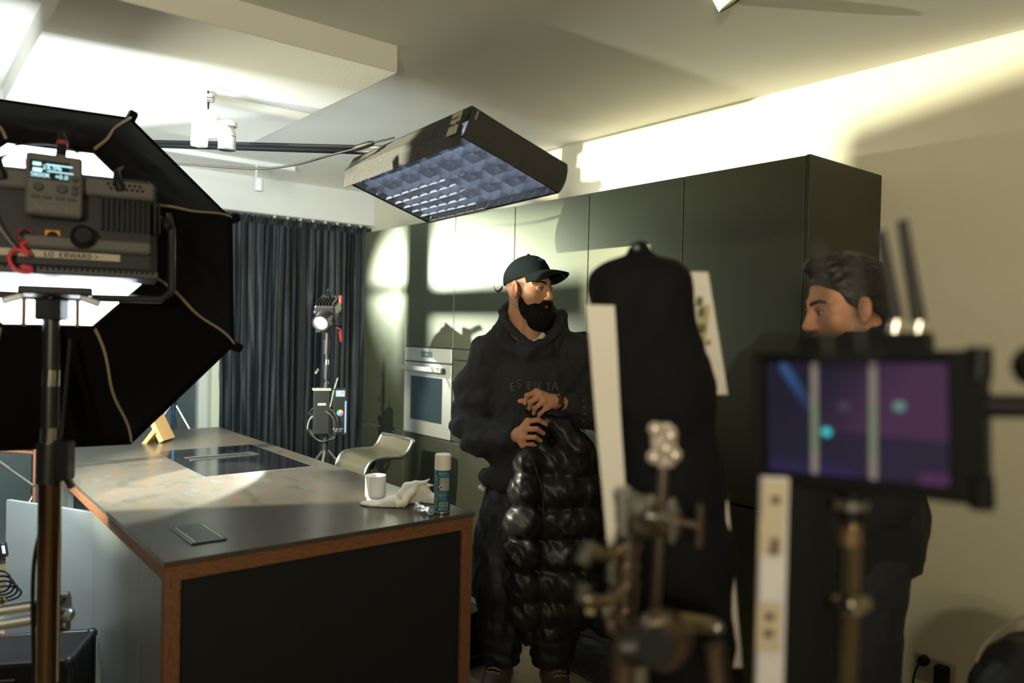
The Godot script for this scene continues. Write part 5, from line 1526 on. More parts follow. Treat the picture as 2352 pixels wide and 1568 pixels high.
	# black bag at the lower right corner
	var dg := thing("camera_bag", "black rounded bag with a piped edge at the lower right corner", "bag", Vector3(1.9959, 0.7634, -0.6210))
	var dc := Vector3(2.0070, 0.8182, -0.6131)
	var f2 := Field.new(dc - Vector3(0.35, 0.3, 0.35), dc + Vector3(0.35, 0.25, 0.35), 0.013)
	var RR := Vector3(0.777, 0, 0.629)
	var FF := Vector3(0.629, 0, -0.777)
	f2.ell(dc + RR * 0.06 + Vector3(0, -0.06, 0), Vector3(0.165, 0.15, 0.14), 0.03, false, Basis(RR, Vector3.UP, -FF) * Basis(Vector3.BACK, 0.5))
	f2.ell(dc + RR * -0.05 + Vector3(0, -0.03, 0) - FF * 0.05, Vector3(0.075, 0.03, 0.08), 0.03, false, Basis(RR, Vector3.UP, -FF) * Basis(Vector3.BACK, 0.9))
	f2.warp(func(p: Vector3, _d: float): return nz.get_noise_3d(p.x * 3.0, p.y * 3.0, p.z * 3.0) * 0.01)
	var s2 := skin_new()
	f2.bake(s2)
	part(dg, "bag", skin_mesh(s2), mat("bag_nylon", lin(0.012, 0.012, 0.012), 0.45))
	part(dg, "piping", MB.new().tube(spline([Vector3(1.7829, 0.8948, -0.6286), Vector3(1.7983, 0.9337, -0.6169), Vector3(1.8286, 0.9694, -0.5930), Vector3(1.8619, 0.9924, -0.5665), Vector3(1.9194, 1.0011, -0.5458)]), 0.004, 6), mat("piping_olive", lin(0.2, 0.19, 0.12), 0.5))
	var kr := thing("equipment_crate", "stacked dark crate under the bag at the lower right corner", "crate", Vector3(dc.x + 0.1, 0, dc.z + 0.08))
	part(kr, "crate", MB.new().bx(Vector3(dc.x - 0.1, 0.0, dc.z - 0.12), Vector3(dc.x + 0.3, dc.y - 0.19, dc.z + 0.28), 0.01), bk)
	part(kr, "lid", MB.new().bx(Vector3(dc.x - 0.11, dc.y - 0.19, dc.z - 0.13), Vector3(dc.x + 0.31, dc.y - 0.17, dc.z + 0.29), 0.006), tr)


# ---------------------------------------------------------------- people
const SKIN := Color(0.54, 0.27, 0.155)

func head_frame(at: Vector3, yaw: float, pitch: float, scale: float) -> Transform3D:  # yaw: 0 faces the camera, positive turns to the picture's right
	var R := Vector3(0.777, 0.0, 0.629)
	var B := Vector3(-0.629, 0.0, 0.777)
	var f := R * sin(yaw) + B * cos(yaw)
	var b := Basis(Vector3.UP.cross(f), Vector3.UP, f)
	return Transform3D((b * Basis(Vector3.RIGHT, pitch)).scaled_local(Vector3.ONE * scale), at)

func head_field(cell: float) -> Field:
	var h := Field.new(Vector3(-0.11, -0.23, -0.135), Vector3(0.11, 0.145, 0.14), cell)
	h.ell(Vector3(0, 0.035, -0.015), Vector3(0.075, 0.09, 0.098), 0.02)
	h.ell(Vector3(0, -0.035, 0.018), Vector3(0.06, 0.085, 0.07), 0.03)
	h.cap(Vector3(0, -0.05, -0.03), Vector3(0, -0.22, -0.045), 0.054, 0.064, 0.03)
	h.ell(Vector3(0, -0.098, 0.055), Vector3(0.03, 0.024, 0.03), 0.03)
	for s in [-1.0, 1.0]:
		h.cap(Vector3(s * 0.056, -0.055, -0.005), Vector3(s * 0.02, -0.1, 0.056), 0.018, 0.018, 0.03)
		h.ell(Vector3(s * 0.043, -0.025, 0.052), Vector3(0.024, 0.022, 0.024), 0.025)
		h.cap(Vector3(s * 0.014, 0.020, 0.080), Vector3(s * 0.048, 0.022, 0.062), 0.013, 0.011, 0.016)
		h.ell(Vector3(s * 0.032, -0.001, 0.092), Vector3(0.017, 0.012, 0.016), 0.012, true)
		h.ell(Vector3(s * 0.032, -0.002, 0.072), Vector3(0.0155, 0.0125, 0.0135), 0.004)
		h.ell(Vector3(s * 0.0115, -0.041, 0.096), Vector3(0.010, 0.008, 0.011), 0.008)
		# ear
		var eb := Basis(Vector3.UP, s * 0.35) * Basis(Vector3.RIGHT, -0.15)
		h.ell(Vector3(s * 0.078, -0.006, -0.012), Vector3(0.010, 0.034, 0.021), 0.006, false, eb)
		h.ell(Vector3(s * 0.087, -0.004, -0.006), Vector3(0.008, 0.02, 0.011), 0.004, true, eb)
		h.ell(Vector3(s * 0.080, -0.034, -0.004), Vector3(0.008, 0.010, 0.009), 0.004, false, eb)
	h.cap(Vector3(0, 0.014, 0.083), Vector3(0, -0.034, 0.106), 0.0082, 0.0108, 0.014)
	h.ell(Vector3(0, -0.037, 0.105), Vector3(0.0095, 0.008, 0.0098), 0.008)
	h.cap(Vector3(-0.019, -0.0655, 0.083), Vector3(0.019, -0.0655, 0.083), 0.0065, 0.0065, 0.008)
	h.cap(Vector3(-0.016, -0.0765, 0.081), Vector3(0.016, -0.0765, 0.081), 0.0078, 0.0078, 0.008)
	h.ell(Vector3(0, -0.071, 0.098), Vector3(0.022, 0.0018, 0.01), 0.003, true)
	return h

func blob(a: Color, b: Color, t: float) -> Color:
	return a.lerp(b, clampf(t, 0.0, 1.0))

func hand(to: Dictionary, wrist: Array, mcp: Array, pip: Array, tip: Array, thumb: Array) -> void:
	var lo: Vector3 = wrist[0]
	var hi: Vector3 = wrist[0]
	for l in [wrist, mcp, pip, tip, thumb]:
		for p in l:
			lo = lo.min(p)
			hi = hi.max(p)
	var f := Field.new(lo - Vector3.ONE * 0.03, hi + Vector3.ONE * 0.03, 0.0032)
	f.cap(wrist[0], wrist[1], 0.028, 0.026, 0.012)
	for i in 4:
		f.cap(wrist[1], mcp[i], 0.024, 0.0155, 0.014)
	for i in 3:
		f.cap(mcp[i], mcp[i + 1], 0.012, 0.012, 0.008)
	for i in 4:
		var r: float = [0.0112, 0.0116, 0.0108, 0.0095][i]
		f.cap(mcp[i], pip[i], r * 1.12, r, 0.0035)
		f.cap(pip[i], tip[i], r, r * 0.82, 0.003)
		f.ell(mcp[i], Vector3.ONE * r * 1.25, 0.005)
		f.ell(pip[i], Vector3.ONE * r * 1.06, 0.003)
	f.cap(wrist[1], thumb[0], 0.019, 0.014, 0.01)
	for i in thumb.size() - 1:
		f.cap(thumb[i], thumb[i + 1], 0.0118, 0.0098, 0.004)
	f.bake(to, func(p: Vector3): return blob(SKIN, Color(0.40, 0.17, 0.10), 0.5 * float(absf(f.at(p)) < 1.0 and [mcp, pip].any(func(l): return l.any(func(q): return q.distance_to(p) < 0.0135)))))

func ear_eye(node: Node3D, X: Transform3D, iris: Color, look: float) -> void:
	for s in [-1.0, 1.0]:
		var c := X * Vector3(s * 0.032, -0.003, 0.0742)
		var e := part(node, "eye", MB.new().ball(c, Vector3.ONE * 0.0133, 16), mat("eye_white", lin(0.36, 0.32, 0.28), 0.3))
		var d := (X.basis * Vector3(look, -0.04, 1.0)).normalized()
		part(e, "iris", MB.new().lathe(knob_xf(c + d * 0.0116, d), [Vector2(0.0068, 0), Vector2(0.0062, 0.0014), Vector2(0, 0.002)], 14), mat("iris_dark", iris, 0.15))
		# upper lid and brow
		part(node, "eyelid", MB.new().tube([X * Vector3(s * 0.017, -0.001, 0.0835), X * Vector3(s * 0.025, 0.0065, 0.088), X * Vector3(s * 0.036, 0.0065, 0.0865), X * Vector3(s * 0.048, 0.0, 0.079)], [0.002, 0.0034, 0.0034, 0.002], 8), mat("lid_skin", Color(0.30, 0.15, 0.09).linear_to_srgb(), 0.6))
		part(node, "eyebrow", MB.new().tube([X * Vector3(s * 0.013, 0.0185, 0.0945), X * Vector3(s * 0.024, 0.0225, 0.0935), X * Vector3(s * 0.038, 0.026, 0.0855), X * Vector3(s * 0.054, 0.021, 0.0695)], [0.0042, 0.0058, 0.0052, 0.0025], 8), mat("brow_hair", lin(0.022, 0.015, 0.01), 0.8))

func build_person_in_cap() -> void:
	var floor_at := Vector3(2.2132, 0.0000, -2.5681)
	var t := thing("person", "standing bearded man in a black cap and black hoodie, holding a jacket", "person", floor_at, "people")
	var R := Vector3(0.777, 0.0, 0.629)
	var B := Vector3(-0.629, 0.0, 0.777)
	var fb := Basis(R, Vector3.UP, B)     # x to the picture's right, z towards the camera
	var rs := [Vector3(2.0973, 1.4588, -2.7394), Vector3(2.0483, 1.1227, -2.7987), Vector3(2.0860, 1.1150, -2.5492)]
	var ls := [Vector3(2.3843, 1.4685, -2.4685), Vector3(2.4943, 1.1983, -2.4003), Vector3(2.2283, 1.2662, -2.3982)]
	var X := head_frame(Vector3(2.2104, 1.7595, -2.6147), deg_to_rad(50), 0.03, 1.1)
	# ---- body: one skin from head to feet
	var sk := skin_new()
	var bd := Field.new(Vector3(2.2161, 0.9124, -2.5946) - Vector3(0.45, 1.06, 0.45), Vector3(2.2161, 0.9124, -2.5946) + Vector3(0.45, 0.75, 0.45), 0.016)
	bd.chain([Vector3(2.2281, 1.5991, -2.6360), Vector3(2.2351, 1.4920, -2.6284)], [0.06, 0.075], 0.03)
	bd.ell(Vector3(2.2458, 1.3549, -2.6301), Vector3(0.17, 0.17, 0.10), 0.05, false, fb)
	bd.ell(Vector3(2.2407, 1.0612, -2.6289), Vector3(0.15, 0.17, 0.10), 0.05, false, fb)
	bd.ell(Vector3(2.2427, 0.8264, -2.6230), Vector3(0.155, 0.10, 0.10), 0.05, false, fb)
	bd.chain(rs, [0.055, 0.044, 0.03], 0.03)
	bd.chain(ls, [0.055, 0.044, 0.03], 0.03)
	bd.chain([Vector3(2.1715, 0.7852, -2.6799), Vector3(2.1317, 0.4325, -2.6672), Vector3(2.1404, 0.1428, -2.6806), Vector3(2.1415, 0.0219, -2.6776)], [0.085, 0.06, 0.045, 0.04], 0.03)
	bd.chain([Vector3(2.3206, 0.7895, -2.5593), Vector3(2.2894, 0.4476, -2.5011), Vector3(2.3120, 0.1564, -2.5162), Vector3(2.3130, 0.0362, -2.5131)], [0.085, 0.06, 0.045, 0.04], 0.03)
	bd.bake(sk, func(_p): return SKIN)
	var hf := head_field(0.0034)
	hf.bake(sk, func(p: Vector3):
		var c := SKIN
		var hair := Color(0.06, 0.04, 0.03)
		c = blob(c, Color(0.40, 0.12, 0.08), smoothstep(0.013, 0.006, absf(p.y + 0.071)) * smoothstep(0.024, 0.017, absf(p.x)) * float(p.z > 0.07))
		c = blob(c, hair, 0.62 * smoothstep(0.02, 0.0, p.z - 0.005) * smoothstep(-0.005, 0.012, p.y) * float(absf(p.x) < 0.078))
		c = blob(c, hair, 0.75 * smoothstep(0.012, -0.006, absf(p.z - 0.012) - 0.012) * smoothstep(-0.1, -0.04, p.y) * float(p.y < 0.02 and absf(p.x) > 0.05 and absf(p.x) < 0.079))
		c = blob(c, Color(0.5, 0.17, 0.10), 0.5 * float(absf(p.x) > 0.079))
		return c, X)
	# lower hand (his right), closed on the jacket
	hand(sk, [rs[2], Vector3(2.0779, 1.1302, -2.5047)],
		[Vector3(2.0913, 1.1912, -2.4627), Vector3(2.0747, 1.1596, -2.4589), Vector3(2.0712, 1.1244, -2.4649), Vector3(2.0783, 1.0911, -2.4779)],
		[Vector3(2.1057, 1.2011, -2.4126), Vector3(2.0938, 1.1641, -2.4087), Vector3(2.0918, 1.1290, -2.4162), Vector3(2.0933, 1.0976, -2.4336)],
		[Vector3(2.1431, 1.1812, -2.4077), Vector3(2.1316, 1.1434, -2.4099), Vector3(2.1247, 1.1119, -2.4175), Vector3(2.1188, 1.0867, -2.4321)],
		[Vector3(2.1068, 1.1776, -2.4949), Vector3(2.1322, 1.1901, -2.4682), Vector3(2.1533, 1.1877, -2.4446)])
	# upper hand (his left)
	hand(sk, [ls[2], Vector3(2.1716, 1.2776, -2.3992)],
		[Vector3(2.1009, 1.3165, -2.4250), Vector3(2.1038, 1.3016, -2.4057), Vector3(2.1139, 1.2804, -2.3945), Vector3(2.1307, 1.2546, -2.3908)],
		[Vector3(2.0553, 1.3032, -2.4296), Vector3(2.0622, 1.2771, -2.4145), Vector3(2.0763, 1.2524, -2.4026), Vector3(2.0985, 1.2284, -2.3971)],
		[Vector3(2.0614, 1.2687, -2.4497), Vector3(2.0757, 1.2474, -2.4378), Vector3(2.0899, 1.2278, -2.4259), Vector3(2.1089, 1.2132, -2.4167)],
		[Vector3(2.1360, 1.2876, -2.4282), Vector3(2.0819, 1.2809, -2.4462), Vector3(2.0457, 1.2771, -2.4651)])
	part(t, "body", skin_mesh(sk), mat("skin", Color.WHITE, 0.5, 0.0, {"vcol": true, "sss": 0.12, "spec": 0.4}))
	ear_eye(t, X, lin(0.03, 0.025, 0.02), 0.28)
	# ---- beard
	var nz := FastNoiseLite.new()
	nz.seed = 77
	nz.frequency = 60.0
	var be := Field.new(Vector3(-0.09, -0.19, -0.03), Vector3(0.09, -0.01, 0.14), 0.0036)
	for s in [-1.0, 1.0]:
		be.chain([Vector3(s * 0.067, -0.035, 0.008), Vector3(s * 0.063, -0.065, 0.016), Vector3(s * 0.052, -0.095, 0.032), Vector3(s * 0.032, -0.118, 0.058), Vector3(0, -0.13, 0.068)], [0.006, 0.013, 0.02, 0.027, 0.03], 0.02)
		be.chain([Vector3(s * 0.04, -0.075, 0.062), Vector3(s * 0.03, -0.1, 0.072)], [0.016, 0.02], 0.02)
		be.chain([Vector3(s * 0.003, -0.0555, 0.1), Vector3(s * 0.018, -0.0575, 0.094), Vector3(s * 0.031, -0.075, 0.079), Vector3(s * 0.03, -0.095, 0.072)], [0.0075, 0.009, 0.0095, 0.014], 0.008)
	be.ell(Vector3(0, -0.105, 0.066), Vector3(0.046, 0.038, 0.042), 0.02)
	be.ell(Vector3(0, -0.138, 0.055), Vector3(0.042, 0.03, 0.042), 0.02)
	be.ell(Vector3(0, -0.0725, 0.107), Vector3(0.0205, 0.0095, 0.022), 0.005, true)
	be.warp(func(p: Vector3, _d: float): return nz.get_noise_3d(p.x * 1.6, p.y * 0.6, p.z * 1.6) * 0.0055)
	var bsk := skin_new()
	be.bake(bsk, null, X)
	part(t, "beard", skin_mesh(bsk), mat("beard_hair", lin(0.006, 0.0045, 0.0035), 0.8, 0.0, {"spec": 0.3}))
	# ---- cap
	var cap_m := mat("cap_cotton", lin(0.009, 0.013, 0.016), 0.9, 0.0, {"spec": 0.2, "bump": [noise_tex("weave", 0.06, 256), 0.03, 14.0]})
	var edge := func(ph: float) -> float: return 0.033 + 0.033 * cos(ph) + 0.003 * cos(2.0 * ph)  # height of the cap's edge: ph 0 is the front
	var crown := func(u: float, v: float) -> Vector3:
		var ph := u * TAU
		var y0: float = edge.call(ph)
		var a0: float = asin(clampf((y0 - 0.032) / 0.101, -0.95, 0.95))
		var a := lerpf(a0, PI / 2, v)
		var w := 1.0 + 0.012 * sin(ph * 3.0 + 1.0) * sin(v * PI) + 0.02 * nz.get_noise_2d(ph * 0.03, v * 0.05)
		return X * Vector3(sin(ph) * 0.0855 * cos(a) * w, 0.032 + 0.101 * sin(a) + 0.006 * cos(ph) * sin(2.0 * a), -0.013 + cos(ph) * 0.107 * cos(a) * w)
	part(t, "cap_crown", MB.new().sheet(64, 16, crown, 0.003), cap_m)
	var brim := func(u: float, v: float) -> Vector3:
		var ph := lerpf(-1.12, 1.12, u)
		var b0 := Vector3(sin(ph) * 0.0855, edge.call(ph) + 0.004, -0.013 + cos(ph) * 0.1065)
		var k := (u - 0.5) * 2.0
		var reach := 0.082 * sqrt(maxf(0.0, 1.0 - k * k * 0.985)) + 0.006
		return X * (b0 + Vector3(k * 0.004 * v, -0.010 * v * v - 0.022 * k * k * v, reach * v))
	part(t, "cap_brim", MB.new().sheet(36, 10, brim, 0.0035), cap_m)
	part(t, "cap_button", MB.new().ball(X * Vector3(0, 0.135, -0.013), Vector3(0.008, 0.005, 0.008), 10), cap_m)
	part(t, "cap_strap", MB.new().sheet(12, 1, func(u: float, v: float): return X * (Vector3(-0.055, 0.0, -0.095).lerp(Vector3(-0.02, 0.025, -0.175), u) + Vector3(0, -0.03 * sin(PI * u * 0.8) + (v - 0.5) * 0.014 * (1.05 - u), 0)), 0.002), cap_m)
	var em := mat("cap_thread_blue", lin(0.015, 0.06, 0.3), 0.7)
	var st := MB.new()
	for i in 9:
		var ph := -0.30 + i * 0.06
		var p: Vector3 = crown.call(fposmod(ph / TAU, 1.0), 0.36 + 0.04 * sin(i * 2.1))
		var q: Vector3 = crown.call(fposmod((ph + 0.05) / TAU, 1.0), 0.40 + 0.05 * cos(i * 1.7))
		var nn := (X.basis * Vector3(sin(ph), 0.5, cos(ph))).normalized() * 0.0022
		st.tube([p + nn, q + nn], 0.0022, 5)
	part(t, "cap_embroidery", st, em)
	# ---- hoodie
	var hm := mat("hoodie_cotton", lin(0.015, 0.016, 0.018), 0.85, 0.0, {"sheen": 0.12, "bump": [noise_tex("weave", 0.06, 256), 0.03, 12.0]})
	var ho := Field.new(Vector3(2.2131, 1.2605, -2.6034) - Vector3(0.42, 0.47, 0.42), Vector3(2.2131, 1.2605, -2.6034) + Vector3(0.42, 0.45, 0.42), 0.0105)
	ho.ell(Vector3(2.2490, 1.3354, -2.6272), Vector3(0.215, 0.20, 0.135), 0.06, false, fb)
	ho.ell(Vector3(2.2388, 1.0815, -2.6244), Vector3(0.222, 0.20, 0.15), 0.07, false, fb)
	ho.ell(Vector3(2.2342, 0.9094, -2.6250), Vector3(0.215, 0.085, 0.145), 0.03, false, fb)
	ho.chain([Vector3(2.1533, 1.4990, -2.7077), rs[0], Vector3(2.0635, 1.2890, -2.8023), Vector3(2.0511, 1.1417, -2.8033)], [0.07, 0.085, 0.088, 0.086], 0.05)
	ho.chain([Vector3(2.0511, 1.1417, -2.8033), Vector3(2.0492, 1.0913, -2.7331), Vector3(2.0735, 1.1011, -2.6235), Vector3(2.0870, 1.1119, -2.5741)], [0.086, 0.08, 0.062, 0.052], 0.035)
	ho.chain([Vector3(2.3411, 1.5146, -2.5430), ls[0], Vector3(2.4641, 1.3230, -2.4399), ls[1]], [0.07, 0.085, 0.084, 0.08], 0.05)
	ho.chain([ls[1], Vector3(2.3667, 1.2239, -2.4011), Vector3(2.2763, 1.2567, -2.3977)], [0.08, 0.068, 0.052], 0.035)
	# hood lying round the neck, open in front
	ho.chain([Vector3(2.1502, 1.4953, -2.5170), Vector3(2.1278, 1.5278, -2.5615), Vector3(2.1143, 1.5833, -2.6249), Vector3(2.1306, 1.6529, -2.7160), Vector3(2.2046, 1.6795, -2.7595), Vector3(2.3129, 1.6833, -2.7361), Vector3(2.3603, 1.6801, -2.6463), Vector3(2.3529, 1.6437, -2.5486), Vector3(2.2685, 1.5725, -2.4998), Vector3(2.2040, 1.5205, -2.4997), Vector3(2.1532, 1.4917, -2.5146)], [0.017, 0.019, 0.020, 0.018, 0.022, 0.026, 0.022, 0.017, 0.019, 0.018, 0.017], 0.014)
	ho.chain([Vector3(2.1400, 1.6297, -2.7208), Vector3(2.1314, 1.5573, -2.7136), Vector3(2.1404, 1.5002, -2.6666)], [0.022, 0.034, 0.04], 0.02)
	ho.chain([Vector3(2.3537, 1.6222, -2.5604), Vector3(2.3377, 1.5574, -2.5465), Vector3(2.2907, 1.5045, -2.5449)], [0.02, 0.03, 0.04], 0.02)
	ho.chain([Vector3(2.2174, 1.6379, -2.7612), Vector3(2.3167, 1.6206, -2.7384), Vector3(2.3653, 1.6322, -2.6413)], [0.035, 0.045, 0.035], 0.03)
	ho.chain([Vector3(2.1333, 1.4919, -2.6208), Vector3(2.1584, 1.4714, -2.5550), Vector3(2.2307, 1.4875, -2.5289)], [0.04, 0.03, 0.04], 0.02)
	ho.chain([Vector3(2.1905, 1.5077, -2.7549), Vector3(2.3079, 1.5194, -2.7244), Vector3(2.3685, 1.5129, -2.6108)], [0.07, 0.08, 0.07], 0.05)
	var f1 := FastNoiseLite.new()
	f1.seed = 101
	f1.frequency = 5.5
	var sd0: Vector3 = rs[1]
	ho.warp(func(p: Vector3, _d: float):
		var q := p + Vector3.ONE * f1.get_noise_3dv(p) * 0.03
		var near_arm := smoothstep(0.34, 0.1, p.distance_to(sd0))
		return f1.get_noise_3d(q.x * 2.4, q.y * 1.0, q.z * 2.4) * 0.019 + sin((q.y + q.x * 0.5 - q.z * 0.35) * 62.0) * 0.009 * near_arm + sin(q.dot(R) * 55.0) * 0.0025)
	# neck opening and hem
	var nk := X * Vector3(0, -0.16, -0.03)
	ho.ell(Vector3(2.2048, 1.5990, -2.5905), Vector3(0.066, 0.078, 0.072), 0.015, true, fb * Basis(Vector3.RIGHT, 0.35))
	var hem_y := (Vector3(2.2121, 0.8504, -2.5967)).y
	ho.cut(func(p: Vector3): return hem_y - p.y - 0.03 * (p - floor_at).dot(R))
	var hsk := skin_new()
	ho.bake(hsk)
	part(t, "hoodie", skin_mesh(hsk), hm)
	for l in [[rs[2], Vector3(2.0789, 1.1055, -2.5999)], [ls[2], Vector3(2.2885, 1.2528, -2.3942)]]:
		var a: Vector3 = l[0]
		var b: Vector3 = l[1]
		part(t, "hoodie_cuff", MB.new().tube([b.lerp(a, -0.1), b.lerp(a, 0.3), b.lerp(a, 0.75), b.lerp(a, 0.8)], [0.048, 0.044, 0.042, 0.03], 22), hm)
	# white tee at the neck and hem
	var tee := mat("tee_white", lin(0.66, 0.62, 0.5), 0.8)
	part(t, "tee_neck", MB.new().tube(spline([Vector3(2.1438, 1.5539, -2.5877), Vector3(2.1474, 1.5318, -2.5586), Vector3(2.1630, 1.5194, -2.5328), Vector3(2.1929, 1.5331, -2.5218), Vector3(2.2206, 1.5561, -2.5255)], 5), 0.012, 8), tee)
	part(t, "tee_hem", MB.new().box(Transform3D(fb * Basis(Vector3.BACK, -0.5), Vector3(2.0601, 0.8670, -2.7331)), Vector3(0.034, 0.02, 0.05), 0.008), tee)
	# chest lettering, broken by the folds
	var ink := mat("hoodie_print", lin(0.034, 0.034, 0.035), 0.6)
	var eye := Vector3(0, 1.57, 0)
	var marks := [["E", 1177, 888, 0.15], ["S", 1193, 880, 0.05], ["E", 1216, 885, 0.0], ["N", 1234, 884, 0.0], ["I", 1259, 887, 0.0], ["A", 1275, 886, 0.0]]
	var targets := [Vector3(1.8908, 1.3513, -2.3256), Vector3(1.9118, 1.3655, -2.3088), Vector3(1.9422, 1.3579, -2.2841), Vector3(1.9659, 1.3603, -2.2649), Vector3(1.9989, 1.3561, -2.2381), Vector3(2.0200, 1.3584, -2.2211)]
	for i in 6:
		var d: Vector3 = (targets[i] - eye).normalized()
		var at := ho.hit(targets[i], d, 0.8)
		var n := ho.grad(at)
		n = (n + B * 1.5).normalized()
		var x := Vector3.UP.cross(n).normalized()
		text(t, "chest_letter", marks[i][0], Transform3D(Basis(x, n.cross(x), n) * Basis(Vector3.BACK, marks[i][3]), at + n * 0.004), 0.05, ink, 0.004, true)
	var sl := [Vector3(2.3035, 1.1949, -2.3488), Vector3(2.3061, 1.2228, -2.3472), Vector3(2.3044, 1.2506, -2.3491), Vector3(2.3013, 1.2783, -2.3521)]
	for i in 4:
		var d: Vector3 = (sl[i] - eye).normalized()
		var at := ho.hit(sl[i] - d * 0.2, d, 0.6)
		text(t, "sleeve_letter", "ESSE"[i], Transform3D(fb * Basis(Vector3.BACK, PI / 2), at - d * 0.003), 0.02, ink, 0.003, true)
	# ---- trousers
	var tm := mat("trouser_nylon", lin(0.008, 0.008, 0.009), 0.6)
	var tf := Field.new(Vector3(2.2197, 0.4869, -2.5840) - Vector3(0.36, 0.46, 0.36), Vector3(2.2197, 0.4869, -2.5840) + Vector3(0.36, 0.46, 0.36), 0.0105)
	tf.ell(Vector3(2.2412, 0.8264, -2.6243), Vector3(0.195, 0.10, 0.135), 0.04, false, fb)
	tf.chain([Vector3(2.1628, 0.7458, -2.6863), Vector3(2.1348, 0.4388, -2.6777), Vector3(2.1426, 0.2405, -2.6806), Vector3(2.1438, 0.1078, -2.6772)], [0.118, 0.115, 0.102, 0.088], 0.03)
	tf.chain([Vector3(2.3331, 0.7507, -2.5484), Vector3(2.3020, 0.4541, -2.5039), Vector3(2.3142, 0.2535, -2.5161), Vector3(2.3091, 0.1369, -2.5181)], [0.118, 0.115, 0.108, 0.092], 0.03)
	tf.ell(Vector3(2.0815, 0.6232, -2.7627), Vector3(0.03, 0.09, 0.075), 0.02, false, fb)
	tf.ell(Vector3(2.4123, 0.6385, -2.4694), Vector3(0.03, 0.09, 0.075), 0.02, false, fb)
	var f2 := FastNoiseLite.new()
	f2.seed = 55
	f2.frequency = 4.0
	tf.warp(func(p: Vector3, _d: float):
		var q := p + Vector3.ONE * f2.get_noise_3dv(p) * 0.03
		return f2.get_noise_3d(q.x * 4.0, q.y * 0.8, q.z * 4.0) * 0.016 + sin(q.y * 90.0 + q.x * 30.0) * 0.004 * smoothstep(0.42, 0.1, p.y) + sin(q.dot(R) * 95.0) * 0.004 * smoothstep(0.6, 0.9, p.y))
	var cuff := (Vector3(2.2187, 0.0845, -2.5776)).y
	tf.cut(func(p: Vector3): return cuff - p.y)
	var tsk := skin_new()
	tf.bake(tsk)
	part(t, "trousers", skin_mesh(tsk), tm)
	# ---- socks and shoes
	var sock := mat("sock_beige", lin(0.22, 0.16, 0.11), 0.85)
	var shoe := mat("shoe_leather", lin(0.07, 0.05, 0.035), 0.6)
	for k in 2:
		var an: Vector3 = [Vector3(2.1413, 0.0453, -2.6781), Vector3(2.3128, 0.0594, -2.5137)][k]
		var dirv := (B * 0.9 + R * (-0.25 if k == 0 else 0.2)).normalized()
		part(t, "sock", MB.new().tube([an + Vector3(0, 0.07, 0), an + Vector3(0, 0.03, 0), an + Vector3(0, 0.0, 0), an + Vector3(0, -0.05, 0)], [0.046, 0.05, 0.047, 0.052], 18), sock)
		var sf := Field.new(an - Vector3(0.2, an.y + 0.01, 0.2), an + Vector3(0.2, 0.04, 0.25), 0.009)
		var g := Vector3(an.x, 0.0, an.z)
		sf.chain([g + Vector3(0, 0.045, 0) - dirv * 0.05, g + Vector3(0, 0.05, 0) + dirv * 0.05, g + Vector3(0, 0.04, 0) + dirv * 0.16], [0.045, 0.05, 0.042], 0.03)
		sf.cap(g + Vector3(0, 0.07, 0), an + Vector3(0, -0.01, 0), 0.052, 0.05, 0.03)
		sf.cut(func(p: Vector3): return 0.002 - p.y)
		var ssk := skin_new()
		sf.bake(ssk)
		var so := part(t, "shoe", skin_mesh(ssk), shoe)
		part(so, "sole", MB.new().extr(Transform3D(Basis(dirv.cross(Vector3.UP), -dirv, Vector3.UP).orthonormalized(), g + Vector3(0, 0.016, 0) + dirv * 0.055), PackedVector2Array([Vector2(-0.04, 0.14), Vector2(0.04, 0.14), Vector2(0.052, 0.0), Vector2(0.05, -0.11), Vector2(0.025, -0.15), Vector2(-0.025, -0.15), Vector2(-0.05, -0.11), Vector2(-0.052, 0.0)]), 0.028), mat("sole_pale", lin(0.2, 0.17, 0.13), 0.7))
		for j in 3:
			part(so, "lace", MB.new().tube([g + dirv * (0.06 + 0.025 * j) + dirv.cross(Vector3.UP) * 0.03 + Vector3(0, 0.094 - 0.006 * j, 0), g + dirv * (0.065 + 0.025 * j) + Vector3(0, 0.104 - 0.007 * j, 0), g + dirv * (0.06 + 0.025 * j) - dirv.cross(Vector3.UP) * 0.03 + Vector3(0, 0.094 - 0.006 * j, 0)], 0.004, 6), sock)
	# ---- watch on the left wrist
	var wc := Vector3(2.1841, 1.2849, -2.3725)
	var w := thing("wristwatch", "steel wristwatch with a dark dial on the bearded man's wrist", "watch", wc)
	var ws := mat("watch_steel", lin(0.42, 0.38, 0.25), 0.25, 1.0)
	var wn := (B * 0.85 + R * 0.35 + Vector3.UP * 0.35).normalized()
	part(w, "case", MB.new().lathe(knob_xf(wc, wn), [Vector2(0, -0.006), Vector2(0.019, -0.006), Vector2(0.0205, 0.0), Vector2(0.0205, 0.004), Vector2(0.017, 0.0065), Vector2(0.016, 0.005)], 28), ws)
	var dl := part(w, "dial", MB.new().lathe(knob_xf(wc, wn), [Vector2(0.0165, 0.005), Vector2(0, 0.0052)], 24), mat("watch_dial", lin(0.015, 0.016, 0.012), 0.3))
	var wx := knob_xf(wc + wn * 0.0056, wn)
	for i in 12:
		var a := TAU * i / 12
		part(dl, "hour_mark", MB.new().box(wx * Transform3D(Basis(Vector3.UP, -a), Vector3(sin(a) * 0.0135, 0, cos(a) * 0.0135)), Vector3(0.0012, 0.0006, 0.003), 0.0), ws)
	part(dl, "hand", MB.new().bar(wx.origin, wx * Vector3(0.008, 0.0004, 0.004), 0.0012, 0.0006, wn), ws)
	part(dl, "hand", MB.new().bar(wx.origin, wx * Vector3(-0.003, 0.0004, 0.011), 0.001, 0.0006, wn), ws)
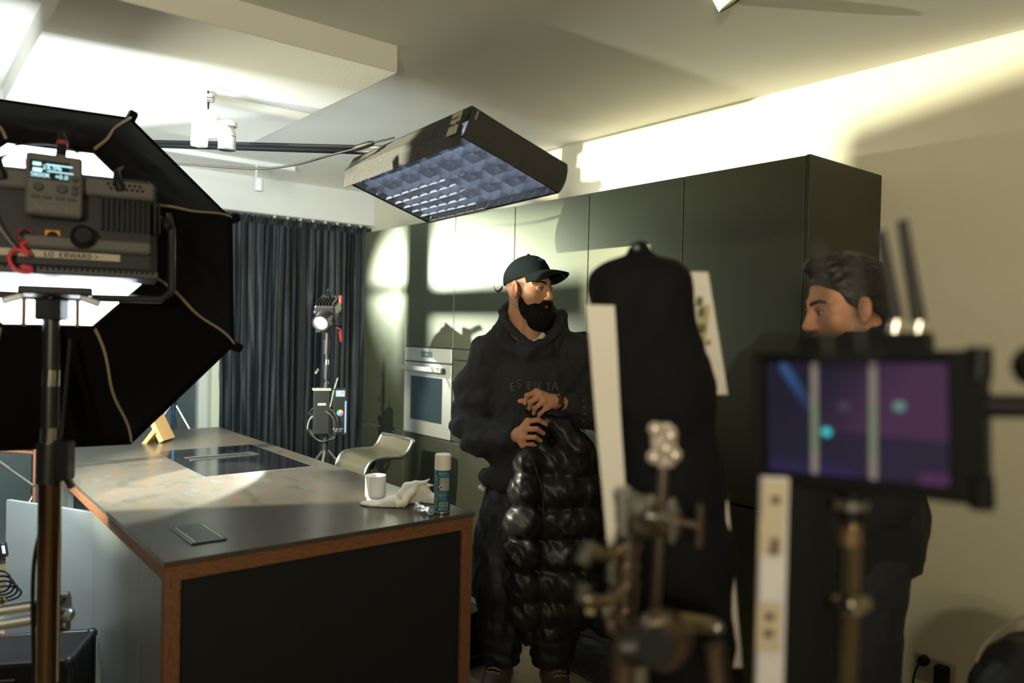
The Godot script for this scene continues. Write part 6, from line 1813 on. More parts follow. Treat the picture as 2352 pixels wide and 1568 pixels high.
	part(w, "crown", MB.new().tube([wx * Vector3(0.02, -0.004, 0), wx * Vector3(0.024, -0.004, 0)], 0.0028, 8), ws)
	var ax: Vector3 = (ls[2] - Vector3(2.1716, 1.2776, -2.3992)).normalized()
	var cc := (Vector3(2.2003, 1.2731, -2.3952))
	var u0 := (wn - ax * wn.dot(ax)).normalized()
	var v0 := ax.cross(u0)
	for i in 18:
		var a := 0.55 + (TAU - 1.1) * i / 17.0
		var o := u0 * cos(a) + v0 * sin(a)
		part(w, "bracelet_link", MB.new().box(Transform3D(Basis(ax, o, ax.cross(o)), cc + o * 0.0315), Vector3(0.018, 0.004, 0.0088), 0.001), ws)

func build_jacket() -> void:
	var t := thing("puffer_jacket", "black quilted puffer jacket hanging from the bearded man's hands", "jacket", Vector3(2.1421, 0.3413, -2.3611))
	var R := Vector3(0.777, 0.0, 0.629)
	var B := Vector3(-0.629, 0.0, 0.777)
	var fb := Basis(R, Vector3.UP, B)
	var c := Vector3(2.1454, 0.7758, -2.3663)
	var f := Field.new(c - Vector3(0.33, 0.58, 0.33), c + Vector3(0.33, 0.56, 0.33), 0.0105)
	# gathered neck between the hands
	f.chain([Vector3(2.0900, 1.2509, -2.4520), Vector3(2.1309, 1.1995, -2.4501), Vector3(2.1546, 1.1269, -2.4579), Vector3(2.1172, 1.0391, -2.4454)], [0.02, 0.024, 0.036, 0.055], 0.015)
	f.chain([Vector3(2.1328, 1.2137, -2.4359), Vector3(2.2113, 1.1595, -2.3842), Vector3(2.2620, 1.0782, -2.3417)], [0.02, 0.046, 0.07], 0.02)
	# quilted rows
	var rows := [
		[1060, 1212, 0.062, 1275, 0.085, 1335, 0.07],
		[1128, 1206, 0.074, 1272, 0.09, 1345, 0.078],
		[1200, 1202, 0.082, 1272, 0.09, 1348, 0.085],
		[1272, 1200, 0.086, 1272, 0.09, 1348, 0.086],
		[1344, 1202, 0.084, 1272, 0.09, 1342, 0.084],
		[1408, 1208, 0.078, 1268, 0.078, 1330, 0.066],
		[1452, 1216, 0.045, 1262, 0.03, 1300, 0.02]]
	var spots := [
		[Vector3(2.0785, 1.0098, -2.4440), Vector3(2.1911, 1.0174, -2.3980), Vector3(2.2908, 1.0202, -2.3431)],
		[Vector3(2.0549, 0.9057, -2.4291), Vector3(2.1744, 0.9001, -2.3837), Vector3(2.3062, 0.8948, -2.3283)],
		[Vector3(2.0504, 0.7757, -2.4304), Vector3(2.1755, 0.7686, -2.3804), Vector3(2.3117, 0.7618, -2.3215)],
		[Vector3(2.0487, 0.6457, -2.4294), Vector3(2.1766, 0.6371, -2.3771), Vector3(2.3128, 0.6287, -2.3181)],
		[Vector3(2.0590, 0.5126, -2.4315), Vector3(2.1777, 0.5056, -2.3738), Vector3(2.3053, 0.4953, -2.3218)],
		[Vector3(2.0749, 0.3934, -2.4293), Vector3(2.1730, 0.3885, -2.3755), Vector3(2.2891, 0.3765, -2.3328)],
		[Vector3(2.0934, 0.3100, -2.4257), Vector3(2.1652, 0.3152, -2.3806), Vector3(2.2327, 0.3237, -2.3517)]]
	for i in 7:
		f.ell(spots[i][1], Vector3(0.155 if i < 5 else 0.125 if i == 5 else 0.06, 0.082 if i < 6 else 0.05, 0.062), 0.014, false, fb)
		for k in [0, 2]:
			var r: float = rows[i][2 + k * 2]
			f.ell(spots[i][k], Vector3(r, 0.078 if i < 6 else 0.05, 0.062), 0.016 if k == 0 else 0.035, false, fb)
	var nz := FastNoiseLite.new()
	nz.seed = 88
	nz.frequency = 7.0
	f.warp(func(p: Vector3, _d: float):
		var q := p + Vector3.ONE * nz.get_noise_3dv(p) * 0.02
		return sin((q.dot(R) * 0.9 + q.y * 0.75) * 110.0) * 0.0028 + nz.get_noise_3d(q.x * 1.6, q.y * 0.9, q.z * 1.6) * 0.012)
	var sk := skin_new()
	f.bake(sk)
	part(t, "shell", skin_mesh(sk), mat("jacket_nylon", lin(0.007, 0.0075, 0.007), 0.42, 0.0, {"spec": 0.4}))
	part(t, "zip", MB.new().tube(spline([Vector3(2.0249, 1.0760, -2.3664), Vector3(2.0480, 1.0051, -2.3528), Vector3(2.0713, 0.9163, -2.3388), Vector3(2.0779, 0.7925, -2.3312)], 6), 0.003, 6), mat("jacket_zip", lin(0.05, 0.05, 0.05), 0.4, 0.5))

func build_person_at_right() -> void:
	var base := Vector3(2.0840, 0.9430, -1.0291)
	var floor_at := Vector3(base.x, 0, base.z)
	var t := thing("person", "dark-haired man in a dark sweater looking down, behind the monitor", "person", floor_at, "people")
	var R := Vector3(0.777, 0.0, 0.629)
	var B := Vector3(-0.629, 0.0, 0.777)
	var fb := Basis(R, Vector3.UP, B)
	var X := head_frame(Vector3(2.0067, 1.6526, -1.0531), deg_to_rad(-86), 0.16, 1.05)
	var sk := skin_new()
	var ls := [Vector3(1.9925, 1.4883, -0.9587), Vector3(2.0169, 1.1880, -0.9077), Vector3(1.7500, 1.1123, -0.9682)]
	var rs := [Vector3(2.1801, 1.4728, -1.1925), Vector3(2.1818, 1.1392, -1.2366), Vector3(1.9930, 0.9642, -1.2062)]
	var bd := Field.new(Vector3(floor_at.x - 0.45, -0.01, floor_at.z - 0.5), Vector3(floor_at.x + 0.45, 1.58, floor_at.z + 0.45), 0.017)
	bd.chain([Vector3(2.0434, 1.5660, -1.0476), Vector3(2.0699, 1.5062, -1.0508)], [0.062, 0.08], 0.03)
	bd.chain([Vector3(2.0849, 1.4458, -1.0504), Vector3(2.0885, 1.2411, -1.0438), Vector3(2.0930, 1.0364, -1.0364)], [0.13, 0.125, 0.13], 0.05)
	bd.chain(ls, [0.055, 0.044, 0.03], 0.03)
	bd.chain(rs, [0.055, 0.044, 0.03], 0.03)
	bd.chain([Vector3(2.0580, 1.0023, -0.9998), Vector3(2.0371, 0.6116, -0.9839), Vector3(base.x - 0.05, 0.08, base.z + 0.05)], [0.085, 0.06, 0.045], 0.03)
	bd.chain([Vector3(2.1429, 0.9686, -1.0849), Vector3(2.1174, 0.5546, -1.0723), Vector3(base.x - 0.02, 0.08, base.z - 0.12)], [0.085, 0.06, 0.045], 0.03)
	bd.bake(sk, func(_p): return SKIN)
	head_field(0.0046).bake(sk, func(p: Vector3):
		var c := SKIN
		var hair := Color(0.05, 0.03, 0.02)
		c = blob(c, Color(0.34, 0.12, 0.08), smoothstep(0.013, 0.006, absf(p.y + 0.071)) * smoothstep(0.024, 0.017, absf(p.x)) * float(p.z > 0.07))
		c = blob(c, hair, 0.5 * smoothstep(-0.035, -0.06, p.y) * smoothstep(-0.02, 0.02, p.z) * smoothstep(-0.145, -0.11, p.y))
		c = blob(c, hair, 0.8 * smoothstep(0.02, 0.0, p.z) * smoothstep(-0.05, -0.02, p.y) * float(absf(p.x) < 0.077))
		return c, X)
	hand(sk, [rs[2], Vector3(1.9637, 0.9324, -1.2036)],
		[Vector3(1.9397, 0.9030, -1.2096), Vector3(1.9564, 0.8928, -1.2088), Vector3(1.9750, 0.8875, -1.2065), Vector3(1.9937, 0.8871, -1.2043)],
		[Vector3(1.9184, 0.8738, -1.2007), Vector3(1.9359, 0.8622, -1.1991), Vector3(1.9554, 0.8568, -1.1961), Vector3(1.9749, 0.8588, -1.1932)],
		[Vector3(1.9313, 0.8450, -1.2025), Vector3(1.9479, 0.8321, -1.2017), Vector3(1.9665, 0.8265, -1.1994), Vector3(1.9851, 0.8308, -1.1973)],
		[Vector3(1.9198, 0.9286, -1.2005), Vector3(1.8909, 0.9101, -1.1978), Vector3(1.8892, 0.8860, -1.1987)])
	hand(sk, [ls[2], Vector3(1.7260, 1.1081, -0.9746)],
		[Vector3(1.6946, 1.1308, -0.9876), Vector3(1.6831, 1.1207, -0.9838), Vector3(1.6832, 1.1082, -0.9835), Vector3(1.6957, 1.0933, -0.9860)],
		[Vector3(1.6621, 1.1325, -1.0011), Vector3(1.6499, 1.1204, -0.9978), Vector3(1.6508, 1.1080, -0.9969), Vector3(1.6656, 1.0932, -0.9975)],
		[Vector3(1.6583, 1.1193, -1.0168), Vector3(1.6462, 1.1092, -1.0135), Vector3(1.6479, 1.0969, -1.0119), Vector3(1.6643, 1.0831, -1.0113)],
		[Vector3(1.7160, 1.1329, -0.9832), Vector3(1.6996, 1.1450, -0.9966), Vector3(1.6874, 1.1446, -1.0065)])
	part(t, "body", skin_mesh(sk), mat("skin", Color.WHITE))
	ear_eye(t, X, lin(0.03, 0.02, 0.015), 0.0)
	# ---- hair
	var nz := FastNoiseLite.new()
	nz.seed = 15
	nz.frequency = 30.0
	var hf := Field.new(Vector3(-0.1, -0.09, -0.14), Vector3(0.1, 0.165, 0.12), 0.0045)
	hf.ell(Vector3(0, 0.04, -0.02), Vector3(0.083, 0.098, 0.104), 0.02)
	hf.ell(Vector3(0, 0.115, 0.03), Vector3(0.062, 0.03, 0.06), 0.02)
	hf.ell(Vector3(0, -0.02, -0.07), Vector3(0.064, 0.05, 0.045), 0.02)
	hf.warp(func(p: Vector3, _d: float): return nz.get_noise_3d(p.x * 1.6, p.y * 1.2, p.z * 0.5) * 0.007)
	hf.cut(func(p: Vector3): return (0.012 + 0.72 * p.z - 0.022 * smoothstep(0.028, 0.008, absf(p.z - 0.014))) - p.y)
	var hsk := skin_new()
	hf.bake(hsk, null, X)
	part(t, "hair", skin_mesh(hsk), mat("dark_hair", lin(0.014, 0.01, 0.008), 0.55, 0.0, {"sheen": 0.2}))
	# ---- sweater
	var sm := mat("sweater_dark", lin(0.008, 0.0085, 0.010), 0.9)
	var f := Field.new(Vector3(floor_at.x - 0.5, 0.85, floor_at.z - 0.5), Vector3(floor_at.x + 0.45, 1.62, floor_at.z + 0.45), 0.0125)
	f.chain([Vector3(2.0827, 1.4819, -1.0529), Vector3(2.0978, 1.3000, -1.0502), Vector3(2.1035, 1.0702, -1.0414), Vector3(2.1045, 0.9492, -1.0384)], [0.14, 0.15, 0.155, 0.155], 0.06)
	f.chain([Vector3(2.1658, 1.5190, -1.1793), Vector3(2.0891, 1.5419, -1.0616), Vector3(2.0076, 1.5273, -0.9729)], [0.07, 0.075, 0.07], 0.05)
	f.chain([Vector3(1.9924, 1.4996, -0.9590), Vector3(2.0100, 1.3432, -0.9290), Vector3(2.0118, 1.1767, -0.9117)], [0.078, 0.07, 0.062], 0.04)
	f.chain([Vector3(2.0118, 1.1767, -0.9117), Vector3(1.8736, 1.1321, -0.9456), Vector3(1.7587, 1.1154, -0.9675)], [0.062, 0.054, 0.042], 0.03)
	f.chain([Vector3(2.1801, 1.4728, -1.1925), Vector3(2.1817, 1.1525, -1.2370), Vector3(2.0187, 0.9841, -1.2115)], [0.075, 0.062, 0.046], 0.04)
	f.chain([Vector3(1.9657, 1.5509, -1.0588), Vector3(1.9584, 1.5659, -1.0134), Vector3(2.0424, 1.5811, -0.9972), Vector3(2.1324, 1.5821, -1.0144), Vector3(2.1668, 1.5727, -1.0765), Vector3(2.0945, 1.5527, -1.1089)], [0.02, 0.024, 0.03, 0.03, 0.028, 0.02], 0.02)
	nz.frequency = 6.0
	f.warp(func(p: Vector3, _d: float): return nz.get_noise_3d(p.x * 2.0, p.y, p.z * 2.0) * 0.014)
	var hy := (Vector3(2.0948, 0.9401, -1.0332)).y
	f.cut(func(p: Vector3): return hy - p.y)
	var fs := skin_new()
	f.bake(fs)
	part(t, "sweater", skin_mesh(fs), sm)
	# ---- jeans and shoes
	var jf := Field.new(Vector3(floor_at.x - 0.4, 0.05, floor_at.z - 0.45), Vector3(floor_at.x + 0.4, 1.1, floor_at.z + 0.4), 0.0135)
	jf.ell(Vector3(2.1042, 0.9916, -1.0394), Vector3(0.14, 0.10, 0.145), 0.04, false, fb)
	jf.chain([Vector3(2.0601, 0.9671, -0.9974), Vector3(2.0398, 0.6116, -0.9817), Vector3(base.x - 0.05, 0.1, base.z + 0.05)], [0.105, 0.08, 0.07], 0.03)
	jf.chain([Vector3(2.1432, 0.9312, -1.0839), Vector3(2.1174, 0.5546, -1.0723), Vector3(base.x - 0.02, 0.1, base.z - 0.12)], [0.105, 0.08, 0.07], 0.03)
	jf.warp(func(p: Vector3, _d: float): return nz.get_noise_3d(p.x * 3.0, p.y * 1.5, p.z * 3.0) * 0.010)
	var js := skin_new()
	jf.bake(js)
	part(t, "jeans", skin_mesh(js), mat("jeans_dark", lin(0.011, 0.013, 0.018), 0.8))
	for q in [Vector3(-0.05, 0, 0.05), Vector3(-0.02, 0, -0.12)]:
		var g: Vector3 = floor_at + q
		part(t, "shoe", MB.new().tube([g + Vector3(0.08, 0.045, -0.02), g + Vector3(0, 0.06, 0), g + Vector3(-0.10, 0.045, 0.03), g + Vector3(-0.18, 0.035, 0.05)], [0.04, 0.055, 0.045, 0.03], 14), mat("shoe_black", lin(0.02, 0.02, 0.02), 0.5))


# ---------------------------------------------------------------- near things at the right, out of focus
func build_bag() -> void:
	var t := thing("equipment_bag", "tall black equipment bag with white straps hung on the near stand", "bag", Vector3(1.1053, 1.1818, -0.9253))
	var R := Vector3(0.777, 0.0, 0.629)
	var B := Vector3(-0.629, 0.0, 0.777)
	var fb := Basis(R, Vector3.UP, B)
	var c := Vector3(1.1333, 1.3788, -0.9448)
	var f := Field.new(c - Vector3(0.28, 0.6, 0.28), c + Vector3(0.28, 0.42, 0.28), 0.010)
	f.chain([Vector3(1.0737, 1.6395, -0.9978), Vector3(1.1007, 1.4599, -0.9726), Vector3(1.1478, 1.1742, -0.9293), Vector3(1.1825, 0.8471, -0.8953)], [0.062, 0.075, 0.07, 0.065], 0.03)
	f.chain([Vector3(1.1246, 1.6475, -0.9567), Vector3(1.1453, 1.4611, -0.9365), Vector3(1.1860, 1.1753, -0.8984), Vector3(1.2143, 0.8480, -0.8695)], [0.06, 0.075, 0.065, 0.06], 0.03)
	f.chain([Vector3(1.0639, 1.6597, -1.0060), Vector3(1.0989, 1.6730, -0.9780), Vector3(1.1372, 1.6676, -0.9469)], [0.045, 0.04, 0.04], 0.03)
	f.cap(Vector3(1.0974, 1.7017, -0.9797), Vector3(1.0972, 1.7238, -0.9803), 0.028, 0.023, 0.008)
	var nz := FastNoiseLite.new()
	nz.seed = 61
	nz.frequency = 5.0
	f.warp(func(p: Vector3, _d: float): return nz.get_noise_3dv(p * 1.5) * 0.01)
	var sk := skin_new()
	f.bake(sk)
	part(t, "bag", skin_mesh(sk), mat("bag_canvas", lin(0.006, 0.006, 0.007), 0.8, 0.0, {"spec": 0.25}))
	part(t, "knob_pin", MB.new().tube([Vector3(1.0632, 1.7243, -0.9564), Vector3(1.0556, 1.7263, -0.9497)], 0.005, 8), mat("screw_grey", lin(0.12, 0.12, 0.12), 0.4))
	var wh := mat("strap_white", lin(0.66, 0.61, 0.54), 0.8, 0.0, {"bump": [noise_tex("weave", 0.06, 256), 0.04, 9.0]})
	part(t, "strap", MB.new().sheet(3, 24, func(u: float, v: float): return (Vector3(0.9462, 1.2090, -0.9002)).lerp(Vector3(0.9569, 1.6184, -0.9761), v) + R * lerpf(0.0, lerpf(0.036, 0.050, v), u) + B * (0.004 * sin(v * 9.0)), 0.003), wh)
	part(t, "strap", MB.new().sheet(3, 24, func(u: float, v: float): return (Vector3(1.2363, 1.4546, -0.9271)).lerp(Vector3(1.1545, 1.6872, -0.9203), v) + R * lerpf(0.0, 0.046, u), 0.003), wh)
	part(t, "strap", MB.new().sheet(3, 24, func(u: float, v: float): return (Vector3(1.1889, 0.9668, -0.8279)).lerp(Vector3(1.1820, 1.2659, -0.8647), v) + R * lerpf(0.0, 0.030, u), 0.003), wh)
	# prints on the right strap
	var p0 := Vector3(1.1944, 1.5690, -0.9052)
	part(t, "strap_label", MB.new().box(face_xf(p0, R, (Vector3(1.1739, 1.6340, -0.9036)) - (Vector3(1.2069, 1.5524, -0.9141))), Vector3(0.018, 0.12, 0.002), 0.0), mat("label_yellow", lin(0.40, 0.37, 0.2), 0.7))
	for q in [Vector3(1.1696, 1.6336, -0.8943), Vector3(1.1764, 1.6128, -0.8948), Vector3(1.1820, 1.5837, -0.8962)]:
		part(t, "print", MB.new().box(face_xf(q - R * 0.0 + B * 0.004, R, Vector3.UP), Vector3(0.012, 0.014, 0.001), 0.0), mat("print_olive", lin(0.10, 0.09, 0.05), 0.7))
	part(t, "print", MB.new().box(face_xf(Vector3(1.1923, 1.5571, -0.8873), R, Vector3.UP), Vector3(0.007, 0.007, 0.001), 0.0), mat("print_red", lin(0.4, 0.06, 0.04), 0.7))

func knuckle(t: Node3D, at: Vector3, axis: Vector3, r: float, m: Material) -> void:
	part(t, "grip_head", MB.new().lathe(knob_xf(at - axis * 0.02, axis), [Vector2(0, 0), Vector2(r * 0.8, 0), Vector2(r, 0.004), Vector2(r, 0.018), Vector2(r * 0.9, 0.020), Vector2(r * 0.9, 0.024), Vector2(r, 0.026), Vector2(r, 0.042), Vector2(r * 0.7, 0.046), Vector2(0, 0.046)], 24), m)
	part(t, "tee_handle", MB.new().tube([at + axis * 0.026, at + axis * 0.055], 0.006, 8), m)
	part(t, "tee_bar", MB.new().tube([at + axis * 0.055 + Vector3(0, 0.03, 0), at + axis * 0.055 - Vector3(0, 0.03, 0)], 0.0055, 8), m)

func build_grip_stand() -> void:
	var R := Vector3(0.777, 0.0, 0.629)
	var B := Vector3(-0.629, 0.0, 0.777)
	var ch := mat("grip_metal", lin(0.24, 0.18, 0.14), 0.3, 1.0)
	var st := mat("grip_silver", lin(0.42, 0.41, 0.39), 0.28, 1.0)
	var dk := mat("stand_black", Color.BLACK)
	var p := Vector3(0.8035, 1.1821, -0.7322)
	var t := thing("grip_stand", "steel grip stand with clamp heads in the near foreground", "stand", Vector3(p.x, 0, p.z))
	part(t, "column", MB.new().tube([Vector3(p.x, 0.1, p.z), Vector3(0.8078, 1.2799, -0.7304)], 0.0165, 20), ch)
	for y in [1252, 1300, 1345, 1385, 1425, 1460]:
		pass
	for q in [Vector3(0.8074, 1.2726, -0.7306), Vector3(0.8062, 1.2451, -0.7310), Vector3(0.8055, 1.2163, -0.7311), Vector3(0.8042, 1.2053, -0.7320), Vector3(0.8035, 1.1808, -0.7321), Vector3(0.8023, 1.1551, -0.7326)]:
		part(t, "collar", MB.new().tube([q + Vector3(0, -0.005, 0), q + Vector3(0, 0.005, 0)], 0.0205, 20), ch)
	# upper clamp head, silver
	knuckle(t, Vector3(0.8166, 1.3168, -0.7240), (R * 0.7 + B * 0.5).normalized(), 0.030, st)
	part(t, "clamp_body", MB.new().box(Transform3D(Basis(R, Vector3.UP, B) * Basis(Vector3.BACK, 0.2), Vector3(0.8145, 1.3154, -0.7385)), Vector3(0.028, 0.075, 0.03), 0.006), st)
	part(t, "clamp_jaw", MB.new().bar(Vector3(0.7788, 1.3531, -0.7166), Vector3(0.7803, 1.2938, -0.7143), 0.008, 0.012, R), st)
	part(t, "clamp_neck", MB.new().tube([Vector3(0.8097, 1.2800, -0.7288), Vector3(0.8096, 1.2952, -0.7292)], 0.019, 16), dk)
	knuckle(t, Vector3(0.8598, 1.3036, -0.7145), (R * 0.8 + B * 0.4).normalized(), 0.026, ch)
	# side arms with handles
	for q in [[Vector3(0.8004, 1.2663, -0.7362), Vector3(0.7644, 1.2666, -0.7268), Vector3(0.7393, 1.2773, -0.7215), Vector3(0.7320, 1.2829, -0.7275)], [Vector3(0.8009, 1.2046, -0.7346), Vector3(0.7649, 1.2042, -0.7252), Vector3(0.7354, 1.2119, -0.7235), Vector3(0.7254, 1.2152, -0.7317)]]:
		part(t, "lever", MB.new().tube(spline(q, 4), 0.0085, 10), mat("grip_olive", lin(0.26, 0.22, 0.13), 0.35, 0.9))
	part(t, "lever_grip", MB.new().tube([Vector3(0.7338, 1.2865, -0.7261), Vector3(0.7162, 1.2630, -0.7271)], 0.011, 10), mat("grip_dark", lin(0.05, 0.045, 0.035), 0.5))
	part(t, "lever_grip", MB.new().tube([Vector3(0.7261, 1.2309, -0.7313), Vector3(0.7245, 1.2116, -0.7323)], 0.010, 10), mat("grip_dark", Color.BLACK))
	part(t, "pin", MB.new().tube([Vector3(0.7691, 1.2519, -0.7226), Vector3(0.7679, 1.2340, -0.7233)], 0.006, 8), st)
	part(t, "pin", MB.new().tube([Vector3(0.7659, 1.1912, -0.7241), Vector3(0.7660, 1.1817, -0.7239)], 0.008, 8), st)
	part(t, "pin", MB.new().tube([Vector3(0.7419, 1.1893, -0.7435), Vector3(0.7512, 1.1896, -0.7360)], 0.006, 8), mat("grip_olive", Color.BLACK))
	# rod rising behind with a taped head
	part(t, "rod", MB.new().tube([Vector3(0.8682, 1.1054, -0.7298), Vector3(0.8793, 1.4224, -0.7266)], 0.0075, 12), ch)
	part(t, "taped_head", MB.new().box(Transform3D(Basis(R, Vector3.UP, B) * Basis(Vector3.BACK, 0.08), Vector3(0.8779, 1.4084, -0.7274)), Vector3(0.036, 0.064, 0.03), 0.008), mat("tape_pale", lin(0.5, 0.42, 0.36), 0.55))
	for q in [Vector3(0.8524, 1.4341, -0.7228), Vector3(0.8694, 1.4252, -0.7089), Vector3(0.8745, 1.3974, -0.7043), Vector3(0.8513, 1.3936, -0.7230), Vector3(0.8647, 1.4064, -0.7123)]:
		part(t, "bolt_head", MB.new().ball(q, Vector3(0.011, 0.011, 0.011), 10), mat("tape_shiny", lin(0.66, 0.58, 0.5), 0.3, 0.6))
	# large lower knob
	part(t, "disc_knob", MB.new().lathe(knob_xf(Vector3(0.7882, 1.1725, -0.6414), (B * 0.8 + R * 0.3).normalized()), [Vector2(0, -0.02), Vector2(0.036, -0.02), Vector2(0.038, -0.014), Vector2(0.038, 0.008), Vector2(0.03, 0.014), Vector2(0.014, 0.016), Vector2(0.012, 0.03), Vector2(0, 0.03)], 28), ch)
	part(t, "disc_grip", MB.new().lathe(knob_xf(Vector3(0.7561, 1.1765, -0.6288), (B * 0.8 - R * 0.3).normalized()), [Vector2(0, -0.01), Vector2(0.024, -0.01), Vector2(0.024, 0.012), Vector2(0, 0.012)], 20), dk)
	part(t, "arm", MB.new().tube([Vector3(0.8105, 1.1907, -0.6494), Vector3(0.8713, 1.1747, -0.6385), Vector3(0.8913, 1.1682, -0.6350)], [0.012, 0.012, 0.009], 12), mat("grip_olive", Color.BLACK))
	part(t, "arm_end", MB.new().ball(Vector3(0.8736, 1.1746, -0.6238), Vector3(0.009, 0.009, 0.009), 10), st)
	part(t, "lower_tube", MB.new().tube([Vector3(0.8366, 1.1682, -0.6021), Vector3(0.8438, 1.1006, -0.5950)], 0.014, 12), ch)
	part(t, "lower_tube", MB.new().tube([Vector3(0.7621, 1.1406, -0.6619), Vector3(0.7627, 1.0756, -0.6603)], 0.011, 12), st)
	part(t, "black_grip", MB.new().tube([Vector3(0.7422, 1.1598, -0.6784), Vector3(0.7663, 1.1662, -0.6590)], 0.022, 14), dk)
	for k in 3:
		var a := TAU * k / 3 + 0.4
		part(t, "leg", MB.new().tube([Vector3(p.x, 0.3, p.z), Vector3(p.x + cos(a) * 0.32, 0.02, p.z + sin(a) * 0.32)], 0.011, 8), ch)

func build_monitor() -> void:
	var R := Vector3(0.777, 0.0, 0.629)
	var B := Vector3(-0.629, 0.0, 0.777)
	var bk := mat("monitor_black", lin(0.006, 0.006, 0.006), 0.5, 0.0, {"spec": 0.3})
	var ch := mat("chrome", Color.WHITE)
	var tl := Vector3(0.8752, 1.5472, -0.5777)
	var bl := Vector3(0.8757, 1.3854, -0.5744)
	var tr := Vector3(0.9076, 1.5595, -0.3201)
	var br := Vector3(0.9090, 1.3954, -0.3160)
	var t := thing("field_monitor", "black field monitor showing a dim violet picture, out of focus", "monitor", (bl + br) / 2)
	var x := ((tr - tl) + (br - bl)).normalized()
	var y := ((tl - bl) + (tr - br)).normalized()
	var z := x.cross(y).normalized()
	y = z.cross(x)
	var mid := (tl + tr + bl + br) / 4
	var w := ((tr - tl).length() + (br - bl).length()) / 2
	var h := ((tl - bl).length() + (tr - br).length()) / 2
	var X := Transform3D(Basis(x, y, z), mid)
	part(t, "housing", MB.new().box(X * Transform3D(Basis(), Vector3(0, 0, -0.02)), Vector3(w, h, 0.03), 0.006), bk)
	# screen between measured corners
	var s0 := X.affine_inverse() * Vector3(0.8741, 1.3997, -0.5566)
	var s1 := X.affine_inverse() * Vector3(0.9103, 1.5448, -0.3562)
	s0.z = -0.0035
	s1.z = -0.0035
	var im := Image.create(512, 320, false, Image.FORMAT_RGB8)
	for yy in 320:
		for xx in 512:
			var u := xx / 512.0
			var v := yy / 320.0
			var c := Color(0.13, 0.12, 0.18).lerp(Color(0.27, 0.18, 0.27), smoothstep(0.3, 0.95, u + 0.25 * sin(v * 2.0)))
			if v > 0.58 + 0.06 * u:
				c = c.lerp(Color(0.14, 0.13, 0.19), 0.75)
			if u < 0.5 and v > 0.85:
				c = c.lerp(Color(0.2, 0.17, 0.4), 0.5 * smoothstep(0.85, 1.0, v))
			if u > 0.85 and v > 0.9:
				c = c.lerp(Color(0.35, 0.19, 0.34), 0.7)
			var d1 := Vector2((u - 0.12) * 1.5 + (v - 0.06) * -0.95, 0).length()
			if u > 0.08 and u < 0.36 and absf((u - 0.14) - (v - 0.12) * 0.42) < 0.035:
				c = c.lerp(Color(0.2, 0.36, 0.55), 0.8 * smoothstep(0.6, 0.05, v))
			for b in [[0.29, 0.028], [0.62, 0.028]]:
				c = c.lerp(Color(0.50, 0.46, 0.42) if v < 0.35 or v > 0.8 else Color(0.44, 0.48, 0.38), smoothstep(b[1], b[1] - 0.012, absf(u - b[0] + 0.008 * v)))
			for b in [[0.355, 0.615, 0.052, Color(0.25, 0.78, 0.80)], [0.755, 0.36, 0.055, Color(0.38, 0.55, 0.50)], [0.46, 0.38, 0.055, Color(0.25, 0.25, 0.32)]]:
				c = c.lerp(b[3], smoothstep(b[2], b[2] * 0.55, Vector2((u - b[0]) * 1.3, v - b[1]).length()))
			im.set_pixel(xx, yy, c)
	var sm := StandardMaterial3D.new()
	sm.resource_name = "screen_picture"
	sm.albedo_color = Color(0.01, 0.01, 0.012)
	sm.roughness = 0.25
	sm.emission_enabled = true
	sm.emission = Color.BLACK
	sm.emission_texture = ImageTexture.create_from_image(im)
	sm.emission_energy_multiplier = 1.0
	var arr := []
	arr.resize(Mesh.ARRAY_MAX)
	arr[Mesh.ARRAY_VERTEX] = PackedVector3Array([X * Vector3(s0.x, s1.y, -0.0035), X * Vector3(s1.x, s1.y, -0.0035), X * Vector3(s1.x, s0.y, -0.0035), X * Vector3(s0.x, s0.y, -0.0035)])
	arr[Mesh.ARRAY_NORMAL] = PackedVector3Array([z, z, z, z])
	arr[Mesh.ARRAY_TEX_UV] = PackedVector2Array([Vector2(0, 0), Vector2(1, 0), Vector2(1, 1), Vector2(0, 1)])
	arr[Mesh.ARRAY_INDEX] = PackedInt32Array([0, 1, 2, 0, 2, 3])
	var am := ArrayMesh.new()
	am.add_surface_from_arrays(Mesh.PRIMITIVE_TRIANGLES, arr)
	part(t, "screen", am, sm)
	# frame round the screen
	for q in [[Vector3(0, h / 2 - 0.004, 0), Vector3(w, 0.012, 0.02)], [Vector3(0, -h / 2 + 0.006, 0), Vector3(w, 0.014, 0.02)], [Vector3(-w / 2 + 0.006, 0, 0), Vector3(0.012, h, 0.02)], [Vector3((s1.x + w / 2) / 2 + 0.002, 0, 0), Vector3(w / 2 - s1.x, h, 0.022)]]:
		part(t, "cage", MB.new().box(X * Transform3D(Basis(), q[0]), q[1], 0.003), bk)
	part(t, "corner_guard", MB.new().tube([X * Vector3(w / 2 - 0.004, h / 2 + 0.004, 0), X * Vector3(w / 2 - 0.004, h / 2 - 0.03, 0.004)], 0.013, 12), bk)
	part(t, "corner_guard", MB.new().tube([X * Vector3(w / 2 - 0.004, -h / 2 - 0.004, 0), X * Vector3(w / 2 - 0.004, -h / 2 + 0.03, 0.004)], 0.013, 12), bk)
	part(t, "side_arm", MB.new().tube([Vector3(0.9202, 1.5003, -0.3216), Vector3(0.9415, 1.5035, -0.2658)], 0.0125, 14), bk)
	part(t, "side_knob", MB.new().ball(Vector3(0.9243, 1.5455, -0.2806), Vector3(0.02, 0.022, 0.02), 12), bk)
	# wireless receiver with two antennas on top
	var r := thing("wireless_receiver", "small black receiver with two stub antennas on top of the monitor", "receiver", Vector3(0.9222, 1.5582, -0.4498))
	part(r, "box", MB.new().box(Transform3D(X.basis, Vector3(0.9357, 1.5604, -0.4646)), Vector3(0.15, 0.032, 0.04), 0.004), bk)
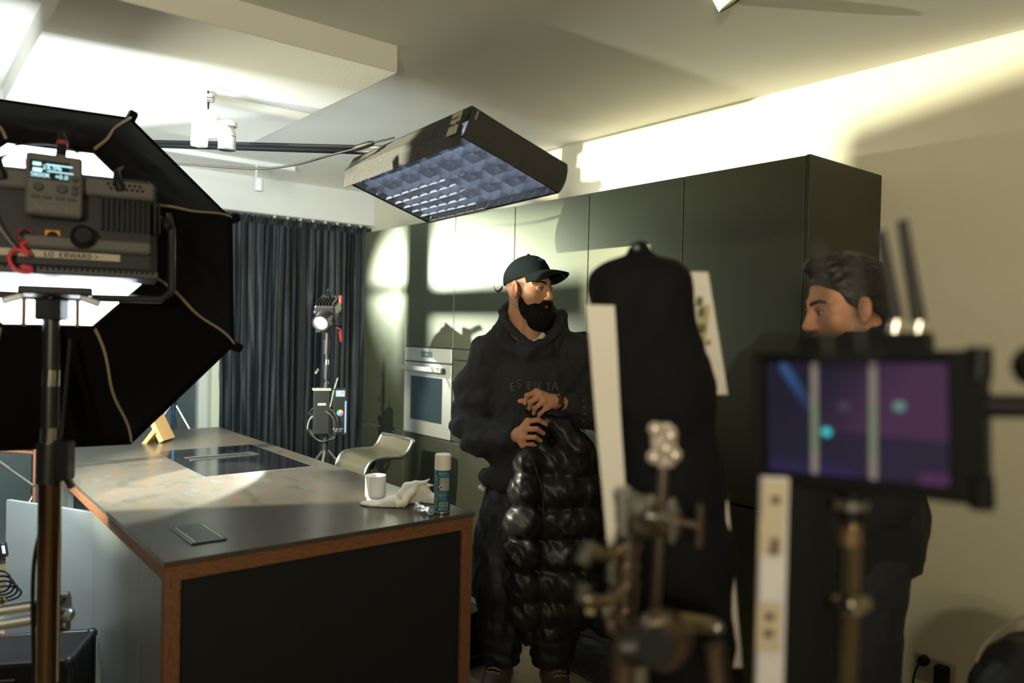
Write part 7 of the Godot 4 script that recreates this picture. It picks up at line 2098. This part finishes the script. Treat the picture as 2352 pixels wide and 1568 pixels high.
	for q in [[Vector3(0.9433, 1.5735, -0.4329), Vector3(0.9456, 1.5931, -0.4314), Vector3(0.9300, 1.7004, -0.4461)], [Vector3(0.9550, 1.5726, -0.4106), Vector3(0.9565, 1.5919, -0.4097), Vector3(0.9401, 1.7126, -0.4252)]]:
		var a := part(r, "antenna", MB.new().tube([q[1], q[1].lerp(q[2], 0.4), q[2]], [0.0085, 0.0075, 0.0062], 14), mat("antenna_rubber", lin(0.012, 0.011, 0.010), 0.6))
		part(a, "antenna_base", MB.new().tube([q[0], q[1]], 0.0075, 14), mat("antenna_nickel", lin(0.75, 0.72, 0.62), 0.3, 0.9))
	# thin whips much nearer to the lens
	var q2 := thing("whip_antennas", "two thin dark whip antennas very near the lens before the second man", "antenna", Vector3(0.5958, 1.5546, -0.3151))
	for q in [[Vector3(0.5808, 1.6453, -0.3289), Vector3(0.5884, 1.5561, -0.3211)], [Vector3(0.6233, 1.6412, -0.3202), Vector3(0.6290, 1.5563, -0.3139)]]:
		part(q2, "whip", MB.new().tube(q, 0.0028, 8), mat("antenna_rubber", Color.BLACK))
	part(q2, "base", MB.new().box(Transform3D(X.basis, Vector3(0.6082, 1.5537, -0.3179)), Vector3(0.05, 0.012, 0.015), 0.002), bk)
	part(q2, "link", MB.new().tube([Vector3(0.6082, 1.5537, -0.3179), Vector3(0.9059, 1.5498, -0.4628)], 0.004, 8), bk)
	# stand below the monitor
	var p := Vector3(0.9060, 1.2947, -0.4581)
	var s := thing("monitor_stand", "bronze and steel stand pole under the field monitor", "stand", Vector3(p.x, 0, p.z))
	var br2 := mat("pole_brass", lin(0.27, 0.22, 0.15), 0.25, 1.0)
	part(s, "pole", MB.new().tube([Vector3(p.x, 0.1, p.z), Vector3(0.9064, 1.3526, -0.4589)], 0.0115, 18), br2)
	part(s, "ball_head", MB.new().tube([Vector3(0.9064, 1.3500, -0.4588), Vector3(0.9061, 1.3841, -0.4597)], 0.017, 18), bk)
	part(s, "head_ring", MB.new().tube([Vector3(0.8860, 1.3701, -0.4500), Vector3(0.8859, 1.3778, -0.4502)], 0.0195, 18), mat("ring_grey", lin(0.28, 0.26, 0.25), 0.35, 0.9))
	part(s, "lock_ring", MB.new().tube([Vector3(0.8953, 1.3237, -0.4545), Vector3(0.8951, 1.3445, -0.4550)], 0.0135, 16), mat("ring_bronze", lin(0.3, 0.2, 0.12), 0.35, 0.9))
	part(s, "collar", MB.new().tube([Vector3(0.9049, 1.2421, -0.4581), Vector3(0.9048, 1.2537, -0.4584)], 0.019, 16), ch)
	part(s, "collar_knob", MB.new().tube([Vector3(0.8987, 1.2520, -0.4504), Vector3(0.9129, 1.2534, -0.4389)], 0.009, 12), mat("grip_olive", Color.BLACK))
	part(s, "collar_knob", MB.new().tube([Vector3(0.8926, 1.2518, -0.4553), Vector3(0.8793, 1.2493, -0.4660)], 0.008, 12), bk)
	for k in 3:
		var a := TAU * k / 3
		part(s, "leg", MB.new().tube([Vector3(p.x, 0.4, p.z), Vector3(p.x + cos(a) * 0.34, 0.02, p.z + sin(a) * 0.34)], 0.009, 8), ch)
	# white labelled batten beside the pole
	var wb := thing("labelled_batten", "white upright batten with printed labels under the monitor's left corner", "batten", Vector3((Vector3(0.8513, 1.1792, -0.5261)).x, 0, (Vector3(0.8513, 1.1792, -0.5261)).z))
	var wm := mat("batten_white", lin(0.62, 0.60, 0.6), 0.55)
	var a0 := Vector3(0.8511, 1.3968, -0.5302)
	var a1 := Vector3(a0.x, 0.0, a0.z)
	part(wb, "batten", MB.new().bar(a1, a0, 0.033, 0.012, B, 0.001), wm)
	part(wb, "backing", MB.new().bar(Vector3(a1.x, 0, a1.z) + R * 0.05 - B * 0.03, a0 + R * 0.05 - B * 0.03, 0.06, 0.04, B, 0.004), bk)
	for q in [[Vector3(0.8420, 1.3694, -0.5242), 0.05, mat("label_tan", lin(0.5, 0.42, 0.3), 0.7)], [Vector3(0.8399, 1.3241, -0.5251), 0.042, mat("label_tan", Color.WHITE)], [Vector3(0.8383, 1.2151, -0.5243), 0.06, mat("label_tan", Color.WHITE)]]:
		part(wb, "label", MB.new().box(face_xf(q[0], R, Vector3.UP), Vector3(0.03, q[1], 0.002), 0.0), q[2])
	for q in [Vector3(0.8391, 1.3716, -0.5201), Vector3(0.8387, 1.3197, -0.5195), Vector3(0.8380, 1.3091, -0.5199), Vector3(0.8346, 1.2297, -0.5212), Vector3(0.8339, 1.2090, -0.5214)]:
		part(wb, "print", MB.new().box(face_xf(q, R, Vector3.UP), Vector3(0.011, 0.009, 0.001), 0.0), mat("print_brown", lin(0.12, 0.06, 0.05), 0.7))
